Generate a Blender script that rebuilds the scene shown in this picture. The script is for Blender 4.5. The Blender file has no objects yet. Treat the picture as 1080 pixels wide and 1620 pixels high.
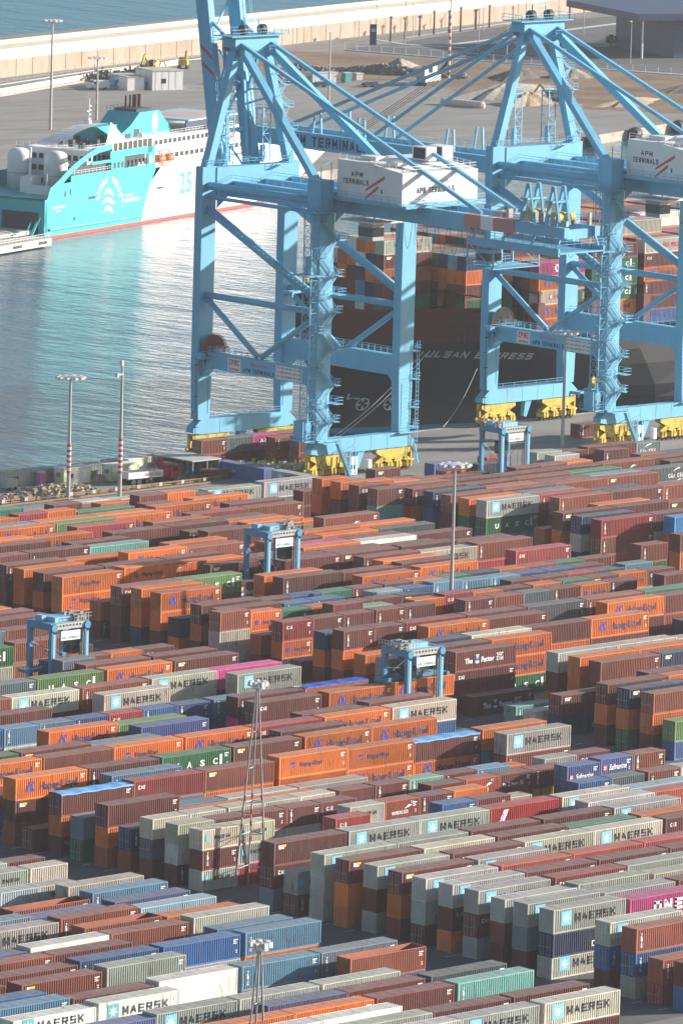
import bpy, bmesh, math, random
from mathutils import Vector, Matrix
import numpy as np
random.seed(7)
S = bpy.context.scene
COL = S.collection
PI = math.pi

# ------------------------------------------------------------------ helpers
class MB:
    """collects quads with material indices and links them as one mesh object"""
    def __init__(s): s.v = []; s.f = []; s.m = []
    def quad(s, a, b, c, d, m=0):
        i = len(s.v); s.v += [a, b, c, d]; s.f.append((i, i+1, i+2, i+3)); s.m.append(m)
    def poly(s, pts, m=0):
        i = len(s.v); s.v += list(pts); s.f.append(tuple(range(i, i+len(pts)))); s.m.append(m)
    def box(s, x0, x1, y0, y1, z0, z1, m=0):
        i = len(s.v)
        s.v += [(x0,y0,z0),(x1,y0,z0),(x1,y1,z0),(x0,y1,z0),(x0,y0,z1),(x1,y0,z1),(x1,y1,z1),(x0,y1,z1)]
        for q in ((0,3,2,1),(4,5,6,7),(0,1,5,4),(1,2,6,5),(2,3,7,6),(3,0,4,7)):
            s.f.append(tuple(i+k for k in q)); s.m.append(m)
    def bar(s, a, b, w, h=None, m=0, w2=None, h2=None, up=(0,0,1)):
        """box beam from a to b; w horizontal width, h other"""
        h = h or w; w2 = w2 or w; h2 = h2 or h
        a = Vector(a); b = Vector(b); d = (b-a).normalized(); u = Vector(up)
        if abs(d.dot(u)) > .98: u = Vector((0,1,0))
        r = d.cross(u).normalized(); u = r.cross(d).normalized()
        i = len(s.v)
        for p, ww, hh in ((a,w,h),(b,w2,h2)):
            for sx, sy in ((-1,-1),(1,-1),(1,1),(-1,1)):
                s.v.append(tuple(p + r*sx*ww/2 + u*sy*hh/2))
        for q in ((0,1,2,3),(7,6,5,4),(0,4,5,1),(1,5,6,2),(2,6,7,3),(3,7,4,0)):
            s.f.append(tuple(i+k for k in q)); s.m.append(m)
    def tube(s, a, b, r, n=8, m=0, r2=None, caps=True):
        r2 = r if r2 is None else r2
        a = Vector(a); b = Vector(b); d = (b-a).normalized()
        u = Vector((0,0,1)) if abs(d.z) < .95 else Vector((1,0,0))
        e = d.cross(u).normalized(); g = e.cross(d)
        i = len(s.v)
        for p, rr in ((a,r),(b,r2)):
            for k in range(n):
                t = 2*PI*k/n; s.v.append(tuple(p + e*math.cos(t)*rr + g*math.sin(t)*rr))
        for k in range(n):
            s.f.append((i+k, i+(k+1)%n, i+n+(k+1)%n, i+n+k)); s.m.append(m)
        if caps:
            s.f.append(tuple(i+k for k in range(n-1,-1,-1))); s.m.append(m)
            s.f.append(tuple(i+n+k for k in range(n))); s.m.append(m)
    def path(s, pts, r, n=5, m=0):
        for a, b in zip(pts[:-1], pts[1:]): s.tube(a, b, r, n, m, caps=False)
    def lathe(s, c, prof, n=16, m=0, axis='z'):
        """prof: list of (radius, height)"""
        i = len(s.v)
        for r, h in prof:
            for k in range(n):
                t = 2*PI*k/n; p = (r*math.cos(t), r*math.sin(t), h)
                if axis == 'y': p = (p[0], p[2], p[1])
                if axis == 'x': p = (p[2], p[0], p[1])
                s.v.append((c[0]+p[0], c[1]+p[1], c[2]+p[2]))
        for j in range(len(prof)-1):
            for k in range(n):
                s.f.append((i+j*n+k, i+j*n+(k+1)%n, i+(j+1)*n+(k+1)%n, i+(j+1)*n+k)); s.m.append(m)
        s.f.append(tuple(i+k for k in range(n-1,-1,-1))); s.m.append(m)
        s.f.append(tuple(i+(len(prof)-1)*n+k for k in range(n))); s.m.append(m)
    def rail(s, a, b, h=1.1, m=0, post=1.6, r=.05):
        """hand rail between two points"""
        a = Vector(a); b = Vector(b); L = (b-a).length; n = max(1, int(L/post))
        for z in (h, h*.55): s.bar(a+Vector((0,0,z)), b+Vector((0,0,z)), r*1.3, r*1.3, m)
        for k in range(n+1):
            p = a + (b-a)*k/n; s.bar(p, p+Vector((0,0,h)), r, r, m)
    def mesh(s, name, mats=()):
        me = bpy.data.meshes.new(name); me.from_pydata(s.v, [], s.f)
        for x in mats: me.materials.append(x)
        if len(mats) > 1: me.polygons.foreach_set('material_index', s.m)
        me.update(); return me
    def build(s, name, mats, parent=None, smooth=False):
        if mats is None: mats = []
        if not isinstance(mats, (list, tuple)): mats = [mats]
        me = s.mesh(name, mats)
        bm = bmesh.new(); bm.from_mesh(me); bmesh.ops.recalc_face_normals(bm, faces=bm.faces); bm.to_mesh(me); bm.free()
        if smooth:
            for p in me.polygons: p.use_smooth = True
        o = bpy.data.objects.new(name, me); COL.objects.link(o)
        if parent is not None: o.parent = parent
        return o

def each(name, m, parent, boxes):
    for q in boxes: b = MB(); b.box(*q); b.build(name, m, parent)
def tag(o, label=None, cat=None, group=None, kind=None):
    if label: o['label'] = label
    if cat: o['category'] = cat
    if group: o['group'] = group
    if kind: o['kind'] = kind
    return o
def empty(name, loc=(0,0,0), rz=0):
    o = bpy.data.objects.new(name, None); COL.objects.link(o); o.location = loc; o.rotation_euler = (0,0,rz); o.empty_display_size = .5
    return o
def copy_tree(o, parent=None):
    c = o.copy(); COL.objects.link(c)
    if parent is not None: c.parent = parent
    for ch in list(o.children): copy_tree(ch, c)
    return c

# ------------------------------------------------------------------ materials
def mat(name, col=(.5,.5,.5), rough=.6, metal=0.0, spec=.3, noise=0.0, nscale=1.0, dirt=None, dirt_amt=.4, dirt_scale=.6, stretch=(1,1,1), bump=0.0, bscale=3.0):
    """painted or mineral surface: base colour broken up by two noises"""
    m = bpy.data.materials.new(name); m.use_nodes = True; nt = m.node_tree; b = nt.nodes['Principled BSDF']
    b.inputs['Roughness'].default_value = rough; b.inputs['Metallic'].default_value = metal
    b.inputs['Specular IOR Level'].default_value = spec
    b.inputs['Base Color'].default_value = (*col, 1)
    if noise or dirt:
        tc = nt.nodes.new('ShaderNodeNewGeometry'); mp = nt.nodes.new('ShaderNodeMapping'); mp.inputs['Scale'].default_value = stretch
        nt.links.new(tc.outputs['Position'], mp.inputs['Vector'])
        n1 = nt.nodes.new('ShaderNodeTexNoise'); n1.inputs['Scale'].default_value = nscale; n1.inputs['Detail'].default_value = 5; n1.inputs['Roughness'].default_value = .65
        nt.links.new(mp.outputs[0], n1.inputs['Vector'])
        r = nt.nodes.new('ShaderNodeMapRange'); r.inputs['From Min'].default_value = .3; r.inputs['From Max'].default_value = .7
        r.inputs['To Min'].default_value = 1-noise; r.inputs['To Max'].default_value = 1+noise
        nt.links.new(n1.outputs['Fac'], r.inputs['Value'])
        mx = nt.nodes.new('ShaderNodeVectorMath'); mx.operation = 'SCALE'; mx.inputs[0].default_value = col
        nt.links.new(r.outputs[0], mx.inputs['Scale']); out = mx.outputs[0]
        if dirt:
            n2 = nt.nodes.new('ShaderNodeTexNoise'); n2.inputs['Scale'].default_value = dirt_scale; n2.inputs['Detail'].default_value = 6
            nt.links.new(mp.outputs[0], n2.inputs['Vector'])
            r2 = nt.nodes.new('ShaderNodeMapRange'); r2.inputs['From Min'].default_value = .48; r2.inputs['From Max'].default_value = .72; r2.inputs['To Max'].default_value = dirt_amt
            nt.links.new(n2.outputs['Fac'], r2.inputs['Value'])
            mi = nt.nodes.new('ShaderNodeMix'); mi.data_type = 'RGBA'; mi.inputs['B'].default_value = (*dirt, 1)
            nt.links.new(r2.outputs[0], mi.inputs['Factor']); nt.links.new(out, mi.inputs['A']); out = mi.outputs['Result']
        nt.links.new(out, b.inputs['Base Color'])
        if bump:
            n3 = nt.nodes.new('ShaderNodeTexNoise'); n3.inputs['Scale'].default_value = bscale; n3.inputs['Detail'].default_value = 6
            nt.links.new(mp.outputs[0], n3.inputs['Vector'])
            bp = nt.nodes.new('ShaderNodeBump'); bp.inputs['Strength'].default_value = bump; bp.inputs['Distance'].default_value = .3
            nt.links.new(n3.outputs['Fac'], bp.inputs['Height']); nt.links.new(bp.outputs[0], b.inputs['Normal'])
    return m

def container_paint(name, roof, src):
    """container steel: colour from the object's own paint property or the mesh's paint attribute, plus rust, dust, scratches and, on roofs, some painted sky sheen"""
    m = bpy.data.materials.new(name); m.use_nodes = True; nt = m.node_tree; N = nt.nodes; Lk = nt.links; b = N['Principled BSDF']
    b.inputs['Roughness'].default_value = .62; b.inputs['Specular IOR Level'].default_value = .25
    at = N.new('ShaderNodeAttribute'); at.attribute_type = src; at.attribute_name = 'paint'
    g = N.new('ShaderNodeNewGeometry'); mp = N.new('ShaderNodeMapping'); mp.inputs['Scale'].default_value = (1,1,1) if roof else (1.6,1,.28)
    Lk.new(g.outputs['Position'], mp.inputs['Vector'])
    # broad fading
    n1 = N.new('ShaderNodeTexNoise'); n1.inputs['Scale'].default_value = .23; n1.inputs['Detail'].default_value = 4
    Lk.new(g.outputs['Position'], n1.inputs['Vector'])
    mr = N.new('ShaderNodeMapRange'); mr.inputs['From Min'].default_value = .3; mr.inputs['From Max'].default_value = .7; mr.inputs['To Min'].default_value = .82; mr.inputs['To Max'].default_value = 1.16
    Lk.new(n1.outputs['Fac'], mr.inputs['Value'])
    sc = N.new('ShaderNodeVectorMath'); sc.operation = 'SCALE'; Lk.new(at.outputs['Color'], sc.inputs[0]); Lk.new(mr.outputs[0], sc.inputs['Scale'])
    # dust; on roofs the grey also paints in part of the sky's reflection
    du = N.new('ShaderNodeMix'); du.data_type = 'RGBA'; du.inputs['B'].default_value = (.30,.27,.25,1) if roof else (.33,.27,.22,1)
    nd = N.new('ShaderNodeTexNoise'); nd.inputs['Scale'].default_value = .5 if roof else .8; nd.inputs['Detail'].default_value = 5; Lk.new(mp.outputs[0], nd.inputs['Vector'])
    rd = N.new('ShaderNodeMapRange'); rd.inputs['From Min'].default_value = .3; rd.inputs['From Max'].default_value = .75
    rd.inputs['To Min'].default_value = .34 if roof else .03; rd.inputs['To Max'].default_value = .62 if roof else .2
    Lk.new(nd.outputs['Fac'], rd.inputs['Value']); Lk.new(rd.outputs[0], du.inputs['Factor']); Lk.new(sc.outputs[0], du.inputs['A'])
    # rust
    ru = N.new('ShaderNodeMix'); ru.data_type = 'RGBA'; ru.inputs['B'].default_value = (.13,.055,.03,1)
    nr = N.new('ShaderNodeTexNoise'); nr.inputs['Scale'].default_value = .9 if roof else 1.3; nr.inputs['Detail'].default_value = 7; nr.inputs['Roughness'].default_value = .7; Lk.new(mp.outputs[0], nr.inputs['Vector'])
    rr = N.new('ShaderNodeMapRange'); rr.inputs['From Min'].default_value = .58; rr.inputs['From Max'].default_value = .68; rr.inputs['To Max'].default_value = .75
    Lk.new(nr.outputs['Fac'], rr.inputs['Value']); Lk.new(rr.outputs[0], ru.inputs['Factor']); Lk.new(du.outputs['Result'], ru.inputs['A'])
    Lk.new(ru.outputs['Result'], b.inputs['Base Color'])
    return m

# ------------------------------------------------------------------ camera, world, sun
F_PX, CAM_H = 11059.46, 180.18
yaw, pit, rol = (math.radians(a) for a in (43.66318338, 8.74858343, 1.60312743))
fwd = Vector((math.sin(yaw)*math.cos(pit), math.cos(yaw)*math.cos(pit), -math.sin(pit)))
rgt = Vector((math.cos(yaw), -math.sin(yaw), 0)); upv = rgt.cross(fwd)
r2_ = rgt*math.cos(rol) + upv*math.sin(rol); u2_ = -rgt*math.sin(rol) + upv*math.cos(rol)
cam = bpy.data.cameras.new('camera'); co = bpy.data.objects.new('camera', cam); COL.objects.link(co)
M = Matrix((( r2_.x, u2_.x, -fwd.x, 0), (r2_.y, u2_.y, -fwd.y, 0), (r2_.z, u2_.z, -fwd.z, CAM_H), (0,0,0,1)))
co.matrix_world = M
cam.sensor_fit = 'VERTICAL'; cam.sensor_height = 36.0; cam.lens = F_PX/1620*36.0
cam.clip_start = 10; cam.clip_end = 60000
S.camera = co

SUN_EL, SUN_AZ = math.radians(16.0), math.radians(116.5)     # azimuth clockwise from +Y
w = bpy.data.worlds.new('World'); S.world = w; w.use_nodes = True; nt = w.node_tree
sky = nt.nodes.new('ShaderNodeTexSky'); sky.sky_type = 'NISHITA'; sky.sun_disc = False
sky.sun_elevation = SUN_EL; sky.sun_rotation = SUN_AZ; sky.air_density = 1.0; sky.dust_density = 1.2; sky.ozone_density = 1.0
nt.links.new(sky.outputs[0], nt.nodes['Background'].inputs['Color']); nt.nodes['Background'].inputs['Strength'].default_value = .075
sl = bpy.data.lights.new('sun', 'SUN'); so = bpy.data.objects.new('sun', sl); COL.objects.link(so)
sl.energy = 5.0; sl.angle = math.radians(.5); sl.color = (1, .94, .86)
sd = Vector((math.sin(SUN_AZ)*math.cos(SUN_EL), math.cos(SUN_AZ)*math.cos(SUN_EL), math.sin(SUN_EL)))
so.rotation_euler = sd.to_track_quat('Z', 'Y').to_euler(); so.location = (900, 800, 300)
S.view_settings.view_transform = 'Standard'; S.view_settings.look = 'None'; S.view_settings.gamma = 1; S.view_settings.exposure = 1.05
S.cycles.max_bounces = 5; S.cycles.diffuse_bounces = 2; S.cycles.glossy_bounces = 3; S.cycles.volume_bounces = 0
S.cycles.use_adaptive_sampling = True; S.cycles.adaptive_threshold = .02
S.cycles.volume_step_rate = 4; S.cycles.volume_max_steps = 64

# ------------------------------------------------------------------ lettering
def text_mesh(txt, h, w=None, bold=.0, shear=0.0, spacing=1.0, name='lettering', align='LEFT'):
    """mesh of a line of capitals h metres high (and w wide), lying in XZ facing -Y, lower left corner at the origin"""
    cu = bpy.data.curves.new('t', 'FONT'); cu.body = txt; cu.size = h/.7; cu.offset = bold*h; cu.shear = shear; cu.space_character = spacing; cu.resolution_u = 2
    o = bpy.data.objects.new('t', cu); COL.objects.link(o)
    dg = bpy.context.evaluated_depsgraph_get()
    me = bpy.data.meshes.new_from_object(o.evaluated_get(dg)); bpy.data.objects.remove(o); bpy.data.curves.remove(cu)
    n = len(me.vertices); a = np.empty(n*3); me.vertices.foreach_get('co', a); a = a.reshape(-1, 3)
    a[:,0] -= a[:,0].min()
    if w: a[:,0] *= w/max(a[:,0].max(), 1e-6)
    b = np.stack([a[:,0], np.zeros(n), a[:,1]], 1); me.vertices.foreach_set('co', b.ravel()); me.materials.clear(); me.update(); me.name = name
    return me
GLYPH = dict(A=[(0,0,.5,1),(.5,1,1,0),(.22,.36,.78,.36)], B=[(0,0,0,1),(0,1,.85,1),(0,.53,.85,.53),(0,0,.9,0),(.88,.55,.88,.98),(.93,.03,.93,.5)], C=[(1,.95,.1,.95),(.04,.98,.04,.02),(.1,.05,1,.05)], D=[(0,0,0,1),(0,1,.75,1),(0,0,.75,0),(.75,1,1,.75),(1,.75,1,.25),(1,.25,.75,0)],
  E=[(0,0,0,1),(0,.95,1,.95),(0,.5,.9,.5),(0,.05,1,.05)], G=[(1,.95,.1,.95),(.04,.98,.04,.02),(.1,.05,1,.05),(.96,.02,.96,.48),(.55,.48,1,.48)], H=[(0,0,0,1),(1,0,1,1),(0,.5,1,.5)], I=[(.5,0,.5,1)], L=[(0,0,0,1),(0,.05,1,.05)], M=[(0,0,0,1),(0,1,.5,.25),(.5,.25,1,1),(1,1,1,0)], N=[(0,0,0,1),(0,1,1,0),(1,0,1,1)],
  O=[(.05,0,.05,1),(.95,0,.95,1),(.05,.95,.95,.95),(.05,.05,.95,.05)], P=[(0,0,0,1),(0,.95,.95,.95),(.95,.98,.95,.45),(0,.48,.95,.48)], R=[(0,0,0,1),(0,.95,.92,.95),(.95,.98,.95,.5),(0,.5,.95,.5),(.5,.5,1,0)], S=[(1,.95,.05,.95),(.05,.98,.05,.5),(.05,.52,.95,.52),(.95,.52,.95,.05),(0,.05,.95,.05)],
  T=[(0,.95,1,.95),(.5,0,.5,.95)], U=[(.05,0,.05,1),(.95,0,.95,1),(.05,.05,.95,.05)], X=[(0,0,1,1),(0,1,1,0)], Y=[(0,1,.5,.5),(1,1,.5,.5),(.5,0,.5,.5)], Z=[(0,.95,1,.95),(1,.95,0,.05),(0,.05,1,.05)], K=[(0,0,0,1),(0,.4,1,1),(.35,.6,1,0)], V=[(0,1,.5,0),(.5,0,1,1)])
def block_text(txt, h, w, th=.17, shear=0.0):
    """heavy sign-painter capitals from straight strokes; same frame as text_mesh"""
    n = len(txt); units = sum(.55 if c == ' ' else (.35 if c == 'I' else 1.0) for c in txt)+.34*(n-1); u = w/units; t = th*h; b = MB(); x = 0.0; k = 0
    for c in txt:
        cw = (.55 if c == ' ' else (.35 if c == 'I' else 1.0))*u
        for (ax, az, bx, bz) in GLYPH.get(c, []):
            iw, ih = cw-t, h-t; p = Vector((x+t/2+ax*iw, 0, t/2+az*ih)); q = Vector((x+t/2+bx*iw, 0, t/2+bz*ih)); d = (q-p).normalized(); nn = Vector((-d.z, 0, d.x))*t/2; e = d*t*.5 if abs(d.x) > .99 or abs(d.z) > .99 else Vector((0,0,0)); y = -.0012*(k % 5); k += 1
            pts = [p-e-nn, q+e-nn, q+e+nn, p-e+nn]; b.quad(*[(v.x+shear*v.z, y, v.z) for v in pts])
        x += cw+.34*u
    return b.mesh('lettering')
def mesh_arrays(me):
    n = len(me.vertices); a = np.empty(n*3); me.vertices.foreach_get('co', a)
    return a.reshape(-1,3), [tuple(p.vertices) for p in me.polygons]
class Deco:
    """flat painted marks on a container side: several coloured pieces at (x, z) on the side plane"""
    def __init__(s): s.v = []; s.f = []; s.m = []
    def add_mesh(s, me, x, z, m, rot=0.0, y=0.0):
        a, fs = mesh_arrays(me); i = len(s.v); c, q = math.cos(rot), math.sin(rot)
        for p in a: s.v.append((x+p[0]*c-p[2]*q, y, z+p[0]*q+p[2]*c))
        for f in fs: s.f.append(tuple(k+i for k in f)); s.m.append(m)
    def poly(s, pts, m, y=0.0):
        i = len(s.v); s.v += [(x, y, z) for x, z in pts]; s.f.append(tuple(range(i, i+len(pts)))); s.m.append(m)
    def rect(s, x, z, w, h, m, y=0.0): s.poly([(x,z),(x+w,z),(x+w,z+h),(x,z+h)], m, y)
    def split(s):
        """one mesh per material: {material: (verts, faces)}"""
        out = {}
        for f, m in zip(s.f, s.m):
            V, Fc, mp = out.setdefault(m, ([], [], {}))
            idx = []
            for k in f:
                if k not in mp: mp[k] = len(V); V.append(s.v[k])
                idx.append(mp[k])
            Fc.append(tuple(idx))
        return {m: (V, Fc) for m, (V, Fc, _) in out.items()}

# ------------------------------------------------------------------ shipping containers
HC, ST = 2.896, 2.591
Y_ROW0, PITCH = 608.12, 4.424
PAL = dict(m=(.175,.045,.038), m2=(.24,.07,.065), r=(.30,.085,.05), r2=(.48,.10,.06), o=(.70,.17,.025), o2=(.46,.13,.05), g=(.47,.47,.43), c=(.58,.54,.44),
           w=(.80,.78,.72), d=(.10,.125,.135), d2=(.34,.36,.33), s=(.19,.26,.31), p=(.45,.50,.55), l=(.12,.28,.42), l2=(.27,.41,.47), b=(.03,.13,.33), b2=(.03,.26,.60),
           b3=(.07,.13,.34), n=(.022,.045,.11), n2=(.03,.07,.18), v=(.10,.12,.27), t=(.20,.47,.41), t2=(.22,.38,.29), G=(.03,.16,.07), G2=(.05,.23,.13), G3=(.14,.26,.09),
           k=(.58,.06,.25), R=(.36,.04,.045), R2=(.60,.03,.035), R3=(.40,.065,.065), y=(.70,.40,.03))
WORD = dict(m='maroon', m2='pinkish maroon', r='red brown', r2='brick red', o='orange', o2='brown orange', g='grey', c='cream grey', w='white', d='dark slate', d2='grey green', s='slate blue',
            p='pale blue grey', l='light steel blue', l2='pale teal blue', b='blue', b2='bright blue', b3='royal blue', n='navy', n2='dark blue', v='violet blue', t='sea green', t2='pale green', G='dark green',
            G2='emerald green', G3='olive green', k='pink', R='crimson', R2='bright red', R3='rose red', y='yellow')
paint_o = container_paint('container_paint', False, 'OBJECT'); roof_o = container_paint('container_roof_paint', True, 'OBJECT')
paint_g = container_paint('container_paint_far', False, 'GEOMETRY'); roof_g = container_paint('container_roof_far', True, 'GEOMETRY')
steel = mat('galvanised_steel', (.42,.42,.41), .45, .6)
rust_frame = mat('dark_gasket', (.03,.03,.032), .7)
INK = dict(K=mat('black_lettering', (.03,.032,.04), .6), W=mat('white_lettering', (.78,.78,.76), .6), N=mat('navy_lettering', (.02,.03,.10), .6), B=mat('pale_blue_emblem', (.16,.52,.72), .6),
           H=mat('blue_emblem', (.03,.06,.36), .6), Y=mat('yellow_label', (.72,.52,.04), .6), P=mat('pink_lettering', (.62,.06,.25), .6), R=mat('red_lettering', (.62,.06,.05), .6), T=mat('teal_lettering', (.12,.42,.42), .6), E=mat('dark_teal_ink', (.10,.12,.13), .6))

def body_mesh(L, H, kind):
    """frame, corrugated sides, front wall and roof; origin at the bottom centre. slots: 0 paint, 1 roof"""
    b = MB(); W = 2.438; x0, x1, y0, y1 = -L/2, L/2, -W/2, W/2
    for x in (x0, x1-.16):                                   # corner posts
        for y in (y0, y1-.16): b.box(x, x+.16, y, y+.16, 0, H)
    for y in (y0, y1-.07):                                   # bottom and top side rails
        b.box(x0+.16, x1-.16, y, y+.07, .02, .2); b.box(x0+.16, x1-.16, y, y+.07, H-.12, H-.002)
    for x in (x0, x1-.09):
        b.box(x, x+.09, y0+.16, y1-.16, .02, .2); b.box(x, x+.09, y0+.16, y1-.16, H-.14, H-.002)
    z0, z1 = .2, H-.12
    def corr(y, sgn, dep):
        n = int(round((L-.32)/.35)); p = (L-.32)/n; pts = []
        for k in range(n):
            xs = x0+.16+k*p
            pts += [(xs, 0), (xs+.30*p, 0), (xs+.46*p, dep), (xs+.84*p, dep)]
        pts.append((x1-.16, 0))
        i = len(b.v)
        for x, d in pts: b.v.append((x, y+sgn*d, z0)); b.v.append((x, y+sgn*d, z1))
        for k in range(len(pts)-1):
            b.f.append((i+2*k, i+2*k+2, i+2*k+3, i+2*k+1) if sgn > 0 else (i+2*k, i+2*k+1, i+2*k+3, i+2*k+2)); b.m.append(0)
    if kind == 'f':                                          # insulated: flat panels with thin joints
        for y, sg in ((y0+.03, 1), (y1-.03, -1)):
            n = 10
            for k in range(n):
                xa = x0+.16+k*(L-.32)/n; xb = xa+(L-.32)/n
                b.box(xa+.02, xb-.02, min(y,y+sg*.02), max(y,y+sg*.02), z0, z1)
            b.quad((x0+.16,y+sg*.03,z0),(x1-.16,y+sg*.03,z0),(x1-.16,y+sg*.03,z1),(x0+.16,y+sg*.03,z1))
    else:
        corr(y0+.012, 1, .07); corr(y1-.012, -1, .07)
    for x, sg in ((x0+.02, 1), (x1-.02, -1)):                # end walls, vertical ribs
        n = 9; p = (W-.32)/n
        for k in range(n):
            ya = y0+.16+k*p
            b.quad((x,ya,z0),(x,ya+p*.5,z0),(x,ya+p*.5,z1-.02),(x,ya,z1-.02))
            b.quad((x,ya+p*.5,z0),(x+sg*.045,ya+p*.6,z0),(x+sg*.045,ya+p*.6,z1-.02),(x,ya+p*.5,z1-.02))
            b.quad((x+sg*.045,ya+p*.6,z0),(x+sg*.045,ya+p*.9,z0),(x+sg*.045,ya+p*.9,z1-.02),(x+sg*.045,ya+p*.6,z1-.02))
            b.quad((x+sg*.045,ya+p*.9,z0),(x,ya+p,z0),(x,ya+p,z1-.02),(x+sg*.045,ya+p*.9,z1-.02))
    if kind == 'x':                                          # open top: inner walls and floor
        b.quad((x0+.1,y0+.1,.2),(x1-.1,y0+.1,.2),(x1-.1,y1-.1,.2),(x0+.1,y1-.1,.2), 1)
        b.quad((x0+.1,y0+.1,.2),(x0+.1,y0+.1,H-.02),(x1-.1,y0+.1,H-.02),(x1-.1,y0+.1,.2), 0)
        b.quad((x0+.1,y1-.1,.2),(x1-.1,y1-.1,.2),(x1-.1,y1-.1,H-.02),(x0+.1,y1-.1,H-.02), 0)
    else:                                                    # roof panels with shallow cross ribs
        n = 8 if L > 8 else 4; p = (L-.18)/n
        for k in range(n):
            xa = x0+.09+k*p
            b.quad((xa,y0+.07,H-.02),(xa+p-.06,y0+.07,H-.02),(xa+p-.06,y1-.07,H-.02),(xa,y1-.07,H-.02), 1)
            b.quad((xa+p-.06,y0+.07,H-.02),(xa+p,y0+.07,H-.045),(xa+p,y1-.07,H-.045),(xa+p-.06,y1-.07,H-.02), 1)
    b.quad((x0+.1,y0+.05,.1),(x0+.1,y1-.05,.1),(x1-.1,y1-.05,.1),(x1-.1,y0+.05,.1), 0)
    return b
BODY = {}
def body(L, H, kind):
    k = (L, H, kind)
    if k not in BODY:
        b = body_mesh(L, H, kind); me = b.mesh('container_body', (paint_o, roof_o)); BODY[k] = (me, np.array(b.v), b.f, b.m)
    return BODY[k]
DOOR = {}
def door(H):
    """one door leaf with two locking bars, hinge side at y=0, facing -X"""
    if H not in DOOR:
        b = MB(); w = 1.03; h = H-.42
        b.box(-.05, 0, 0, w, 0, h)
        for z in (.25, .8, 1.35, 1.9):
            if z+.3 < h: b.box(-.075, -.05, .06, w-.06, z, z+.32)
        m = b.mesh('door', (paint_o,))
        r = MB()
        for y in (.28, .74):
            r.tube((-.11, y, .03), (-.11, y, h-.03), .028, 6)
            r.box(-.13, -.05, y-.05, y+.05, .02, .14); r.box(-.13, -.05, y-.05, y+.05, h-.14, h-.02)
            r.box(-.15, -.1, y-.02, y+.34, 1.0, 1.06)
        DOOR[H] = (m, r.mesh('locking_bars', (steel,)))
    return DOOR[H]
def star(x, z, r, n=7):
    pts = []
    for k in range(2*n):
        a = PI/2 + PI*k/n; q = r if k % 2 == 0 else r*.36
        pts.append((x+math.cos(a)*q, z+math.sin(a)*q))
    return pts
TXT = {}
def T(txt, h, w=None, bold=0, shear=0, spacing=1):
    k = (txt, h, w, bold, shear, spacing)
    if k not in TXT: TXT[k] = block_text(txt, h, w, {'MAERSK': .2, 'ONE': .24, 'CAI': .26, 'HAMBURG S\u00dcD': .2}.get(txt, .19), shear) if w and len(txt) > 1 and all(c in GLYPH or c == ' ' for c in txt) else text_mesh(txt, h, w, bold, shear, spacing)
    return TXT[k]
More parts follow.
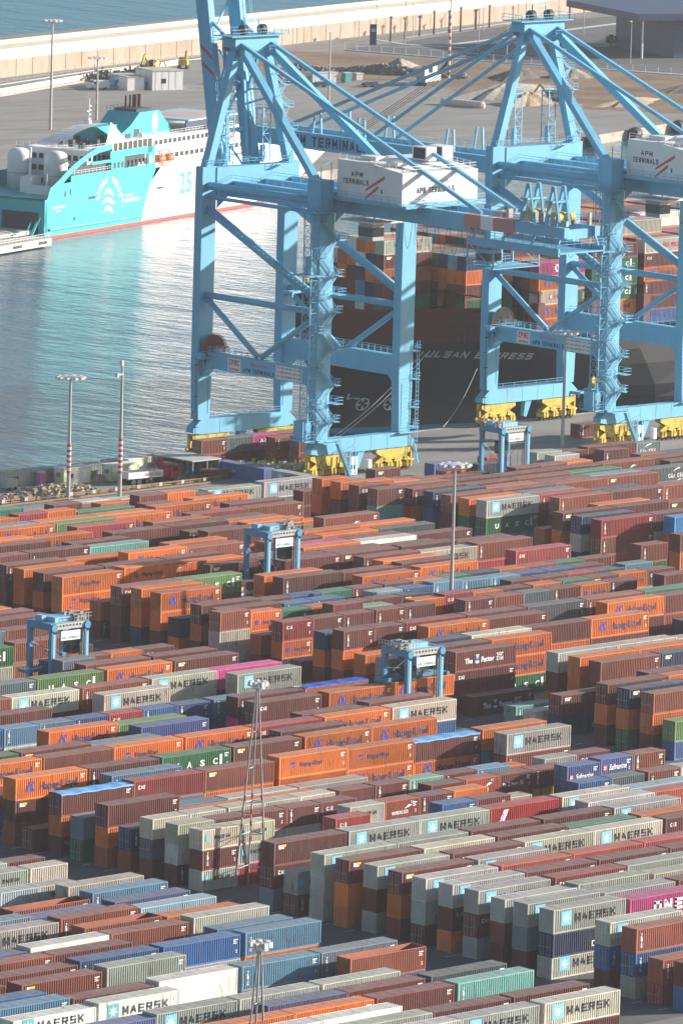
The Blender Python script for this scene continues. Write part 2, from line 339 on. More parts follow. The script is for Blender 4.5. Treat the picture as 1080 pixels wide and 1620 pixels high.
def deco(code, L, H):
    """marks on the long side; x from the left end, z from the bottom"""
    d = Deco()
    if code == 'M' or code == 'MR':
        d.rect(1.3, .85, 1.7, 1.72, 'B' if code == 'M' else 'T'); d.poly(star(2.15, 1.71, .74), 'W', -.006)
        d.add_mesh(T('MAERSK', 1.02, 6.9, .008, 0, 1.12), 3.6, 1.1, 'K' if code == 'M' else 'E')
    elif code == 'ms':
        d.rect(.55, 1.2, .55, .75, 'B'); d.add_mesh(T('MAERSK', .52, 2.7, .005, 0, 1.1), 2.0, 1.25, 'K')
    elif code in 'Hh':
        big = code == 'H'; sx = 1.75 if big else 2.0; s = 1.0 if big else .55; zb = .95 if big else 1.3
        if L < 8: sx, s, zb = .75, .58, 1.0
        for dx in (0, .62*s):                                 # slanted twin emblem
            d.poly([(sx+dx, zb), (sx+dx+.42*s, zb), (sx+dx+.42*s, zb+.5*s), (sx+dx+.82*s, zb+1.35*s), (sx+dx+.5*s, zb+1.35*s), (sx+dx+.12*s, zb+.7*s)], 'H')
        d.poly([(sx+.9*s, zb+.05*s), (sx+1.5*s, zb+.05*s), (sx+1.4*s, zb+.4*s), (sx+1.2*s, zb+.4*s)], 'H')
        if L < 8: d.add_mesh(T('Hapag-Lloyd', .55, 3.4, .035), 2.1, 1.05, 'N')
        elif big: d.add_mesh(T('Hapag-Lloyd', 1.0, 6.4, .035), 4.1, 1.05, 'N')
        else: d.add_mesh(T('Hapag-Lloyd', .58, 4.1, .03), 3.7, 1.35, 'N')
    elif code == 'U':
        if L < 8: d.add_mesh(T('UASC', .8, 3.4, .04), .9, .7, 'W'); d.rect(4.5, .75, .38, 1.1, 'W')
        else:
            for k, c in enumerate('UASC'): d.add_mesh(T(c, .78, .85, .05), 2.1+k*2.3, 1.05, 'W')
            d.rect(10.2, .95, .42, 1.35, 'W')
    elif code == 'O': d.add_mesh(T('ONE', 1.5 if L > 8 else 1.15, 5.0 if L > 8 else 3.3, .06), 4.1 if L > 8 else 1.6, .7, 'W')
    elif code == 'OP': d.add_mesh(T('ONE', 1.0, 4.0, .06), 3.6, .75, 'P')
    elif code == 'A': d.add_mesh(T('CAI', .56, 1.1, .05), .75, H-1.15, 'W')
    elif code == 'T':
        for k, c in enumerate('TRITON'): d.add_mesh(T(c, .25, .3, .05), .72, 2.05-k*.29, 'W')
    elif code == 'y':
        d.rect(.75, H-.85, .42, .5, 'W'); d.rect(1.2, H-.85, .5, .22, 'W'); d.rect(1.2, H-.6, .8, .26, 'Y')
    elif code == 'C':
        x = 6.5 if L > 8 else .9; w = 3.9
        d.add_mesh(T('CMA CGM', .78, w, .06), x, .62, 'W')
        d.poly([(x+1.1,1.75),(x+1.7,2.15),(x+2.4,2.35),(x+2.9,2.4),(x+2.9,2.2),(x+2.2,2.12),(x+1.6,1.9)], 'W')
        d.poly([(x+2.2,.2),(x+2.7,.35),(x+3.6,.45),(x+2.9,.22)], 'W')
    elif code == 'Z':
        s = 1.0 if L > 8 else .5; x = 1.9 if L > 8 else .5
        d.add_mesh(T('The', .72*s, 1.55*s, .05), x, 1.05, 'W'); d.rect(x+2.0*s, .85, .95*s, 1.45*s, 'H'); d.poly([(x+2.1*s,2.2*s if L>8 else 1.5),(x+2.85*s,2.2*s if L>8 else 1.5),(x+2.5*s,1.5*s if L>8 else 1.2)], 'Y', -.006)
        d.rect(x+2.1*s, .95, .7*s, .35*s, 'W', -.006); d.add_mesh(T('Factor', .72*s, 2.6*s, .05), x+3.3*s, 1.05, 'W')
        d.add_mesh(T('ZIM', .62*s, 1.35*s, .08), x+6.3*s, .95, 'W')
        for k in range(4): d.rect(x+(6.35+k*.36)*s, 1.9 if L > 8 else 1.45, .2*s, .2*s, 'W')
        for k in range(3): d.rect(x+(6.5+k*.36)*s, 1.65 if L > 8 else 1.3, .2*s, .2*s, 'W')
    elif code == 'S':
        d.rect(.5, .95, .62, .75, 'R'); d.rect(.56, 1.18, .5, .1, 'W', -.006); d.rect(.56, 1.42, .5, .1, 'W', -.006)
        d.add_mesh(T('Safmarine', .75, 3.3, .02, .35), 1.6, 1.0, 'W')
    elif code == 'HS':
        x = 1.2 if L < 8 else 4.2
        d.add_mesh(T('HAMBURG S\u00dcD', .42, 2.9, .04), x, .75, 'W'); d.poly([(x+2.2,1.35),(x+3.0,1.9),(x+3.6,1.75),(x+2.9,1.5)], 'W'); d.add_mesh(T('HS', .3, .5, .05), x+3.3, 1.55 if L>8 else 2.0, 'W')
    elif code == 'L':
        d.poly([(1.1,.15),(2.0,.15),(3.2,2.5),(2.35,2.5)], 'W'); d.add_mesh(T('SUDAM', .42, 1.75, .03), 1.75, .4, 'R', 1.1, -.006)
    elif code == 'YM': d.add_mesh(T('YANG MING', .85, 5.0, .04), 4.2, 1.0, 'R'); d.rect(3.0, .95, .7, .9, 'R'); d.rect(3.2, 1.2, .3, .5, 'W', -.006)
    elif code == 'HY': d.add_mesh(T('HYUNDAI', .9, 5.2, .05), 5.0, .7, 'W'); d.poly([(4.0,.7),(4.7,.7),(4.35,1.6)], 'T')
    return d
DECO = {}
def deco_parts(code, L, H):
    k = (code, L, H)
    if k not in DECO:
        DECO[k] = {m: vf for m, vf in deco(code, L, H).split().items()}
    return DECO[k]
DECOM = {}
def deco_mesh(code, L, H):
    k = (code, L, H)
    if k not in DECOM:
        out = []
        lets, emb = ([], []), ([], [])
        d = deco(code, L, H); mats = sorted(set(d.m))
        me = bpy.data.meshes.new('lettering'); me.from_pydata(d.v, [], d.f)
        for m in mats: me.materials.append(INK[m])
        me.polygons.foreach_set('material_index', [mats.index(m) for m in d.m]); me.update()
        DECOM[k] = me
    return DECOM[k]
MARKS = {}
def marks(L, H):
    """small painted plates near the far end of the long side"""
    if (L, H) not in MARKS:
        b = MB(); x = L-1.15
        for z, w_, h_ in ((H-.62,.75,.13),(H-.82,.5,.1),(H-1.02,.6,.1)): b.quad((x,0,z),(x+w_,0,z),(x+w_,0,z+h_),(x,0,z+h_))
        for z in (.75,1.0): b.quad((x+.45,0,z),(x+.62,0,z),(x+.62,0,z+.14),(x+.45,0,z+.14))
        MARKS[(L, H)] = b.mesh('small_plates', (INK['W'],))
    return MARKS[(L, H)]
tarp_mat = mat('blue_tarpaulin', (.16,.38,.68), .5, noise=.12, nscale=.7, bump=.25, bscale=.8)
tarp_dark = mat('dark_blue_tarpaulin', (.04,.10,.42), .5, noise=.15, nscale=.7, bump=.4, bscale=.8)
tarp_violet = mat('violet_tarpaulin', (.15,.17,.45), .5, noise=.15, nscale=.7)
TARP = {}
def tarp_mesh(L):
    if L not in TARP:
        b = MB(); n = 14
        for k in range(n):
            xa = -L/2-.05+k*(L+.1)/n; xb = xa+(L+.1)/n; za = .03+.05*math.sin(k*1.7); zb = .03+.05*math.sin((k+1)*1.7)
            if k == 0: za = .03
            if k == n-1: zb = .03
            b.quad((xa,-1.25,za-.02),(xb,-1.25,zb-.02),(xb,0,zb+.1),(xa,0,za+.1)); b.quad((xa,0,za+.1),(xb,0,zb+.1),(xb,1.25,zb-.02),(xa,1.25,za-.02))
            b.quad((xa,-1.26,za-.22),(xb,-1.26,zb-.22),(xb,-1.25,zb-.02),(xa,-1.25,za-.02))
        TARP[L] = b.mesh('tarpaulin', (tarp_mat,))
    return TARP[L]

def jit(c, key, a=.15):
    rnd = random.Random(key); s = 1+rnd.uniform(-a, a)*1.6; return tuple(max(.01, min(.9, v*s*(1+rnd.uniform(-a, a)*.35))) for v in c)
STUFF = dict(v=[], f=[], m=[], col=[])           # all the far containers, one mesh
smats = [paint_g, roof_g] + [INK[k] for k in sorted(INK)] + [steel]
sidx = {k: 2+i for i, k in enumerate(sorted(INK))}
nst = [0]
def stuff_add(V, Fc, Mi, col):
    i = nst[0]; STUFF['v'].append(V); nst[0] += len(V)
    STUFF['f'] += [tuple(k+i for k in f) for f in Fc]; STUFF['m'] += list(Mi); STUFF['col'].append(np.tile(np.array([*col, 1.0]), (len(V), 1)))
def rot_z(V, a): c, s = math.cos(a), math.sin(a); R = np.array([[c,-s,0],[s,c,0],[0,0,1]]); return V @ R.T
def add_far(cx, cy, z, L, H, code, key, rz=0.0):
    c, dc, kind = parse(code)
    me, V, Fc, Mi = body(L, H, kind if kind != 't' else 's')
    col = jit(PAL[c], key)
    stuff_add(rot_z(V, rz) + np.array([cx, cy, z]), Fc, Mi, col)
    if dc:
        for m, (dv, df) in deco_parts(dc, L, H).items():
            a = np.array(dv) + np.array([-L/2, -1.219-.008, 0])
            stuff_add(rot_z(a, rz) + np.array([cx, cy, z]), df, [sidx[m]]*len(df), (1,1,1))
    if kind == 't':
        pass
def parse(code):
    kind = 's'
    if '!' in code: code, kind = code.split('!')
    c, _, dc = code.partition(':')
    return c, dc, kind
def add_container(cx, cy, z, L, H, code, key, label, doors, group='shipping containers stacked in the yard', rz=0.0):
    c, dc, kind = parse(code)
    me = body(L, H, kind if kind != 't' else 's')[0]
    o = bpy.data.objects.new('shipping_container', me); COL.objects.link(o); o.location = (cx, cy, z); o.rotation_euler = (0,0,rz)
    col = list(jit(PAL[c], key)); o['paint'] = col
    tag(o, label, 'shipping container', group)
    if doors and kind != 'x':
        dm, rm = door(H)
        for s in (-1, 1):
            d = bpy.data.objects.new('door', dm); COL.objects.link(d); d.parent = o; d['paint'] = col
            d.location = (-L/2-.002, -1.055 if s < 0 else .025, .2)
            b = bpy.data.objects.new('locking_bars', rm); COL.objects.link(b); b.parent = d
    if dc:
        t = bpy.data.objects.new('lettering', deco_mesh(dc, L, H)); COL.objects.link(t); t.parent = o; t.location = (-L/2, -1.219-.008, 0)
    if c[0] in 'mrRobnlsdGv' and random.Random(key+'p').random() < .75:
        t = bpy.data.objects.new('small_plates', marks(L, H)); COL.objects.link(t); t.parent = o; t.location = (-L/2, -1.219-.006, 0)
    if kind == 't':
        t = bpy.data.objects.new('tarpaulin', tarp_mesh(L)); COL.objects.link(t); t.parent = o; t.location = (0, 0, H)
        t.data = t.data
        if c == 'o':
            t.material_slots[0].link = 'OBJECT'; t.material_slots[0].material = tarp_dark
    return o
LABELS = '''long cream grey container with star panel resting on a blue one
long grey container with star panel near the carrier over pink, second counted from the top
long orange container with blue emblem resting on a maroon one, second counted from the top
long steel blue container behind a steel blue one
long maroon container with vertical white mark resting on an orange one
long maroon container end to end with an orange one, near the tall yard mast
long red brown container end to end with a maroon one
long white container with smooth sides end to end with a red brown one
long dark slate container end to end with a red brown one
long maroon container resting on an orange one, end to end with a cream grey one
short maroon container with vertical white mark in front of a crimson one
long grey container with star panel in front of a crimson one
long cream grey container with star panel end to end with a bright red one
long sea green container with vertical white mark behind a white one
short grey green container
long navy container with white swoosh under a maroon one
long maroon container with yellow label resting on a navy one
long orange container resting on a cream grey one
long maroon container end to end with a blue one
long orange container with blue emblem in front of a sea green one
long maroon container in front of a grey one
long red brown container end to end with a navy one
long maroon container with short white lettering resting on a slate blue one
long maroon container with yellow label resting on a maroon one
long red brown container with vertical white mark end to end with a dark slate one
long grey green container end to end with a red brown one
long maroon container in front of a rose red one
long maroon container with yellow label behind an orange one
short maroon container with vertical white mark under a grey green one
short grey green container with small black lettering
long red brown container end to end with a rose red one
long dark green container under an orange one
long orange container under a navy one
long navy container with yellow label
short red brown container with vertical white mark end to end with a maroon one
long crimson container with short white lettering behind an orange one
long maroon container in front of a brown orange one
long orange container with blue emblem behind a navy one
long maroon container with vertical white mark in front of an orange one
long maroon container behind a pink one
long grey container resting on a grey one
long grey container with star panel resting on a grey one
long maroon container end to end with a maroon one, near the carrier holding orange
long grey container with star panel under a navy one
long navy container with white swoosh resting on a grey one
long grey container with star panel resting on a navy one
long maroon container with vertical white mark end to end with a pinkish maroon one
long maroon container with vertical white mark end to end with a dark green one
long orange container with blue emblem end to end with a cream grey one
long orange container with blue emblem behind a maroon one, in front of a maroon one
long maroon container near the carrier over pink, third counted from the top
long steel blue container with vertical white mark end to end with a red brown one
long cream grey container end to end with a maroon one
long red brown container with vertical white mark resting on a maroon one
long steel blue container with vertical white mark behind a crimson one
long maroon container resting on a cream grey one
long maroon container with vertical white mark resting on a pink one
long red brown container with vertical white mark resting on a rose red one
long red brown container end to end with a red brown one
long maroon container under a grey green one
long grey green container resting on a maroon one
long grey container with star panel resting on a grey green one
long grey container resting on a maroon one
long grey container near the middle lattice mast
long grey container end to end with a red brown one
short orange container with small blue emblem resting on a navy one
short crimson container with short white lettering resting on an orange one
long orange container with blue emblem behind a maroon one, fifth counted from the top
long pink container resting on a navy one
long grey container with star panel end to end with a bright red one
long pinkish maroon container with short white lettering
short steel blue container with vertical white mark
long dark green container with spaced white letters resting on a steel blue one
long grey container with star panel resting on a dark green one
long maroon container with vertical white mark end to end with a cream grey one
long red brown container with vertical white mark end to end with an orange one
long orange container with blue emblem near the striped camera mast, fourth counted from the top
long maroon container end to end with an orange one, behind a navy one
long white container with smooth sides resting on a white one
long bright red container with white diagonal band
long grey container with star panel near the carrier over pink, first counted from the top
long maroon container with vertical white mark resting on a maroon one
short orange container with small blue emblem end to end with a dark green one
long grey container end to end with a maroon one, behind a cream grey one
long cream grey container with star panel behind a dark blue one
long maroon container resting on an orange one, behind an orange one
long orange container in front of an orange one
long maroon container under blue tarpaulin end to end with a crimson one
long blue container with vertical white mark end to end with a steel blue one
short red brown container under a red brown one, near the striped camera mast
short red brown container end to end with a dark slate one
long orange container near the carrier beside olive green
long orange container with blue emblem behind a brown orange one
long maroon container in front of a crimson one
long maroon container with multicoloured square behind a sea green one
long orange container resting on an orange one, end to end with an orange one
long maroon container end to end with a steel blue one
long cream grey container with star panel behind a white one
long orange container under a red brown one
long red brown container resting on an orange one
long orange container with small blue emblem resting on a maroon one
long orange container with small blue emblem resting on an orange one, beyond the yard middle
long orange container with small blue emblem behind a grey one
long orange container under an orange one
long orange container resting on an orange one, under a maroon one
long maroon container with yellow label end to end with a cream grey one
long orange container with blue emblem behind a rose red one
long orange container end to end with a maroon one, behind a maroon one
long orange container with blue emblem resting on a dark green one
long orange container with blue emblem in front of a cream grey one
long orange container with blue emblem under an orange one, near the carrier holding orange
long orange container with small blue emblem end to end with a maroon one
long maroon container near the carrier over pink, first counted from the top
long dark green container with spaced white letters end to end with a maroon one
long maroon container behind an emerald green one
short red brown container under a red brown one, near the raised boom crane
short red brown container in front of a red brown one
long olive green container resting on a royal blue one
long orange container in front of a pinkish maroon one
long dark green container under a slate blue one
long slate blue container resting on a dark green one
long crimson container with short white lettering end to end with an orange one
long maroon container behind a rose red one
long maroon container with yellow label end to end with a slate blue one
long orange container end to end with a slate blue one
long rose red container with short white lettering behind a dark green one
long maroon container behind a blue one
long maroon container with yellow label near the raised boom crane
long red brown container with vertical white mark behind a cream grey one
long cream grey container behind a steel blue one
long orange container with blue emblem under a maroon one
long maroon container under blue tarpaulin end to end with an orange one
long orange container with blue emblem resting on a red brown one
long grey container end to end with a brick red one
long red brown container end to end with an orange one
long pale blue grey container
long maroon container with short white lettering resting on a pale blue grey one
long grey container with star panel resting on a maroon one, fourth counted from the top
long red brown container with vertical white mark end to end with a white one
long orange container under a maroon one, along the bottom edge
long maroon container with short white lettering resting on an orange one
long grey container with star panel resting on a maroon one, third counted from the top
long grey container behind a pink one
long blue container with vertical white mark resting on a maroon one
long grey container with star panel resting on a blue one
long blue container with vertical white mark end to end with a maroon one
long orange container with blue emblem in front of a red brown one
long orange container resting on a steel blue one
long grey container with star panel in front of a pink one
long white container with star panel behind a violet blue one
long sea green container
long slate blue container resting on a maroon one
long grey container with star panel resting on a slate blue one
long orange container with blue emblem behind a dark green one
long maroon container in front of an orange one, second counted from the top
long orange container with blue emblem in front of a royal blue one
short maroon container with multicoloured square
long red brown container under a maroon one
long maroon container with yellow label resting on a red brown one
long orange container with blue emblem resting on a maroon one, behind a maroon one
long navy container with vertical white mark resting on a red brown one
short maroon container behind a maroon one
long maroon container end to end with a maroon one, near the lowered boom crane
long maroon container resting on an orange one, in front of a slate blue one
long maroon container behind an orange one, in front of a slate blue one
long red brown container with small white lettering
long navy container resting on a navy one
long orange container with blue emblem in front of a crimson one
long cream grey container with star panel resting on a maroon one, around the yard middle
long dark slate container with white swoosh
long maroon container end to end with an emerald green one
long maroon container under an orange one
long orange container resting on a maroon one, under a maroon one
long maroon container with yellow label behind a grey one, second counted from the top
long cream grey container with star panel near the tall yard mast
long brick red container end to end with a rose red one
long maroon container behind a steel blue one
long red brown open topped container end to end with an orange one
long orange container with blue emblem in front of a slate blue one
long orange container with small blue emblem near the striped camera mast
long orange container with blue emblem behind a slate blue one
long cream grey container with star panel behind a rose red one
long grey container behind a violet blue one
short red brown container with vertical white mark end to end with a royal blue one
long maroon container with vertical white mark under a grey one
long grey container with star panel resting on a maroon one, before the yard middle
long violet blue container end to end with a violet blue one
long cream grey container with star panel resting on a grey one
long maroon container resting on an orange one, in front of a navy one
long orange container with blue emblem behind an orange one, near the middle lattice mast
long navy container with vertical white mark resting on a blue one
long maroon container behind a grey one, in front of a brick red one
short maroon container with vertical white mark near the carrier holding orange, beyond the yard middle
long olive green container with spaced white letters resting on a red brown one
long maroon container with short white lettering resting on a maroon one
long maroon container with multicoloured square resting on a maroon one
long steel blue container with vertical white mark resting on an orange one
short cream grey container under a red brown one
short red brown container resting on a cream grey one
long steel blue container end to end with a maroon one
long maroon container with yellow label behind a navy one
long pale teal container
long crimson container under a red brown one
long red brown container with vertical white mark behind a maroon one, along the bottom edge
long red brown container with yellow label end to end with a red brown one
long maroon container with vertical white mark end to end with a violet blue one
long red brown container with vertical white mark end to end with a pale teal one
long crimson container with short white lettering resting on a slate blue one
long grey container under a blue one
long blue container with vertical white mark under a red brown one
long red brown container with vertical white mark resting on a blue one
long white container with star panel behind a grey one
long brick red container end to end with a grey one
long maroon container end to end with a red brown one, near the lowered boom crane
long red brown container with yellow label end to end with a grey green one
short royal blue container with white script end to end with a red brown one
long royal blue container
long pink container with big white letters
long orange container resting on a red brown one
long orange container with blue emblem behind a cream grey one, around the yard middle
long slate blue container with vertical white mark
long orange container with small blue emblem behind a dark green one
short maroon container resting on a grey one
long orange container under blue tarpaulin
long grey container with star panel behind an orange one, in front of a grey one
long grey container in front of a rose red one
long maroon container with short white lettering in front of a maroon one
short blue container end to end with a dark slate one
long maroon container with yellow label behind a pink one
long rose red container
short cream grey container end to end with a grey one
long grey container under a maroon one
long maroon container resting on a grey one
long grey container with star panel resting on a maroon one, behind a maroon one
short dark blue container with vertical white mark
long olive green container end to end with an orange one
long steel blue container with vertical white mark resting on a red brown one
long grey container end to end with a grey one, behind a maroon one
long grey container with star panel resting on a maroon one, fifth counted from the top
long red brown container with yellow label resting on an orange one
long grey container with star panel end to end with a violet blue one
short red brown container with vertical white mark resting on a dark green one
short brick red container with small white lettering
long slate blue container end to end with an olive green one
long orange container in front of a violet blue one
long olive green container with spaced white letters end to end with an orange one
long orange container with blue emblem, around the yard middle, fourth counted from the top
long orange container with blue emblem behind a maroon one, around the yard middle
short grey container with small black lettering end to end with a cream grey one
short orange container resting on a red brown one
short maroon container with vertical white mark resting on an orange one
short maroon container with vertical white mark end to end with an orange one
long maroon container end to end with a sea green one
short maroon container with vertical white mark resting on a cream grey one
short dark slate container
short cream grey container resting on a dark slate one
long navy container resting on a grey one
long violet blue container end to end with a maroon one
short cream grey container with small black lettering resting on a grey one
long cream grey container with star panel behind a brick red one
long red brown container end to end with a slate blue one
long maroon container in front of a dark slate one
long red brown open topped container resting on a blue one
long maroon container in front of an orange one, before the yard middle
short red brown container with vertical white mark end to end with a dark slate one
long dark slate container behind a sea green one
short pale blue grey container
short maroon container with vertical white mark resting on a yellow one
short blue container end to end with a maroon one
short crimson container with short white lettering behind a grey one
short grey container resting on a maroon one
short cream grey container end to end with a maroon one
short maroon container with vertical white mark near the lowered boom crane
long maroon container with short white lettering end to end with a grey one
long pinkish maroon container
long grey container with star panel behind a brick red one
short royal blue container with white script resting on a dark green one
short grey container with small black lettering under a maroon one
short maroon container with vertical white mark resting on a grey one
short cream grey container with small black lettering resting on a maroon one
long red brown container with vertical white mark resting on a red brown one
long crimson container with vertical white mark
long rose red container with short white lettering end to end with a grey one
long grey container end to end with a rose red one
short maroon container end to end with a cream grey one
long white container with pink lettering
long orange container behind a white one, in front of a grey one
short maroon container resting on a sea green one
long sea green container with vertical white mark end to end with a maroon one
short maroon container with vertical white mark end to end with a pale green one
long red brown open topped container end to end with a steel blue one
short maroon container resting on an orange one
long maroon container with yellow label near the carrier over pink
short cream grey container with small black lettering end to end with a brick red one
long maroon container end to end with a grey one, behind a grey one
long grey container in front of a white one
long maroon container in front of a sea green one
long red brown container behind a red brown one
long grey container with star panel end to end with a cream grey one
long cream grey container with star panel end to end with a grey one'''.split('\n')
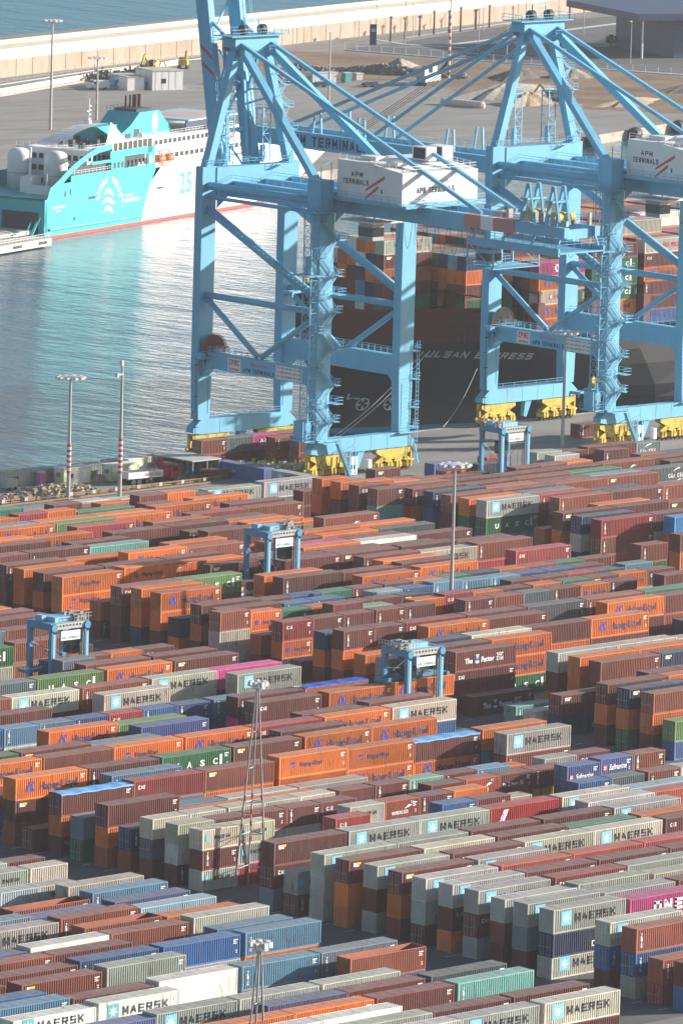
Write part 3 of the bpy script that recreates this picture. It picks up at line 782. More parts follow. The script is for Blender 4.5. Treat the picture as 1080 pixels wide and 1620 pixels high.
DATA = '''-15 654.42 4 111 200 c:M/b/r
-58 793.97 4 0 1 g:M
-31 712.03 2 000 000 m/m/o
-55 759.50 4 10 00 c/o
-23 729.00 4 111 100 o:H/m/c
-32 722.69 2 000 000 l2/o/R
-31 753.82 2 000 000 m/n/c
3 549.38 4 00 20 l/d
-48 799.20 4 100 200 m:T/o/R
-25 716.48 4 111 100 m/c/l
3 511.41 4 10 10 r/r
2 524.05 4 10 10 w!f/o
-26 728.99 4 111 100 d/d/o
-31 718.20 2 000 000 m/m/d
-23 716.61 4 111 100 m/o/m
-65 832.89 2 00 00 k:O/m
-32 710.49 2 000 000 b:T/m/b
-48 749.79 4 100 000 R3/g/r
-48 824.13 4 000 000 r/o/m
-29 729.07 2 000 200 m:T/m/m
-51 762.26 4 000 000 o:H/R/g
-53 828.50 2 11 00 o/g
-2 591.72 4 110 100 g:M/o/r
-44 687.67 4 111 000 m2/m/c
-2 629.35 4 110 200 c:M/o/n
-18 691.60 4 1 2 t:T
-24 691.62 2 11 10 d2/m
-16 691.66 4 11 21 m:y/n:C
-30 712.14 2 000 000 t2/R/o
-36 716.60 4 110 200 o/c/m
4 511.42 4 00 10 m/m
-31 760.00 2 000 000 R3/d/g
-31 747.56 2 000 000 m/c/g
-42 712.59 4 111 100 o:H/m/r
-58 833.13 2 1 0 m:y
0 604.30 4 110 100 m/o/c
-17 703.96 4 111 100 r/m/b
-41 716.42 4 100 000 m/g/l
-30 772.82 2 000 000 m:A/c/m
-2 578.99 4 110 120 m:y/m:A/s
-52 760.62 2 110 000 o/l/G
-31 766.19 2 000 000 d/m/s
-42 753.78 4 000 000 o/n/o
-50 737.50 4 000 000 o!t/g/s
-26 741.46 4 111 100 r:T/m/m
5 524.17 4 10 10 d2/d
-43 704.03 4 000 000 o/l/r
-46 725.01 4 110 100 m/b/R
-50 725.07 4 000 000 o/o/G
-13 616.87 4 111 100 m:y/b/G
-31 724.38 2 000 000 n:y/m/l
-49 724.98 4 100 000 G3/c/b
-7 654.52 2 000 000 m:A/m/G
-33 729.19 2 000 000 m/c/r
-29 741.43 2 000 000 d/d/l
-46 824.01 4 100 000 r/o/c
-58 860.34 2 1 0 R3
-1 578.91 2 10 12 d2:ms/m:T
-19 729.03 4 110 000 c/G/m
-48 762.16 4 100 100 r/c/m
-13 691.65 4 111 222 n:y/o/G
-30 735.16 2 000 000 o/m/R
-29 710.51 2 100 100 r:T/R/o
-26 703.91 4 111 200 R:A/n/o
-14 704.15 4 111 000 o/r/b
-30 741.34 2 000 000 m/s/r
-33 722.61 2 000 000 m:T/m/g
-45 737.40 4 100 000 m:T/c/s
-46 737.40 4 110 100 m/G/o
-35 691.49 4 111 100 o:H/o/m
-35 716.43 4 111 100 m:T/m/d
-42 741.33 4 000 200 m/m/m
0 579.15 4 110 220 g:M/g/g
-40 741.38 4 100 000 o/l/c
-29 703.99 2 100 000 m:T/m/c
-33 753.90 2 000 000 o/m/R
-16 654.22 4 111 200 m/c/g
-55 878.17 2 10 00 m:T/m
9 578.91 4 110 222 g:M/n:C/g:M
-30 705.97 2 111 000 m/c/l
-44 700.20 4 111 100 m:T/m/b
-25 753.72 4 111 000 m/r/s
-45 712.63 4 110 000 m/b/d
-43 753.93 4 000 000 o/m/l
-33 760.08 2 000 000 R3/c/R
-13 591.48 4 111 200 m:T/m/g
-15 641.72 4 111 200 o:H/d/l
-26 753.97 4 111 000 G2/o/G
-41 703.92 4 100 000 m/R/g
-34 728.77 4 110 200 o:H/n/r
-30 722.78 2 000 000 o/d/l
-38 728.82 4 110 200 m/l/r
-44 823.80 4 100 000 n/m/m
-65 839.06 2 00 00 r/r
-2 549.24 4 11 10 l:T/o
-33 710.11 2 000 000 b/m/n
1 591.87 4 110 100 c/m/g
1 549.40 4 00 00 o/c
-43 811.38 4 110 200 r:T/m/c
-55 865.82 2 00 00 m/g
-12 591.50 4 110 200 l:T/G/o
-47 836.77 4 000 000 s/s/b
-22 691.69 4 111 200 m/c/r
-19 642.06 4 111 100 m:T/k/R
-7 623.53 2 000 000 t2:T/r/R
-37 766.38 4 110 100 r:T/R3/m
-46 799.37 4 100 200 r/m/o
4 579.30 4 110 212 g:M/d2/m
-1 641.93 4 110 000 r2/o/c
-23 704.30 4 111 000 c/o/m
-55 872.00 2 10 00 m/o
-19 716.56 4 111 000 c/d/d
-33 735.36 2 000 000 o/l/r
-19 704.25 4 111 100 g/m/o
-10 616.51 4 10 10 g/n
-33 747.72 2 000 000 n/o/o
2 549.64 4 11 20 g/o
-30 691.45 2 10 00 o2/m
-45 811.81 4 100 000 s/n/R
-55 859.43 2 10 00 g/b
-29 735.25 2 000 000 r/c/G
-29 691.62 2 100 210 R:A/o:h/n
-13 642.09 4 111 100 o:H/m/o
-23 654.40 4 111 100 k/n/r
-2 604.03 4 110 100 g:M/o/c
-55 834.40 2 10 00 b3:S/m
-47 824.45 4 000 000 m/m/g
-37 691.50 4 110 200 m2:A/m/m
-26 716.46 4 111 000 m/r/G
-32 759.99 2 000 000 b/l/l
-20 603.68 2 000 200 l:T/c/o
-48 811.81 4 000 000 m/c/m
-46 712.32 4 11 00 o/o
-39 729.91 4 100 000 m/g/s
-16 641.70 4 110 000 m/l/G
-30 747.90 2 000 000 o/m/o
-44 798.94 4 110 120 g:M/G:U/l
-32 753.81 2 000 000 b/b/c
-37 741.70 4 110 200 m:T/o/n
-42 724.91 4 110 100 r:T/o/m
-36 741.64 4 110 000 o/m/g
-33 772.43 2 000 000 m/c/d
-55 884.35 2 00 00 s:C/s
-47 712.56 4 100 100 o:H/o/m
-43 766.24 4 000 000 o/G/c
-64 834.03 2 00 00 r:T/r
-14 691.83 4 111 200 m/o/m
-7 629.71 2 000 000 m:T/R/s
-20 597.38 2 000 000 b/m/l
7 524.22 4 10 20 w!f/w!f
-2 616.47 4 110 200 R2:L/g/o
-58 806.93 4 1 2 g:M
-43 691.58 4 100 200 m:T/m/m
-33 703.93 2 000 000 m/m/l
-52 754.45 2 110 000 m/r/b
-43 725.15 4 110 000 o/r/r
-31 693.49 2 100 100 o:h/m:A/G
-23 604.01 4 111 000 r/g/l
-49 762.23 4 100 000 m/g/o
0 591.58 4 110 100 g/o/R
-22 629.32 4 110 200 c:M/o/r
-35 741.38 4 111 000 m/g/m
-40 728.73 4 000 000 m/m/m
-41 691.42 4 100 100 m/o/m
-48 836.44 4 000 000 G2/R/m
-33 741.54 2 000 000 G/m/c
-54 772.57 2 11 00 m/s
-45 749.84 4 110 100 o/o/l
-49 811.90 4 000 000 m/l/m
-32 660.23 2 10 00 m/o
-11 579.02 4 100 200 m!t/o/m:A
4 536.84 4 10 10 b:T/g
-65 820.49 2 00 21 r/r
-42 691.32 4 100 100 o/o/m
-20 616.15 2 000 000 b:T/r/s
-35 729.00 4 110 000 m/n/R
-32 704.31 2 000 000 b:T/o/c
-29 747.61 2 000 000 m:T/c/n
-49 737.34 4 100 100 o:H/m/o
-14 629.43 4 111 200 m/l/o
-20 691.89 4 1 1 m:Z
-18 704.22 4 111 200 o/o/c
7 511.21 4 00 10 m/o
0 523.93 4 10 10 c:M/b
-32 766.17 2 000 000 m/m/R
-12 691.91 4 111 220 r/o/m
-35 654.15 4 111 000 m2/m/d
-40 691.32 4 100 220 o:h/o:h/m
-31 772.46 2 100 000 l/m/o
-17 716.47 4 111 000 n:y/c/G
-11 616.90 4 111 100 o:h/o/o
1 579.11 4 110 212 m:y/o/o
-50 750.05 4 100 200 o:H/d/o
-40 716.30 4 100 100 o/r/o
-65 826.71 2 00 00 d/m
-28 691.37 4 1 0 m
-22 704.10 4 111 110 o:H/o:H/G:U
-11 629.21 4 110 210 o:h/o:H/o
-41 799.11 4 10 00 o2/m
-44 737.28 4 111 100 m/o/c
-13 604.19 4 111 100 G:U/s/m
0 617.09 4 110 100 m/n/b
-63 835.65 2 11 22 r/r
-34 691.27 4 10 00 n/o
-29 753.79 2 000 000 o:h/o/m
-30 766.64 2 000 000 o:h/o/G
-38 766.49 4 100 000 m/l/m
-11 691.76 4 10 20 G3/b3
-36 691.58 4 111 200 o/o/n
-10 578.85 4 11 12 s/G
-39 742.22 4 100 000 m/g/m
-15 628.95 4 111 200 R:A/l/s
5 591.99 4 110 100 m/n/g
-16 591.36 4 111 100 m:y/o/n
-20 622.42 2 000 000 R:A/r/c
-51 751.89 2 000 000 m/n/d
-45 799.30 4 100 200 o/G/s
-30 760.47 2 000 000 m:y/b/s
-35 766.14 4 110 100 R3:A/R/m
-32 691.47 4 100 000 m:T/m/m
3 523.76 4 10 10 m/b
-38 741.21 4 110 100 m:y/c/c
-46 749.88 4 100 000 o/d/r
-32 735.28 2 100 000 l:T/g/R
-23 629.27 4 111 100 r:T/R/o
-3 549.27 4 11 10 c/m
-11 641.53 4 100 110 m!t/o:H/m
-15 578.89 4 111 100 o:H/r/b
-38 691.29 4 10 00 o2/m:T
-1 629.60 4 110 200 g/r/o
-15 591.37 4 111 200 r/n/c
6 579.48 4 110 121 g:M/m:A/p
2 536.61 4 10 10 r:T/o
-49 799.57 4 100 000 r:T/o/g
-29 759.96 2 000 000 m:T/l/o
5 579.48 4 110 112 g:M/m:A/o
8 592.02 4 100 100 g/b/m
11 579.40 4 110 220 g:M/b:T/m
4 523.90 4 10 20 b:T/s
-25 741.41 4 111 100 o:H/m:T/l
-11 654.21 4 110 200 o/l/m
-22 654.14 4 111 200 g:M/n/g
-2 641.88 4 100 000 l2/l/o
8 498.55 4 00 10 w:MR!f/s
-44 712.51 4 110 100 t/R/g
8 578.97 4 110 210 g:M/s/m
-34 741.09 4 111 200 o:H/g/b
-46 700.00 4 110 100 m/l/l
-3 642.92 2 111 000 d/g/l
-15 616.37 4 111 200 o:H/r/g
-32 741.46 2 000 000 l:T/o/g
-6 635.64 2 000 100 m:Z/m/l
-55 753.32 2 11 00 c/m
-49 848.83 4 000 000 r:HS/c/r
-18 716.53 4 111 000 o/b/r
-13 578.95 4 111 111 o:H/m:y/r
-8 579.14 4 11 20 n:T/r
4 617.05 4 110 000 R3/c/c
-55 771.81 2 00 00 m/d
-29 697.80 2 100 100 m/m/o
-51 737.23 4 000 000 G2/d/n
-40 811.23 4 111 100 m/m/r
-26 654.28 4 111 000 m/m/o
-9 579.08 4 100 200 m/o/r
-26 641.54 4 111 100 m/c/s
-44 762.33 4 111 200 r:HS/s/l
-31 705.85 2 000 000 o:h/b/c
-23 691.84 4 111 200 n/n/R
-44 750.01 4 11 00 m:y/g
-54 840.62 2 10 00 n/R
-25 704.15 4 111 200 o:H/o/l
-41 742.88 4 000 000 k/g/r
-23 616.41 4 111 100 c:M/m/m
-47 849.08 4 000 100 d:C/m/m
1 604.63 4 110 100 m/l/d
3 579.52 4 110 211 m:y/o/m
14 579.13 4 11 00 m/b
-44 811.41 4 110 000 R3:T/m/o
-16 578.69 4 111 000 G/m/R
-47 700.05 4 110 000 o/d/m
-49 861.14 4 000 000 m/c/l
-54 760.22 2 11 00 R3/o
-10 603.80 4 10 00 g:M/o
-10 591.32 4 10 00 l/n
-32 729.10 2 000 000 b:T/r/g
-37 754.07 4 100 100 c:M/r/n
4 604.58 4 110 100 r2/c/o
-50 712.55 4 000 000 s/g/r
-53 766.27 2 11 00 r/g
-21 603.78 4 111 100 m/o/m
-7 548.68 2 00 00 g/G
-51 724.58 2 110 000 R/l/l
1 536.30 4 10 20 r!x/m
5 617.10 4 110 000 m/o/g
-49 712.45 4 100 100 o:H/l/s
-40 703.86 4 110 100 o:h/g/l
-18 603.85 4 111 100 o:H/l/g
2 617.27 4 110 100 c:M/r/R
-35 710.25 2 00 00 l2/G
-20 641.66 2 000 000 l:T/b/n
10 524.54 4 11 10 g/l
-30 728.98 2 100 000 R:A/l/g
-6 660.64 2 000 100 r:T/R/g
-10 654.48 4 110 120 g:M/m:T/m
-40 753.69 4 100 000 w!f/m/m
-1 548.93 4 10 10 v/s
-41 811.42 4 110 000 o/R/o
-23 642.09 4 111 200 c:M/g/o
-33 691.62 4 100 200 m/o/m
-13 629.77 4 111 100 o:H/g/s
-47 799.66 4 100 100 n:T/b/G
-41 755.20 4 000 000 m/l/l
5 604.54 4 110 100 m/o/r
-29 716.69 2 100 100 m:T/l/r
-46 811.68 4 100 000 r/G/d
-54 859.30 2 10 00 g/c
-37 703.81 4 110 100 G3:U/r/G
-21 692.39 4 111 220 m:Z/m:A/m
-47 737.60 4 110 000 o2/m/m
-17 691.07 2 1 0 w
-31 699.67 2 000 000 G:U/m/c
-30 754.29 2 000 000 G2/R/l
-24 753.52 4 10 00 n/m
4 549.87 4 10 10 l:T/o
-30 662.05 2 11 00 o/m
-31 687.31 2 111 220 r/c/g
7 498.53 4 10 10 l/n
-33 716.29 2 000 000 G2/d/g
-40 798.80 4 111 100 m:y/o/R
0 549.16 4 10 10 l2/b
-20 609.93 2 000 000 l:T/c/r
13 579.31 4 10 12 r:T/R
-49 824.21 4 000 000 m/m/g
-46 836.33 4 100 100 r:y/m/n
-6 623.16 2 000 000 m/c/G
11 537.05 4 11 10 m:T/m
0 536.46 4 11 10 r:T/b
-51 730.76 2 110 000 o:h/r/l
-27 691.78 4 000 000 n/o/m
-11 591.36 4 110 100 R:A/s/R
12 579.32 4 110 122 r:T/b:T/g
8 511.19 4 10 20 w:MR!f/c
-33 766.25 2 000 000 G/b/n
4 592.15 4 110 200 r2/m/m
-38 811.09 4 111 000 m/c/G
-43 823.69 4 110 100 m/r/l
5 511.23 4 00 10 r:y/m
-6 654.46 2 000 200 b3:S/c/G
-17 616.36 4 111 100 b3/r/G
9 591.87 4 100 200 k:O/o/l
-52 735.96 2 110 000 m/o/m
-25 691.58 4 11 10 o/r
-25 641.64 4 111 100 o:H/m/o
-52 746.04 2 000 000 o/o/r
-7 597.85 2 000 000 c/m/c
-38 754.17 4 110 000 m/c/b
7 549.66 4 10 20 s:T/G
-15 704.59 4 110 000 m/o/m
-15 603.69 4 111 100 o:h/m/r
-20 628.66 2 000 000 b:T/r/o
-48 860.66 4 000 000 m/R/o
1 617.17 4 100 000 G2/m/o
-47 812.14 4 000 000 o2/r/s
-7 554.86 2 00 00 m/m
-6 591.39 2 000 100 m/g/o
-7 635.89 2 000 000 l:T/g/m
-32 747.64 2 000 000 l:T/g/G
-43 836.00 4 110 000 r:T/g/c
-22 667.23 4 10 10 o!t/G
-42 766.30 4 000 000 d/m/c
0 629.85 4 110 200 g:M/o/G
7 592.00 4 110 200 g/m/c
-5 623.01 2 000 000 o/b/s
-30 655.87 2 11 00 r/g
2 511.29 4 00 00 v/c
-33 641.28 4 100 000 s/c/m
-18 641.40 4 111 200 m:A/m/g
-3 636.74 2 111 100 b/m/c
-6 585.21 2 000 000 m:A/m/d
-25 654.33 4 111 100 m:y/o/o
-48 725.45 4 100 100 R3/b/G
-6 554.72 2 00 20 c/g
-30 668.23 2 11 00 m:A/o
2 579.66 4 110 212 g:M/m/g
-20 634.86 2 000 100 n2:T/m/c
-54 747.66 2 11 00 m/m
-18 616.26 4 110 100 G3/m/l
7 537.15 4 10 10 l:T/r
10 537.36 4 11 10 g/d
7 579.56 4 100 200 g:M/m/m
-11 603.74 4 110 100 r:y/o/n
10 511.94 4 11 20 g:M/l
-36 798.94 2 11 10 r:T/G
-5 610.66 2 000 100 r2:HS/m/G
-25 616.18 4 111 100 s/o/g
-54 734.84 2 00 00 m/g
12 524.74 4 11 10 o/o
-6 603.75 2 000 000 m:A/o/n
-25 628.72 4 111 200 G3:U/l/m
-40 823.54 4 110 000 m:y/g/o
-21 680.08 4 10 10 o:H/R
-18 655.06 4 111 200 o:H/r/g
-6 548.26 2 00 10 g:ms/r
-7 648.34 2 000 000 g/m/R
-26 691.38 2 111 120 m:T/o/r
-16 603.67 4 110 000 s/R/l
-5 616.83 2 000 200 m:T/m/l
-7 604.13 2 000 000 c/m/d
-6 629.47 2 000 000 r2:HS/r/m
-39 754.53 4 000 000 m/o/g
12 537.41 4 11 20 m/m
6 499.00 4 00 00 b/G
-3 618.36 2 111 000 m:HS/c/g
-6 597.57 2 000 100 m:T/c/m
-7 578.75 2 000 120 c/d/m
-36 653.74 4 110 000 o/c/m
8 604.88 4 100 000 m/r/m
-9 647.71 2 00 00 o/o
-37 811.08 4 111 000 b2/o/d
-39 798.63 4 111 200 n/g/n
11 524.74 4 11 20 v/b
-5 585.36 2 000 100 c:ms/g:ms/R
2 604.96 4 110 100 c:M/l/g
-33 653.66 4 100 100 r/l/s
-50 844.54 2 000 000 o/b/m
-3 655.94 2 111 000 g/s/o
-7 591.68 2 000 000 c/n/g
-40 766.01 4 100 100 m/s/m
8 550.08 4 10 10 r!x/b
-12 578.36 4 1 2 m
-3 649.74 2 111 100 r:T/c/m
-27 641.12 2 111 000 s/s/r
11 550.23 4 11 20 d/r
-7 585.07 2 000 000 c/n/o
-4 542.28 2 00 10 p/s
-4 548.46 2 00 00 g:ms/o
-38 715.86 4 11 00 m:Z/m
-6 641.84 2 000 100 m:T/y/m
-30 643.56 4 11 00 r/d
-3 612.18 2 111 100 b/c/r
2 630.13 4 110 000 m:A/s/m
-53 721.23 4 000 000 G2/o/m
-4 597.79 2 000 200 R:A/l/n
-1 523.36 4 10 00 s/m
-46 762.20 4 10 00 G2/m
-5 631.14 2 11 00 c/g
-6 579.03 2 000 210 c/g/m:T
-63 906.02 2 0 1 m:T
2 592.50 4 110 200 m:A/c/r
-34 653.66 4 111 100 m2/g/m
3 592.51 4 110 200 g:M/m/G
-5 643.62 2 111 200 b3:S/G/o
10 499.63 4 10 00 v/r
-5 579.18 2 000 212 c:ms/m:T/g:ms
7 605.10 4 100 000 c/m/o
-51 791.10 2 111 000 o:h/o/m
-38 798.71 4 111 120 R:T/r:T/r
6 592.51 4 110 200 R3:A/l/d
-50 803.57 2 000 000 o/r/m
6 605.05 4 110 100 g/m/b
-7 611.00 2 000 200 m/o/l
13 524.90 4 11 10 w:OP!f/c
-50 791.21 2 111 000 o:h/m/m
-51 718.41 2 100 000 o/G/m
-49 791.15 2 111 000 m:A/m/m
1 630.19 4 100 000 o/m/s
-50 809.75 2 000 000 r/m/c
-50 797.39 2 110 000 o/s/g
12 512.43 4 11 10 o/c
-53 757.50 2 11 00 o/d
-53 816.20 2 10 00 r/l
-48 791.11 2 111 200 m/t/l
-52 871.72 2 11 00 r/l
12 550.26 4 11 10 t:T/m
-7 617.36 2 000 100 m:T/c/c
-2 536.67 4 00 20 r!x/l
-50 832.19 2 000 000 m/c/m
-53 795.21 4 00 00 m/m
-26 697.56 2 111 100 m/o/R
-28 642.64 2 000 000 n/m/o
-39 717.60 4 100 200 m:y/G/s
-1 535.67 4 00 00 v/G
-47 749.91 4 000 000 m/m/r
-9 603.70 4 11 00 o/b
-28 767.42 4 111 000 m/c/G
-54 871.60 2 10 00 m:T/g
-54 722.53 4 11 00 c/c
-5 604.48 2 000 100 c:ms/R/m
13 512.57 4 11 00 w!f/R
14 537.73 4 11 10 m/r
14 525.35 4 11 10 g/r
14 550.37 4 11 20 m/c
-49 836.52 4 000 000 m/o/l
-50 838.36 2 000 000 r/o/b
-31 647.48 4 100 100 r/c/s
15 537.86 4 11 10 g:M/c
-52 822.42 4 11 00 m/n
-30 631.25 4 111 000 G:U/c/m
-41 730.57 4 10 00 k:O/m
-47 762.22 4 11 00 o/o
-9 591.39 4 11 00 o/n
15 525.53 4 11 00 g/b
15 550.91 4 11 10 c:M/m
5 496.66 4 10 00 m/d
-34 798.61 4 111 000 m/o/m
-4 630.72 4 11 00 l/n'''
_li = 0
for ln in DATA.split('\n'):
    r, x, nl, hc, ind, cols = ln.split(); r = int(r); x = float(x); L = 12.192 if nl == '4' else 6.058
    cols = cols.split('/'); n = len(cols); z = 0.0
    hs = [HC if h == '1' else ST for h in hc]
    for t in range(n-1, -1, -1):
        key = '%d_%.2f_%d' % (r, x, t); jx = random.Random(key+'x').uniform(-.05, .05); jy = random.Random(key+'y').uniform(-.05, .05)
        cx, cy = x+L/2+(jx if t else 0), Y_ROW0-PITCH*r+1.219+(jy if t else 0)
        if ind[t] != '0':
            li = LABELS[_li] if _li < len(LABELS) else 'shipping container'; _li += 1
            add_container(cx, cy, z, L, hs[t], cols[t], key, li, ind[t] == '2')
        else: add_far(cx, cy, z, L, hs[t], cols[t], key)
        z += hs[t]
# ---- deck cargo of the container ship, seen far off: part of the same mass
crnd = random.Random(5)
bays = [(893.4, 5, 12, 17.0, 6, 'c:YM/m:y/o/m/G/m'), (907.4, 2, 16, 16.6, 5, ''), (921.5, 0, 16, 15.2, 5, 'k:O/o:H/c:YM/o:H/o:H'), (935.6, 0, 16, 14.9, 6, 'm:T/G:U/G:U/G:U/o:H/d'), (949.7, 0, 16, 15.2, 6, 'c:YM/m:A/o:H/m:T/m/b3'), (963.8, 0, 16, 15.2, 6, ''), (977.9, 0, 16, 15.2, 6, ''), (992, 0, 16, 15.2, 6, '')]
for bi, (bx, j0, j1, bz, nt_, spec) in enumerate(bays):
    for j in range(j0, j1):
        z = bz; tn = nt_
        if j >= j0+3: tn = nt_+(1 if bi in (2, 3, 4) else 0)+(1 if bi in (5, 6, 7) and j > 5 else 0)
        if bi == 0: tn = nt_ if j < 9 else nt_-1
        sp = spec.split('/') if (j == j0 and spec) else []
        if j == j0+2 and bi == 3: tn, sp = 7, ['r2:HY']
        for t in range(tn):
            k = tn-1-t
            code = sp[k] if k < len(sp) else crnd.choice(['o','o','o','m','m','m','r','n','G','g','m','k' if crnd.random() < .4 else 'o','l','w' if crnd.random() < .5 else 'm'])
            add_far(bx+6.096, 914.0+2.52*j+1.22, z, 12.192, ST+.07, code, 'cargo%d%d%d' % (bi, j, t)); z += ST+.09

def finish_stuff():
    me = bpy.data.meshes.new('far_containers'); V = np.concatenate(STUFF['v'])
    me.from_pydata(V.tolist(), [], STUFF['f'])
    for m in smats: me.materials.append(m)
    me.polygons.foreach_set('material_index', STUFF['m'])
    at = me.color_attributes.new('paint', 'FLOAT_COLOR', 'POINT'); at.data.foreach_set('color', np.concatenate(STUFF['col']).ravel())
    me.update(); o = bpy.data.objects.new('far_containers', me); COL.objects.link(o)
    tag(o, 'all the smaller stacked containers at the back of the yard and on the black ship', 'shipping containers', None, 'stuff')

# ------------------------------------------------------------------ ground, quays, water, far land
def asphalt(name, col, patch, amt=.6, sc=.035, stretch=(1,1,1), noise=.2):
    return mat(name, col, .9, spec=.15, noise=noise, nscale=.14, dirt=patch, dirt_amt=amt, dirt_scale=sc, stretch=stretch, bump=.08, bscale=2)
def sheet(name, pts, z, m, kind='structure', label=None, cat=None):
    b = MB(); b.poly([(p[0], p[1], z) for p in pts]); o = b.build(name, m); tag(o, label, cat, None, kind)
    if o.data.polygons[0].normal.z < 0: o.data.flip_normals()
    return o
def slab(name, pts, z0, z1, mats, kind='structure'):
    """prism with a top (slot 0) and side walls (slot 1)"""
    b = MB(); b.poly([(p[0], p[1], z1) for p in pts], 0)
    n = len(pts)
    for k in range(n):
        a, c = pts[k], pts[(k+1) % n]; b.quad((a[0],a[1],z0),(c[0],c[1],z0),(c[0],c[1],z1),(a[0],a[1],z1), 1)
    return tag(b.build(name, mats), kind=kind)
quay_wall = mat('quay_wall_concrete', (.36,.32,.26), .85, noise=.18, nscale=.3, dirt=(.10,.09,.07), dirt_amt=.7, dirt_scale=.12, stretch=(1,1,2.5))
yard_mat = asphalt('yard_asphalt', (.12,.12,.122), (.19,.18,.17))
apron_mat = asphalt('quay_apron_asphalt', (.25,.235,.22), (.33,.31,.285), .7, .05, (.35,1,1))
soil = mat('bare_brown_soil', (.27,.19,.135), .95, spec=.05, noise=.3, nscale=.05, dirt=(.17,.13,.10), dirt_amt=.8, dirt_scale=.045, bump=.5, bscale=.5)
slab('yard_ground', [(200,250),(1700,250),(1700,911),(200,911)], -6, 0, [yard_mat, quay_wall])
sheet('quay_apron', [(838,868),(1500,868),(1500,910.4),(838,910.4)], .004, apron_mat)
conc = mat('pale_concrete', (.50,.47,.42), .85, noise=.12, nscale=.3, dirt=(.30,.27,.23), dirt_amt=.5, dirt_scale=.2)
sheet('quay_kerb_strip', [(700,909.2),(1500,909.2),(1500,910.6),(700,910.6)], .01, conc)
sheet('service_road', [(640,882),(838,868),(838,905),(640,905)], .006, mat('dusty_grey_asphalt', (.24,.23,.215), .9, noise=.2, nscale=.2, dirt=(.35,.31,.27), dirt_amt=.6, dirt_scale=.1))
# white slot markings and the lane at the foot of the near block, painted sunlit pale
line_w = mat('worn_white_paint', (.55,.55,.53), .8, noise=.3, nscale=1.5)
b = MB()
for k in range(-30, 16):
    y = Y_ROW0-PITCH*k-1.2
    for x in (567.5, 577.6): b.quad((x,y,0),(x+1.6,y,0),(x+1.6,y+.14,0),(x,y+.14,0))
for k in range(-50, -8):
    y = Y_ROW0-PITCH*k-1.2
    b.quad((689,y,0),(690.6,y,0),(690.6,y+.14,0),(689,y+.14,0)); b.quad((680,y,0),(681.6,y,0),(681.6,y+.14,0),(680,y+.14,0))
for x in (562.5, 684.5): b.quad((x,470,0),(x+.2,470,0),(x+.2,870,0),(x,870,0))
o = b.build('lane_markings', line_w); o.location.z = .008; tag(o, kind='structure')
sheet('cross_lane', [(566,200),(1000,200),(1000,545.5),(566,545.5)], .005, mat('sunlit_lane_grey', (.22,.21,.195), .9, noise=.2, nscale=.2, dirt=(.12,.115,.11), dirt_amt=.5, dirt_scale=.06))  # paler than the yard asphalt: sunlight on this ground put into the colour

# water: one sheet, small steep ripples in bump, wind streaks
wm = bpy.data.materials.new('harbour_water'); wm.use_nodes = True; nt = wm.node_tree; bs = nt.nodes['Principled BSDF']
bs.inputs['Base Color'].default_value = (.012,.10,.17,1); bs.inputs['Roughness'].default_value = .10; bs.inputs['IOR'].default_value = 1.33; bs.inputs['Specular IOR Level'].default_value = .5
g = nt.nodes.new('ShaderNodeNewGeometry')
def wave(scale, stretch, rot, detail):
    mp = nt.nodes.new('ShaderNodeMapping'); mp.inputs['Scale'].default_value = stretch; mp.inputs['Rotation'].default_value = (0,0,rot); nt.links.new(g.outputs['Position'], mp.inputs['Vector'])
    n = nt.nodes.new('ShaderNodeTexNoise'); n.inputs['Scale'].default_value = scale; n.inputs['Detail'].default_value = detail; n.inputs['Roughness'].default_value = .55; nt.links.new(mp.outputs[0], n.inputs['Vector'])
    return n.outputs['Fac']
w1 = wave(.55, (1,.35,1), math.radians(40), 4); w2 = wave(.09, (1,.4,1), math.radians(48), 3)
ad = nt.nodes.new('ShaderNodeMath'); ad.operation = 'MULTIPLY_ADD'; nt.links.new(w2, ad.inputs[0]); ad.inputs[1].default_value = 2.0; nt.links.new(w1, ad.inputs[2])
bp = nt.nodes.new('ShaderNodeBump'); bp.inputs['Strength'].default_value = .5; bp.inputs['Distance'].default_value = .55; nt.links.new(ad.outputs[0], bp.inputs['Height']); nt.links.new(bp.outputs[0], bs.inputs['Normal'])
sheet('harbour_water', [(-3000,880),(5000,880),(5000,1900),(-3000,1900)], -2.5, wm)
sm = wm.copy(); sm.name = 'open_sea_water'; s_b = sm.node_tree.nodes['Principled BSDF']; s_b.inputs['Base Color'].default_value = (.02,.17,.26,1); s_b.inputs['Roughness'].default_value = .3
for n in sm.node_tree.nodes:
    if n.bl_idname == 'ShaderNodeBump': n.inputs['Strength'].default_value = .7; n.inputs['Distance'].default_value = 1.2
    if n.bl_idname == 'ShaderNodeTexNoise': n.inputs['Scale'].default_value *= .45
sheet('open_sea', [(-20000,1480),(-2000,740),(1276.2,1489.5),(1720,1613),(9000,3200),(9000,40000),(-20000,40000)], -2.0, sm)
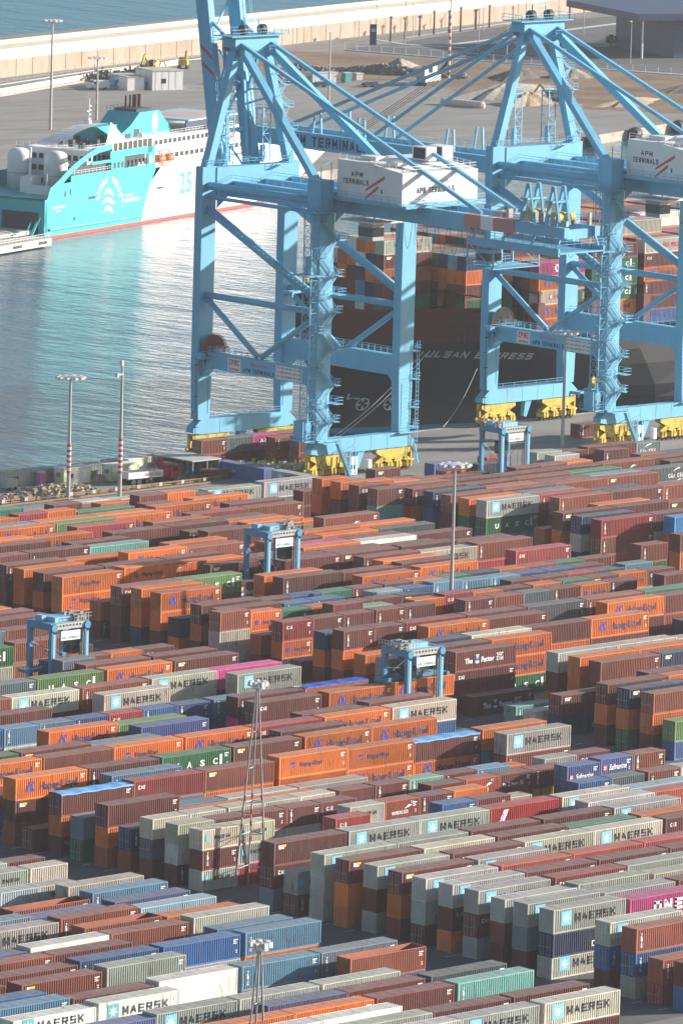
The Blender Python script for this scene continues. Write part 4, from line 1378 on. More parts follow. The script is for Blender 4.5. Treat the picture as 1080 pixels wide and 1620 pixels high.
# far land: pier apron with quay wall, in front of the breakwater
land_mat = asphalt('pier_asphalt', (.27,.255,.235), (.20,.185,.17), .55, .03, (.3,1,1))
ca, sa = math.cos(math.radians(17.9)), math.sin(math.radians(17.9))
slab('pier_ground', [(1213,1229),(1232,1253),(1266,1268),(1365,1300),(2100,1537),(2100,1760),(400,1350),(900,1160),(1205,1259)], -6, 0, [land_mat, quay_wall])
sheet('far_road', [(1050,1413),(1277,1468),(1355,1489),(1462,1523),(1557,1546),(1720,1585),(1720,1600),(1557,1556),(1462,1531),(1365,1498),(1276,1479),(1050,1424)], .02, asphalt('far_road_asphalt', (.24,.235,.23), (.3,.29,.28)))
sheet('bare_soil', [(1401.6, 1512.5),(1423.1, 1495.3),(1433.9, 1454.2),(1447.1, 1425.6),(1459.2, 1391.4),(1445.0, 1360.3),(1363.5, 1283.1),(1378.3, 1313.8),(1363.3, 1335.2),(1359.2, 1363.1),(1369.4, 1398.5),(1377.0, 1421.8),(1355.5, 1430.4),(1351.3, 1457.9)], .03, soil)
sheet('car_park', [(1432.6, 1504.5),(1465.9, 1514.0),(1549.9, 1547.0),(1665.5, 1560.7),(1476.6, 1382.7),(1468.1, 1399.9),(1454.5, 1432.9),(1442.7, 1463.2)], .035, asphalt('car_park_asphalt', (.135,.135,.14), (.18,.175,.17)))
b = MB()
def strip(p, q, w):
    p = Vector((*p,0)); q = Vector((*q,0)); d = (q-p).normalized(); n = Vector((-d.y,d.x,0))*w/2; b.quad(tuple(p-n),tuple(q-n),tuple(q+n),tuple(p+n))
for p, q, w in (((1470.8, 1500.0),(1589.8, 1536.0),2.6),((1475.2, 1523.7),(1551.4, 1551.3),1.6),((1429.3, 1501.5),(1439.8, 1460.2),1.4),((1439.8, 1460.2),(1465.1, 1397.1),1.4),((1439.2, 1508.2),(1462.8, 1494.5),.7),((1463.0, 1524.8),(1459.7, 1507.6),2.0),((1459.7, 1507.6),(1467.6, 1489.9),2.0)): strip(p, q, w)
for k in range(14):
    x0, y0 = (1452.5, 1492.6); x1, y1 = (1455.5, 1468.2); t = k/13
    strip((x0+(x1-x0)*t, y0+(y1-y0)*t), (x0+(x1-x0)*t+6, y0+(y1-y0)*t-6.5), .35)
for k in range(18):
    x0, y0 = (1504.7, 1481.3); x1, y1 = (1545.9, 1485.3); t = k/17
    strip((x0+(x1-x0)*t, y0+(y1-y0)*t), (x0+(x1-x0)*t+7, y0+(y1-y0)*t-9), .3)
o = b.build('car_park_markings', line_w); o.location.z = .045; tag(o, kind='structure')
# breakwater wall: brown panelled lower face, cream upper face and walkway, on the line of its foot
cream = mat('cream_concrete', (.72,.64,.50), .85, noise=.08, nscale=.2, dirt=(.5,.43,.33), dirt_amt=.4, dirt_scale=.12)
brown_c = mat('brown_stained_concrete', (.40,.31,.24), .9, noise=.14, nscale=.25, dirt=(.27,.2,.15), dirt_amt=.6, dirt_scale=.1, stretch=(1,1,.5))
foot = [(900,1392),(1276.2,1480.5),(1463,1533),(1556.6,1556.8),(1800,1619)]
wall = empty('breakwater_wall', (1276.2,1480.5,0)); tag(wall, 'long breakwater wall with brown panelled foot and cream upper band along the open sea', 'sea wall')
inv = Matrix.Translation((-1276.2,-1480.5,0))
lo, up_, wk = MB(), MB(), MB()
for (xa,ya),(xb,yb) in zip(foot[:-1], foot[1:]):
    d = Vector((xb-xa,yb-ya,0)); L = d.length; d.normalize(); n = Vector((-d.y,d.x,0)); k = max(1, int(L/8.2)); P0 = Vector((xa-1276.2,ya-1480.5,0))
    for j in range(k):
        p = P0+d*(L*j/k); q = P0+d*(L*(j+1)/k-.25); th = n*.8
        lo.poly([tuple(p),tuple(q),tuple(q+Vector((0,0,4.9))),tuple(p+Vector((0,0,4.9)))])
        lo.poly([tuple(q),tuple(q+th),tuple(q+th+Vector((0,0,4.9))),tuple(q+Vector((0,0,4.9)))])
    a_, c_ = P0+n*.12, P0+d*L+n*.12; lo.poly([tuple(a_),tuple(c_),tuple(c_+Vector((0,0,4.85))),tuple(a_+Vector((0,0,4.85)))])
    m = max(1, int(L/16))
    for j in range(m):
        p = P0+d*(L*j/m)+n*.02; q = P0+d*(L*(j+1)/m-.12)+n*.02
        up_.poly([tuple(p+Vector((0,0,4.9))),tuple(q+Vector((0,0,4.9))),tuple(q+Vector((0,0,7.9))),tuple(p+Vector((0,0,7.9)))])
    a_, c_ = P0+n*.2, P0+d*L+n*.2; up_.poly([tuple(a_+Vector((0,0,4.8))),tuple(c_+Vector((0,0,4.8))),tuple(c_+Vector((0,0,7.88))),tuple(a_+Vector((0,0,7.88)))])
    e_ = n*9
    wk.poly([tuple(P0+Vector((0,0,7.92))),tuple(P0+d*L+Vector((0,0,7.92))),tuple(P0+d*L+e_+Vector((0,0,7.92))),tuple(P0+e_+Vector((0,0,7.92)))])
    a_, c_ = P0+e_, P0+d*L+e_; wk.poly([tuple(a_+Vector((0,0,-6))),tuple(c_+Vector((0,0,-6))),tuple(c_+Vector((0,0,9.0))),tuple(a_+Vector((0,0,9.0)))])
    a2, c2 = a_+n*1.2, c_+n*1.2; wk.poly([tuple(a_+Vector((0,0,9))),tuple(c_+Vector((0,0,9))),tuple(c2+Vector((0,0,9))),tuple(a2+Vector((0,0,9)))]); wk.poly([tuple(a2+Vector((0,0,9))),tuple(c2+Vector((0,0,9))),tuple(c2+Vector((0,0,-6))),tuple(a2+Vector((0,0,-6)))])
lo.build('panelled_base', brown_c, wall); up_.build('upper_band', cream, wall); wk.build('walkway', cream, wall)

# ------------------------------------------------------------------ ship-to-shore cranes
blue = mat('crane_light_blue_paint', (.155,.44,.63), .5, noise=.06, nscale=.25, dirt=(.13,.33,.46), dirt_amt=.35, dirt_scale=.35, stretch=(1,1,.5))
bluerail = mat('crane_rail_blue', (.19,.48,.66), .5)
yellow = mat('bogie_yellow_paint', (.62,.44,.06), .55, noise=.12, nscale=.6, dirt=(.12,.09,.05), dirt_amt=.75, dirt_scale=.9)
dark = mat('dark_machinery', (.04,.042,.045), .6, .3)
white = mat('house_white_paint', (.74,.73,.72), .5, noise=.05, nscale=.3, dirt=(.5,.48,.46), dirt_amt=.4, dirt_scale=.3, stretch=(1,1,.4))
whiterail = mat('white_rail', (.75,.75,.74), .5)
redp = mat('red_stripe', (.52,.07,.06), .5)
reelred = mat('reel_red_brown', (.20,.06,.05), .6); reeldark = mat('reel_dark_steel', (.045,.045,.05), .6)
grey_s = mat('grey_steel', (.30,.31,.31), .5, .5)
glass = mat('dark_glass', (.02,.03,.04), .08, spec=.6)
cable = mat('black_cable', (.02,.02,.022), .6)

def place_text(me, name, m, parent, loc, side='y'):
    me = me.copy(); me.materials.clear(); me.materials.append(m); o = bpy.data.objects.new(name, me); COL.objects.link(o); o.parent = parent; o.location = loc
    if side == 'x': o.rotation_euler = (0,0,-PI/2)
    return o

def spreader_obj(name, loc, label, rz=0.0, top=None, trussy=True, cat='spreader', long=6.1):
    root = empty(name, loc, rz); tag(root, label, cat)
    f = MB()
    f.box(-2.6, 2.6, -1.0, 1.0, 0, .7); f.box(-1.7, 1.7, -.8, .8, .7, 1.0)
    f.build('main_frame', blue, root)
    for s in (-1, 1):
        a = MB(); a.bar((s*2.4, -.55, .3), (s*long, -.55, .15), .35, .5, w2=.3, h2=.35); a.bar((s*2.4, .55, .3), (s*long, .55, .15), .35, .5, w2=.3, h2=.35); a.box(min(s*long, s*(long-.4)), max(s*long, s*(long-.4)), -1.2, 1.2, -.1, .4)
        for y in (-1.15, 1.15): a.box(s*long-.12, s*long+.12, y-.12, y+.12, -.6, 0)
        a.build('telescopic_arm', blue, root)
    h = MB(); h.box(-1.6, 1.6, -.9, .9, 1.05, 1.6)
    for x in (-1.2, 0, 1.2):
        h.lathe((x, 0, 2.2), [(.62,-.18),(.62,.18)], 12, axis='y')
        h.bar((x-.4,0,1.5),(x,0,2.9),.18); h.bar((x+.4,0,1.5),(x,0,2.9),.18)
    h.build('headblock', yellow, root)
    if top:
        c = MB()
        for x in (-1.3, 1.3):
            for y in (-.6, .6): c.tube((x, y, 2.2), (x*1.5, y*1.5, top), .04, 4)
        c.build('hoist_ropes', cable, root)
    return root

def make_crane(cx, boom_up, label, reel_m):
    root = empty('quay_crane', (cx, 877, 0)); tag(root, label, 'crane', 'gantry cranes on the quay')
    G, Wd = 30.5, 10.0
    # sill beams, bogies
    for y in (0, G):
        b = MB(); b.box(-10.6, 10.6, y-.95, y+.95, 4.25, 6.9)
        for s in (-1, 1):
            b.poly([(s*10.6,y-.95,4.25),(s*12.4,y-.95,4.6),(s*12.4,y-.95,5.4),(s*10.6,y-.95,6.9)]); b.poly([(s*10.6,y+.95,4.25),(s*12.4,y+.95,4.6),(s*12.4,y+.95,5.4),(s*10.6,y+.95,6.9)])
            b.quad((s*10.6,y-.95,6.9),(s*12.4,y-.95,5.4),(s*12.4,y+.95,5.4),(s*10.6,y+.95,6.9)); b.quad((s*10.6,y-.95,4.25),(s*12.4,y-.95,4.6),(s*12.4,y+.95,4.6),(s*10.6,y+.95,4.25)); b.quad((s*12.4,y-.95,4.6),(s*12.4,y+.95,4.6),(s*12.4,y+.95,5.4),(s*12.4,y-.95,5.4))
        for x in (-6,-2,2,6): b.box(x-.05,x+.05,y-.98,y-.95,4.3,6.85)
        b.bar((0,y,4.3),(-.6,y,1.2),1.6,1.2,w2=.8,h2=.7)
        b.rail((-10,y-.9,6.9),(10,y-.9,6.9),1.0,post=2.6) if y > 1 else None
        b.build('sill_beam', blue, root)
        for s in (-1, 1):
            g = MB(); c = s*7.9
            g.poly([(c-4.4,y-.7,3.5),(c-1.6,y-.7,2.2),(c+1.6,y-.7,2.2),(c+4.4,y-.7,3.5),(c+4.4,y-.7,4.1),(c-4.4,y-.7,4.1)]); g.poly([(c-4.4,y+.7,3.5),(c-1.6,y+.7,2.2),(c+1.6,y+.7,2.2),(c+4.4,y+.7,3.5),(c+4.4,y+.7,4.1),(c-4.4,y+.7,4.1)])
            g.quad((c-4.4,y-.7,4.1),(c+4.4,y-.7,4.1),(c+4.4,y+.7,4.1),(c-4.4,y+.7,4.1))
            for q in (-1, 1):
                cc = c+q*2.3
                g.bar((cc-1.9,y,1.5),(cc,y,2.6),1.3,.9); g.bar((cc+1.9,y,1.5),(cc,y,2.6),1.3,.9)
                g.box(cc-2.2,cc-.3,y-.75,y+.75,.75,1.5); g.box(cc+.3,cc+2.2,y-.75,y+.75,.75,1.5)
                for t in (-1.6,-.9,.9,1.6): g.box(cc+t-.2,cc+t+.2,y-.95,y-.7,.7,1.8)
            g.box(c+s*4.5-.15,c+s*4.5+.15,y-.4,y+.4,1.0,4.4); g.tube((c+s*4.6,y,1.6),(c+s*5.3,y,1.6),.3,8)
            bo = g.build('bogie', yellow, root)
            for k in range(8):
                wb = MB(); wb.lathe((c-4.0+k*1.14, y, .48), [(.46,-.22),(.48,0),(.46,.22)], 12, axis='y'); wb.build('wheel', dark, bo)
    each('electrical_cabinet', white, root, [(-3.2,-1.2,-1.0,1.2,.2,3.4),(1.4,2.2,-1.1,-.2,.6,2.6)])
    each('cabinet_window', glass, root, [(x,x+.5,-1.03,-1.0,1.2,2.0) for x in (-2.9,-2.1)])
    # legs
    for x in (-Wd, Wd):
        for y in (0, G):
            b = MB(); zt = 52.0 if y else 50.5
            b.bar((x, y, 6.9), (x, y, 17), 2.7, 1.9, w2=3.4, h2=1.9, up=(0,1,0)); b.box(x-1.65, x+1.65, y-.95, y+.95, 17, zt)
            for z in (24,33,41): b.box(x-1.67, x+1.67, y-.97, y+.97, z, z+.12)
            b.bar((x+.9*(1 if x < 0 else -1), y-.98, 8), (x+.9*(1 if x<0 else -1), y-.98, 15.5), .06)
            b.build('leg', blue, root)
    # portal beams
    for x, z0, z1 in ((-Wd,16.4,19.2),(Wd,16.7,20.3)):
        b = MB(); b.box(x-.9, x+.9, .95, G-.95, z0, z1)
        for s, yy in ((1,.95),(-1,G-.95)): b.poly([(x-.9,yy,z0),(x-.9,yy+s*1.8,z0),(x-.9,yy,z0-1.8)]); b.poly([(x+.9,yy,z0),(x+.9,yy+s*1.8,z0),(x+.9,yy,z0-1.8)]); b.quad((x-.9,yy+s*1.8,z0),(x+.9,yy+s*1.8,z0),(x+.9,yy,z0-1.8),(x-.9,yy,z0-1.8))
        p = b.build('portal_beam', blue, root)
        r = MB(); r.rail((x-.85,1.5,z1),(x-.85,G-1.5,z1),1.1); r.rail((x+.85,1.5,z1),(x+.85,G-1.5,z1),1.1); r.build('handrail', bluerail, p)
        if x < 0:
            s_ = MB(); s_.box(x-.96,x-.9,19.2,22.6,16.6,18.9); sg = s_.build('maker_sign', white, p)
            place_text(T('ZPMC',1.05,2.7,.05), 'lettering', INK['R'], sg, (x-.975,22.3,17.65), 'x')
            place_text(T('IIHEIEIIE',.5,2.8,.05), 'lettering', INK['R'], sg, (x-.975,22.3,16.85), 'x') if False else None
            m = MB()
            for k in range(6): m.box(x-.975,x-.965,19.65+k*.45,19.95+k*.45,16.8,17.15)
            m.build('small_characters', INK['R'], sg)
            place_text(T('APM TERMINALS',.8,8.0,.03), 'lettering', INK['N'], p, (x-.915,18.6,16.75), 'x')
            place_text(T('Barcelona',.7,4.2,.0,.4), 'lettering', redp, p, (x-.915,16.8,18.05), 'x')
            s_ = MB(); s_.box(x-.96,x-.9,3.4,10.2,16.55,18.95); sg = s_.build('load_sign', whiterail, p)
            for k, t in enumerate(('S.W.L. BAJO GANCHO   50 T x 50m', 'S.W.L. BAJO GANCHO   66.7 T x 60m', 'S.W.L. BAJO SPREADER  50 T x 50m')): place_text(T(t,.36,6.3,.01), 'lettering', INK['K'], sg, (x-.975,10.0,18.4-k*.72), 'x')
    # side bracing tubes
    for x in (-Wd, Wd):
        for a, c, r in (((x,G-1,48.6),(x,.9,48.6),.72),((x,G-.6,44.6),(x,1.2,31.6),.75),((x,G-.9,29.2),(x,.9,29.2),.58),((x,G-1,28.6),(x,15.9,19.7),.5),((x,1,28.6),(x,14.9,19.7),.5)):
            b = MB(); b.tube(a, c, r, 12); bo = b.build('brace', blue, root, True)
            if r > .74 and x < 0:
                q = MB(); A, Cc = Vector(a), Vector(c)
                for k in range(26):
                    p1 = A+(Cc-A)*(k/26); q.box(x-1.0,x-.75,p1.y-.25,p1.y+.25,p1.z+.5,p1.z+.6)
                q.bar(A+Vector((-.9,0,1.3)),Cc+Vector((-.9,0,1.3)),.08); q.build('ladder', bluerail, bo)
        b = MB(); b.tube((x,G-1,46.6),(x,.9,46.6),.35,8); b.build('brace', blue, root, True)
    # top cross beams between the legs (along the quay)
    for y, z0, z1 in ((G, 46.6, 51.8), (0, 47.2, 50.4)):
        b = MB(); b.box(-8.35, 8.35, y-1.1, y+1.1, z0, z1)
        for s in (-1, 1): b.poly([(s*8.35,y-1.1,z0),(s*8.35,y-1.1,z0-2.2),(s*5.5,y-1.1,z0)])
        if y: b.rail((-11,y-1.0,z1+.2),(11,y-1.0,z1+.2)); b.rail((-11,y+1.2,z1+.2),(11,y+1.2,z1+.2))
        b.build('cross_beam', blue, root)
    # elevated walkway posts and hoist machinery on the waterside cross beam
    for x in (-4.2, 4.6):
        b = MB(); zb = 52
        for dx in (-.9,.9):
            for dy in (-.9,.9): b.bar((x+dx,G+dy+1.2,zb),(x+dx,G+dy+1.2,zb+9.5),.16)
        for k in range(6):
            z = zb+k*1.7; s = 1 if k % 2 else -1
            b.bar((x-.9*s,G+.3,z),(x+.9*s,G+.3,z+1.7),.1); b.bar((x-.9,G+.3,z+1.7),(x+.9,G+.3,z+1.7),.1); b.bar((x-.9,G+2.1,z+1.7),(x-.9,G+.3,z+1.7),.1)
        b.box(x-1.1,x+1.1,G+.2,G+2.2,zb+9.4,zb+9.6); b.rail((x-1.1,G+.2,zb+9.6),(x+1.1,G+.2,zb+9.6)); b.box(x-.5,x+.3,G+.9,G+1.5,zb,zb+3.0)
        b.build('lattice_tower', bluerail, root)
    # trolley girders
    for x in (-3.7, 3.7):
        b = MB(); b.box(x-.75, x+.75, -29, 33, 46.3, 49.2); b.box(x-.75, x+.75, -41, -29, 46.9, 49.2, 1); b.box(x-.6, x+.6, -53, -41, 47.3, 49.0, 0)
        b.box(x-.76,x+.76,-36,-33,46.88,49.22,2); b.rail((x*1.35,-52,49.2),(x*1.35,30,49.2),1.1,post=2.0)
        b.build('trolley_girder', [blue, mat('faded_red_warning_band', (.52,.22,.20), .6), whiterail], root)
    each('cross_tie', blue, root, [(-3, 3, y-.4, y+.4, 47, 48.6) for y in (-52,-40,-28,-20,-2,12,26)])
    each('house_floor', blue, root, [(-9.6,9.6,-20,-.5,49.25,49.75)])
    # machinery house
    hx0, hx1, hy0, hy1 = -8.9, 9.2, -18.2, -2.0
    b = MB(); z0, zt, ze = 49.9, 56.3, 55.2
    prof = [(hy0,z0),(hy1,z0),(hy1,zt),(-9.5,zt),(hy0,ze)]
    b.poly([(hx0,y,z) for y,z in prof]); b.poly([(hx1,y,z) for y,z in prof])
    for (ya,za),(yb,zb) in zip(prof, prof[1:]+prof[:1]): b.quad((hx0,ya,za),(hx1,ya,za),(hx1,yb,zb),(hx0,yb,zb))
    for k in range(1,9): x = hx0+k*2.0; b.box(x-.04,x+.04,hy0-.03,hy0,z0,ze-.05)
    h = b.build('machinery_house', white, root)
    r = MB(); r.rail((hx0+.2,hy0+.2,ze),(hx1-.2,hy0+.2,ze),1.1); r.rail((hx0+.2,hy0+.2,ze),(hx0+.2,-9.5,zt),1.1); r.rail((hx0+.2,-9.5,zt),(hx0+.2,hy1-.2,zt),1.1); r.rail((hx1-.2,hy0+.2,ze),(hx1-.2,hy1,zt),1.1); r.build('roof_rail', whiterail, h)
    r = MB(); r.rail((hx0-1.0,hy0-1,z0),(hx1+1,hy0-1,z0),1.1); r.rail((hx0-1,hy0-1,z0),(hx0-1,hy1,z0),1.1); r.box(hx0-1.1,hx1+1.1,hy0-1.1,hy0,z0-.15,z0); r.box(hx0-1.1,hx0,hy0,hy1,z0-.15,z0); r.build('house_walkway', bluerail, h)
    for x in (2.2, 6.2):
        r = MB(); r.box(x,x+2.4,-12.5,-9.0,zt+.02,zt+2.4); u = r.build('roof_cooler', white, h); q = MB(); q.box(x-.03,x,-12.2,-9.3,zt+.3,zt+2.2); q.build('louvre', dark, u)
    each('roof_hatch', white, h, [(-5.5,-2.5,-8,-4,zt+.02,zt+.7),(-6.5,-4,-14.5,-11.5,zt-.35,zt+.3)])
    place_text(T('APM',.95,2.9,.04), 'lettering', INK['K'], h, (hx0-.03,-5.4,53.6), 'x'); place_text(T('TERMINALS',.95,6.4,.04), 'lettering', INK['K'], h, (hx0-.03,-3.4,52.3), 'x')
    place_text(T('APM TERMINALS',1.05,9.0,.04), 'lettering', INK['K'], h, (-5.4,hy0-.045,51.6)); place_text(T('Lifting Global Trade',.5,4.6,.01), 'lettering', redp, h, (-2.4,hy0-.045,53.35))
    for k, (pz, dz) in enumerate(((52.0,1.5),(50.6,1.05))):
        m = MB(); m.poly([(hx0-.03,-9.2,pz-.2),(hx0-.03,-9.0,pz-.7),(hx0-.03,-13.8+k*1.6,pz+dz+.3),(hx0-.03,-13.8+k*1.6,pz+dz+.95)]); m.build('red_stripe', redp, h)
    m = MB(); m.box(hx0-.04,hx0,-13.6,-12.7,50.2,52.2); dr = m.build('door', whiterail, h); m = MB(); m.box(hx0-.06,hx0-.04,-13.35,-12.95,51.2,52.0); m.build('door_window', glass, dr)
    # apex frame
    A = 73.2
    for s in (-1, 1):
        b = MB(); b.bar((s*9.9,G,51.8),(s*3.3,G,A),1.7,1.5,w2=1.4,h2=1.3); b.build('apex_leg', blue, root)
        b = MB(); b.bar((s*3.2,G-.6,A),(s*9.8,.8,50.4),1.25,1.25); b.build('back_strut', blue, root)
        b = MB(); b.bar((s*3.6,G-1,A+.4),(s*4.2,-33,49.6),.62,.62); b.build('back_stay', blue, root)
    b = MB(); b.box(-5.2,5.2,G-1.6,G+1.8,A-.4,A+1.6); b.poly([(-5.2,G-1.61,A-.4),(-3,G-1.61,A-2.2),(3,G-1.61,A-2.2),(5.2,G-1.61,A-.4)]); b.poly([(-5.2,G+1.7,A-.4),(-3,G+1.7,A-2.2),(3,G+1.7,A-2.2),(5.2,G+1.7,A-.4)])
    hd = b.build('apex_head', blue, root)
    r = MB()
    r.box(-6.8,6.8,G-2.4,G+2.6,A+1.6,A+1.75)
    for (xa,ya),(xb,yb) in (((-6.8,G-2.4),(6.8,G-2.4)),((-6.8,G+2.6),(6.8,G+2.6)),((-6.8,G-2.4),(-6.8,G+2.6)),((6.8,G-2.4),(6.8,G+2.6))): r.rail((xa,ya,A+1.7),(xb,yb,A+1.7),1.2)
    r.bar((-1.6,G,A+1.7),(-1.6,G,A+4.4),.2); r.bar((1.8,G,A+1.7),(1.8,G,A+4.4),.2); r.bar((-1.6,G,A+4.4),(1.8,G,A+4.4),.2); r.bar((5.5,G,A+1.7),(5.5,G,A+4),.1)
    r.build('apex_platform', bluerail, hd)
    for x in (-1.9, 2.6): q = MB(); q.lathe((x,G,A+2.6),[(.95,-.5),(.95,.5)],14,axis='x'); q.build('sheave', dark, hd)
    # stair zigzag hanging from apex to cross beam on the right strut
    b = MB()
    pts = [Vector((8.6-k*.55+(1.3 if k % 2 else -.8), G-2.5, 52+k*2.0)) for k in range(11)]
    for p, q in zip(pts[:-1], pts[1:]): b.bar(p+Vector((0,-.3,0)), q+Vector((0,-.3,0)), .06, .16); b.bar(p+Vector((0,.3,0)), q+Vector((0,.3,0)), .06, .16); b.bar(p+Vector((0,-.35,1)), q+Vector((0,-.35,1)), .06); b.bar(p+Vector((0,.35,1)), q+Vector((0,.35,1)), .06)
    for p in pts: b.box(p.x-.7,p.x+.7,p.y-.6,p.y+.6,p.z-.06,p.z+.04); b.rail((p.x-.7,p.y-.6,p.z),(p.x+.7,p.y-.6,p.z))
    b.build('apex_stair', bluerail, root)
    # stair tower on the landside left leg
    b = MB(); X0, X1, yb = -11.9, -8.0, -1.7
    z = 7.0; k = 0
    while z < 47:
        xa, xb = (X0+.4, X1-.4) if k % 2 == 0 else (X1-.4, X0+.4)
        [b.bar((xa,yb+dy,z),(xb,yb+dy,z+3.2),.07,.2) for dy in (-.37,.37)]; [b.box(xa+(xb-xa)*t/11-.12,xa+(xb-xa)*t/11+.12,yb-.36,yb+.36,z+3.2*t/11,z+3.2*t/11+.04) for t in range(12)]
        for dy in (-.4,.4): b.bar((xa,yb+dy,z+1),(xb,yb+dy,z+4.2),.06); b.bar((xa,yb+dy,z+.5),(xb,yb+dy,z+3.7),.05)
        for t in range(5): px = xa+(xb-xa)*t/4; pz = z+3.2*t/4; b.bar((px,yb-.4,pz),(px,yb-.4,pz+1),.05)
        lx = xb; sgn = 1 if xb > xa else -1
        b.box(min(lx,lx+sgn*1.3),max(lx,lx+sgn*1.3),yb-.75,yb+.75,z+3.1,z+3.2); b.rail((lx,yb-.75,z+3.2),(lx+sgn*1.3,yb-.75,z+3.2),1.1,post=.65); b.rail((lx+sgn*1.3,yb-.75,z+3.2),(lx+sgn*1.3,yb+.75,z+3.2),1.1,post=.7)
        if k % 3 == 1:
            b.box(X1-.4,X1+1.6,yb-.75,yb+2.4,z+3.0,z+3.1); b.rail((X1+1.6,yb-.75,z+3.1),(X1+1.6,yb+2.4,z+3.1)); b.rail((X1-.4,yb-.75,z+3.1),(X1+1.6,yb-.75,z+3.1))
        z += 3.2; k += 1
    b.build('stair_tower', bluerail, root)
    # lift shaft on the left face of that leg
    b = MB()
    for yy in (-.8,1.2): b.bar((-13.4,yy,6.5),(-13.4,yy,48.5),.14); b.bar((-11.7,yy,6.5),(-11.7,yy,48.5),.14)
    for j in range(22):
        z = 6.6+j*1.9
        for yy in (-.8,1.2): b.bar((-13.4,yy,z),(-11.7,yy,z),.08); b.bar((-13.4,yy,z),(-11.7,yy,z+1.9),.06)
        b.bar((-13.4,-.8,z),(-13.4,1.2,z),.08); b.bar((-13.4,-.8,z),(-13.4,1.2,z+1.9),.06)
    sh = b.build('lift_shaft', bluerail, root)
    b = MB(); b.box(-13.2,-11.8,-.7,1.1,36.2,39.2); b.box(-13.6,-11.7,-2.2,2.6,35.9,36.1); b.rail((-15.2,-2.2,36.1),(-15.2,2.6,36.1)); b.box(-15.2,-13.4,-2.2,2.6,35.95,36.1); b.build('lift_car', blue, sh)
    b = MB(); b.box(-14.6,-11.8,-1.6,2.4,6.9,7.1); b.box(-14.2,-12.2,-.6,1.8,7.1,10.4); b.rail((-14.6,-1.6,7.1),(-14.6,2.4,7.1)); b.rail((-14.6,-1.6,7.1),(-11.8,-1.6,7.1)); b.build('lift_base_cabin', blue, sh)
    b = MB(); b.box(-13.8,-8.6,-2.6,2.4,47.0,47.2); b.rail((-13.8,-2.6,47.2),(-8.6,-2.6,47.2)); b.rail((-13.8,-2.6,47.2),(-13.8,2.4,47.2)); b.box(-12.6,-9.6,-1.9,1.6,47.2,52.6); b.bar((-12.8,-2.0,47.2),(-12.8,-2.0,55.2),.12); b.bar((-10.4,-2.0,47.2),(-10.4,-2.0,56),.12); b.bar((-12.8,-2.0,55.2),(-10.4,-2.0,56),.1); b.build('leg_top_cabin', blue, root)
    # ladders and platforms on the landside right leg
    b = MB()
    for z in (7.5, 11, 16, 21): b.box(11.7,13.2,-1.4,1.4,z,z+.1); b.rail((13.2,-1.4,z+.1),(13.2,1.4,z+.1)); b.rail((11.7,-1.4,z+.1),(13.2,-1.4,z+.1))
    for j in range(26): z = 2+j*.8; b.bar((12.1,-1.45,z),(12.7,-1.45,z),.06)
    for x in (12.1,12.7): b.bar((x,-1.45,1),(x,-1.45,23),.07)
    for j in range(13): z = 8+j*.7; b.bar((8.6,-1.0,z),(11.2,-1.0,z),.05)
    b.rail((8.2,-1.7,6.9),(12.6,-1.7,6.9)); b.box(8.2,12.6,-1.8,-.95,6.75,6.9)
    b.bar((12.6,-1,4.6),(13.6,-1,1.0),.2); b.build('access_platforms', bluerail, root)
    # ground stair at the landside left corner
    b = MB(); b.bar((-7.6,-2.2,6.6),(-4.6,-2.6,.2),.9,.16); b.rail((-7.6,-2.6,6.6),(-4.6,-3.0,.2),1.0,post=.7); b.rail((-7.6,-1.8,6.6),(-4.6,-2.2,.2),1.0,post=.7); b.box(-11,-7.2,-2.7,-1,6.4,6.55); b.rail((-11,-2.7,6.55),(-7.2,-2.7,6.55))
    for x in (-4.2,-2.9): b.bar((x,-2.2,.1),(x,-2.2,4.6),.14); b.bar((x,-1.2,.1),(x,-1.2,4.6),.14)
    b.bar((-6.5,-2.2,4.6),(-3.5,-2.2,5.6),.14); b.bar((-3.5,-2.2,5.6),(-.8,-2.2,4.4),.14); b.build('ground_stair', bluerail, root)
    # cable reel
    b = MB(); rc = (-9.0, G-2.0, 19.4); n = 44
    b.lathe(rc, [(2.75,-.12),(2.75,.12)], 36, axis='y'); rl = b.build('cable_reel', reel_m, root)
    b = MB()
    for k in range(n):
        t = 2*PI*k/n; p = Vector((rc[0]+math.cos(t)*.5, rc[1]-.2, rc[2]+math.sin(t)*.5)); q = Vector((rc[0]+math.cos(t)*2.95, rc[1]-.2, rc[2]+math.sin(t)*2.95)); b.bar(p, q, .06)
        t2 = 2*PI*(k+1)/n; b.bar(q, (rc[0]+math.cos(t2)*2.95, rc[1]-.2, rc[2]+math.sin(t2)*2.95), .1)
    b.lathe((rc[0],rc[1]-.1,rc[2]), [(.55,-.35),(.55,.3)], 14, axis='y'); b.box(rc[0]+2.6,rc[0]+3.5,rc[1]-.4,rc[1]+.4,rc[2]-.6,rc[2]+.5); b.build('reel_spokes', reel_m, rl)
    b = MB(); b.box(-13.4,-5.4,G-3.4,G-2.5,18.2,18.45); b.rail((-13.4,G-3.4,18.45),(-5.4,G-3.4,18.45)); b.bar((-12,G-2.6,18.2),(-10,G-1,15.2),.2); b.box(-13.4,-12.2,G-3.4,G-1.0,18.45,19.2); b.build('reel_platform', blue, root)
    b = MB(); b.path([(-13.2,G-2.2,19),(-13.1,G-2.2,2)], .06)
    for j in range(6): b.box(-13.6,-12.7,G-2.4,G-2.0,3+j*2.8,3.1+j*2.8)
    b.build('reel_cable', cable, root)
    # festoon loops under the girder
    b = MB()
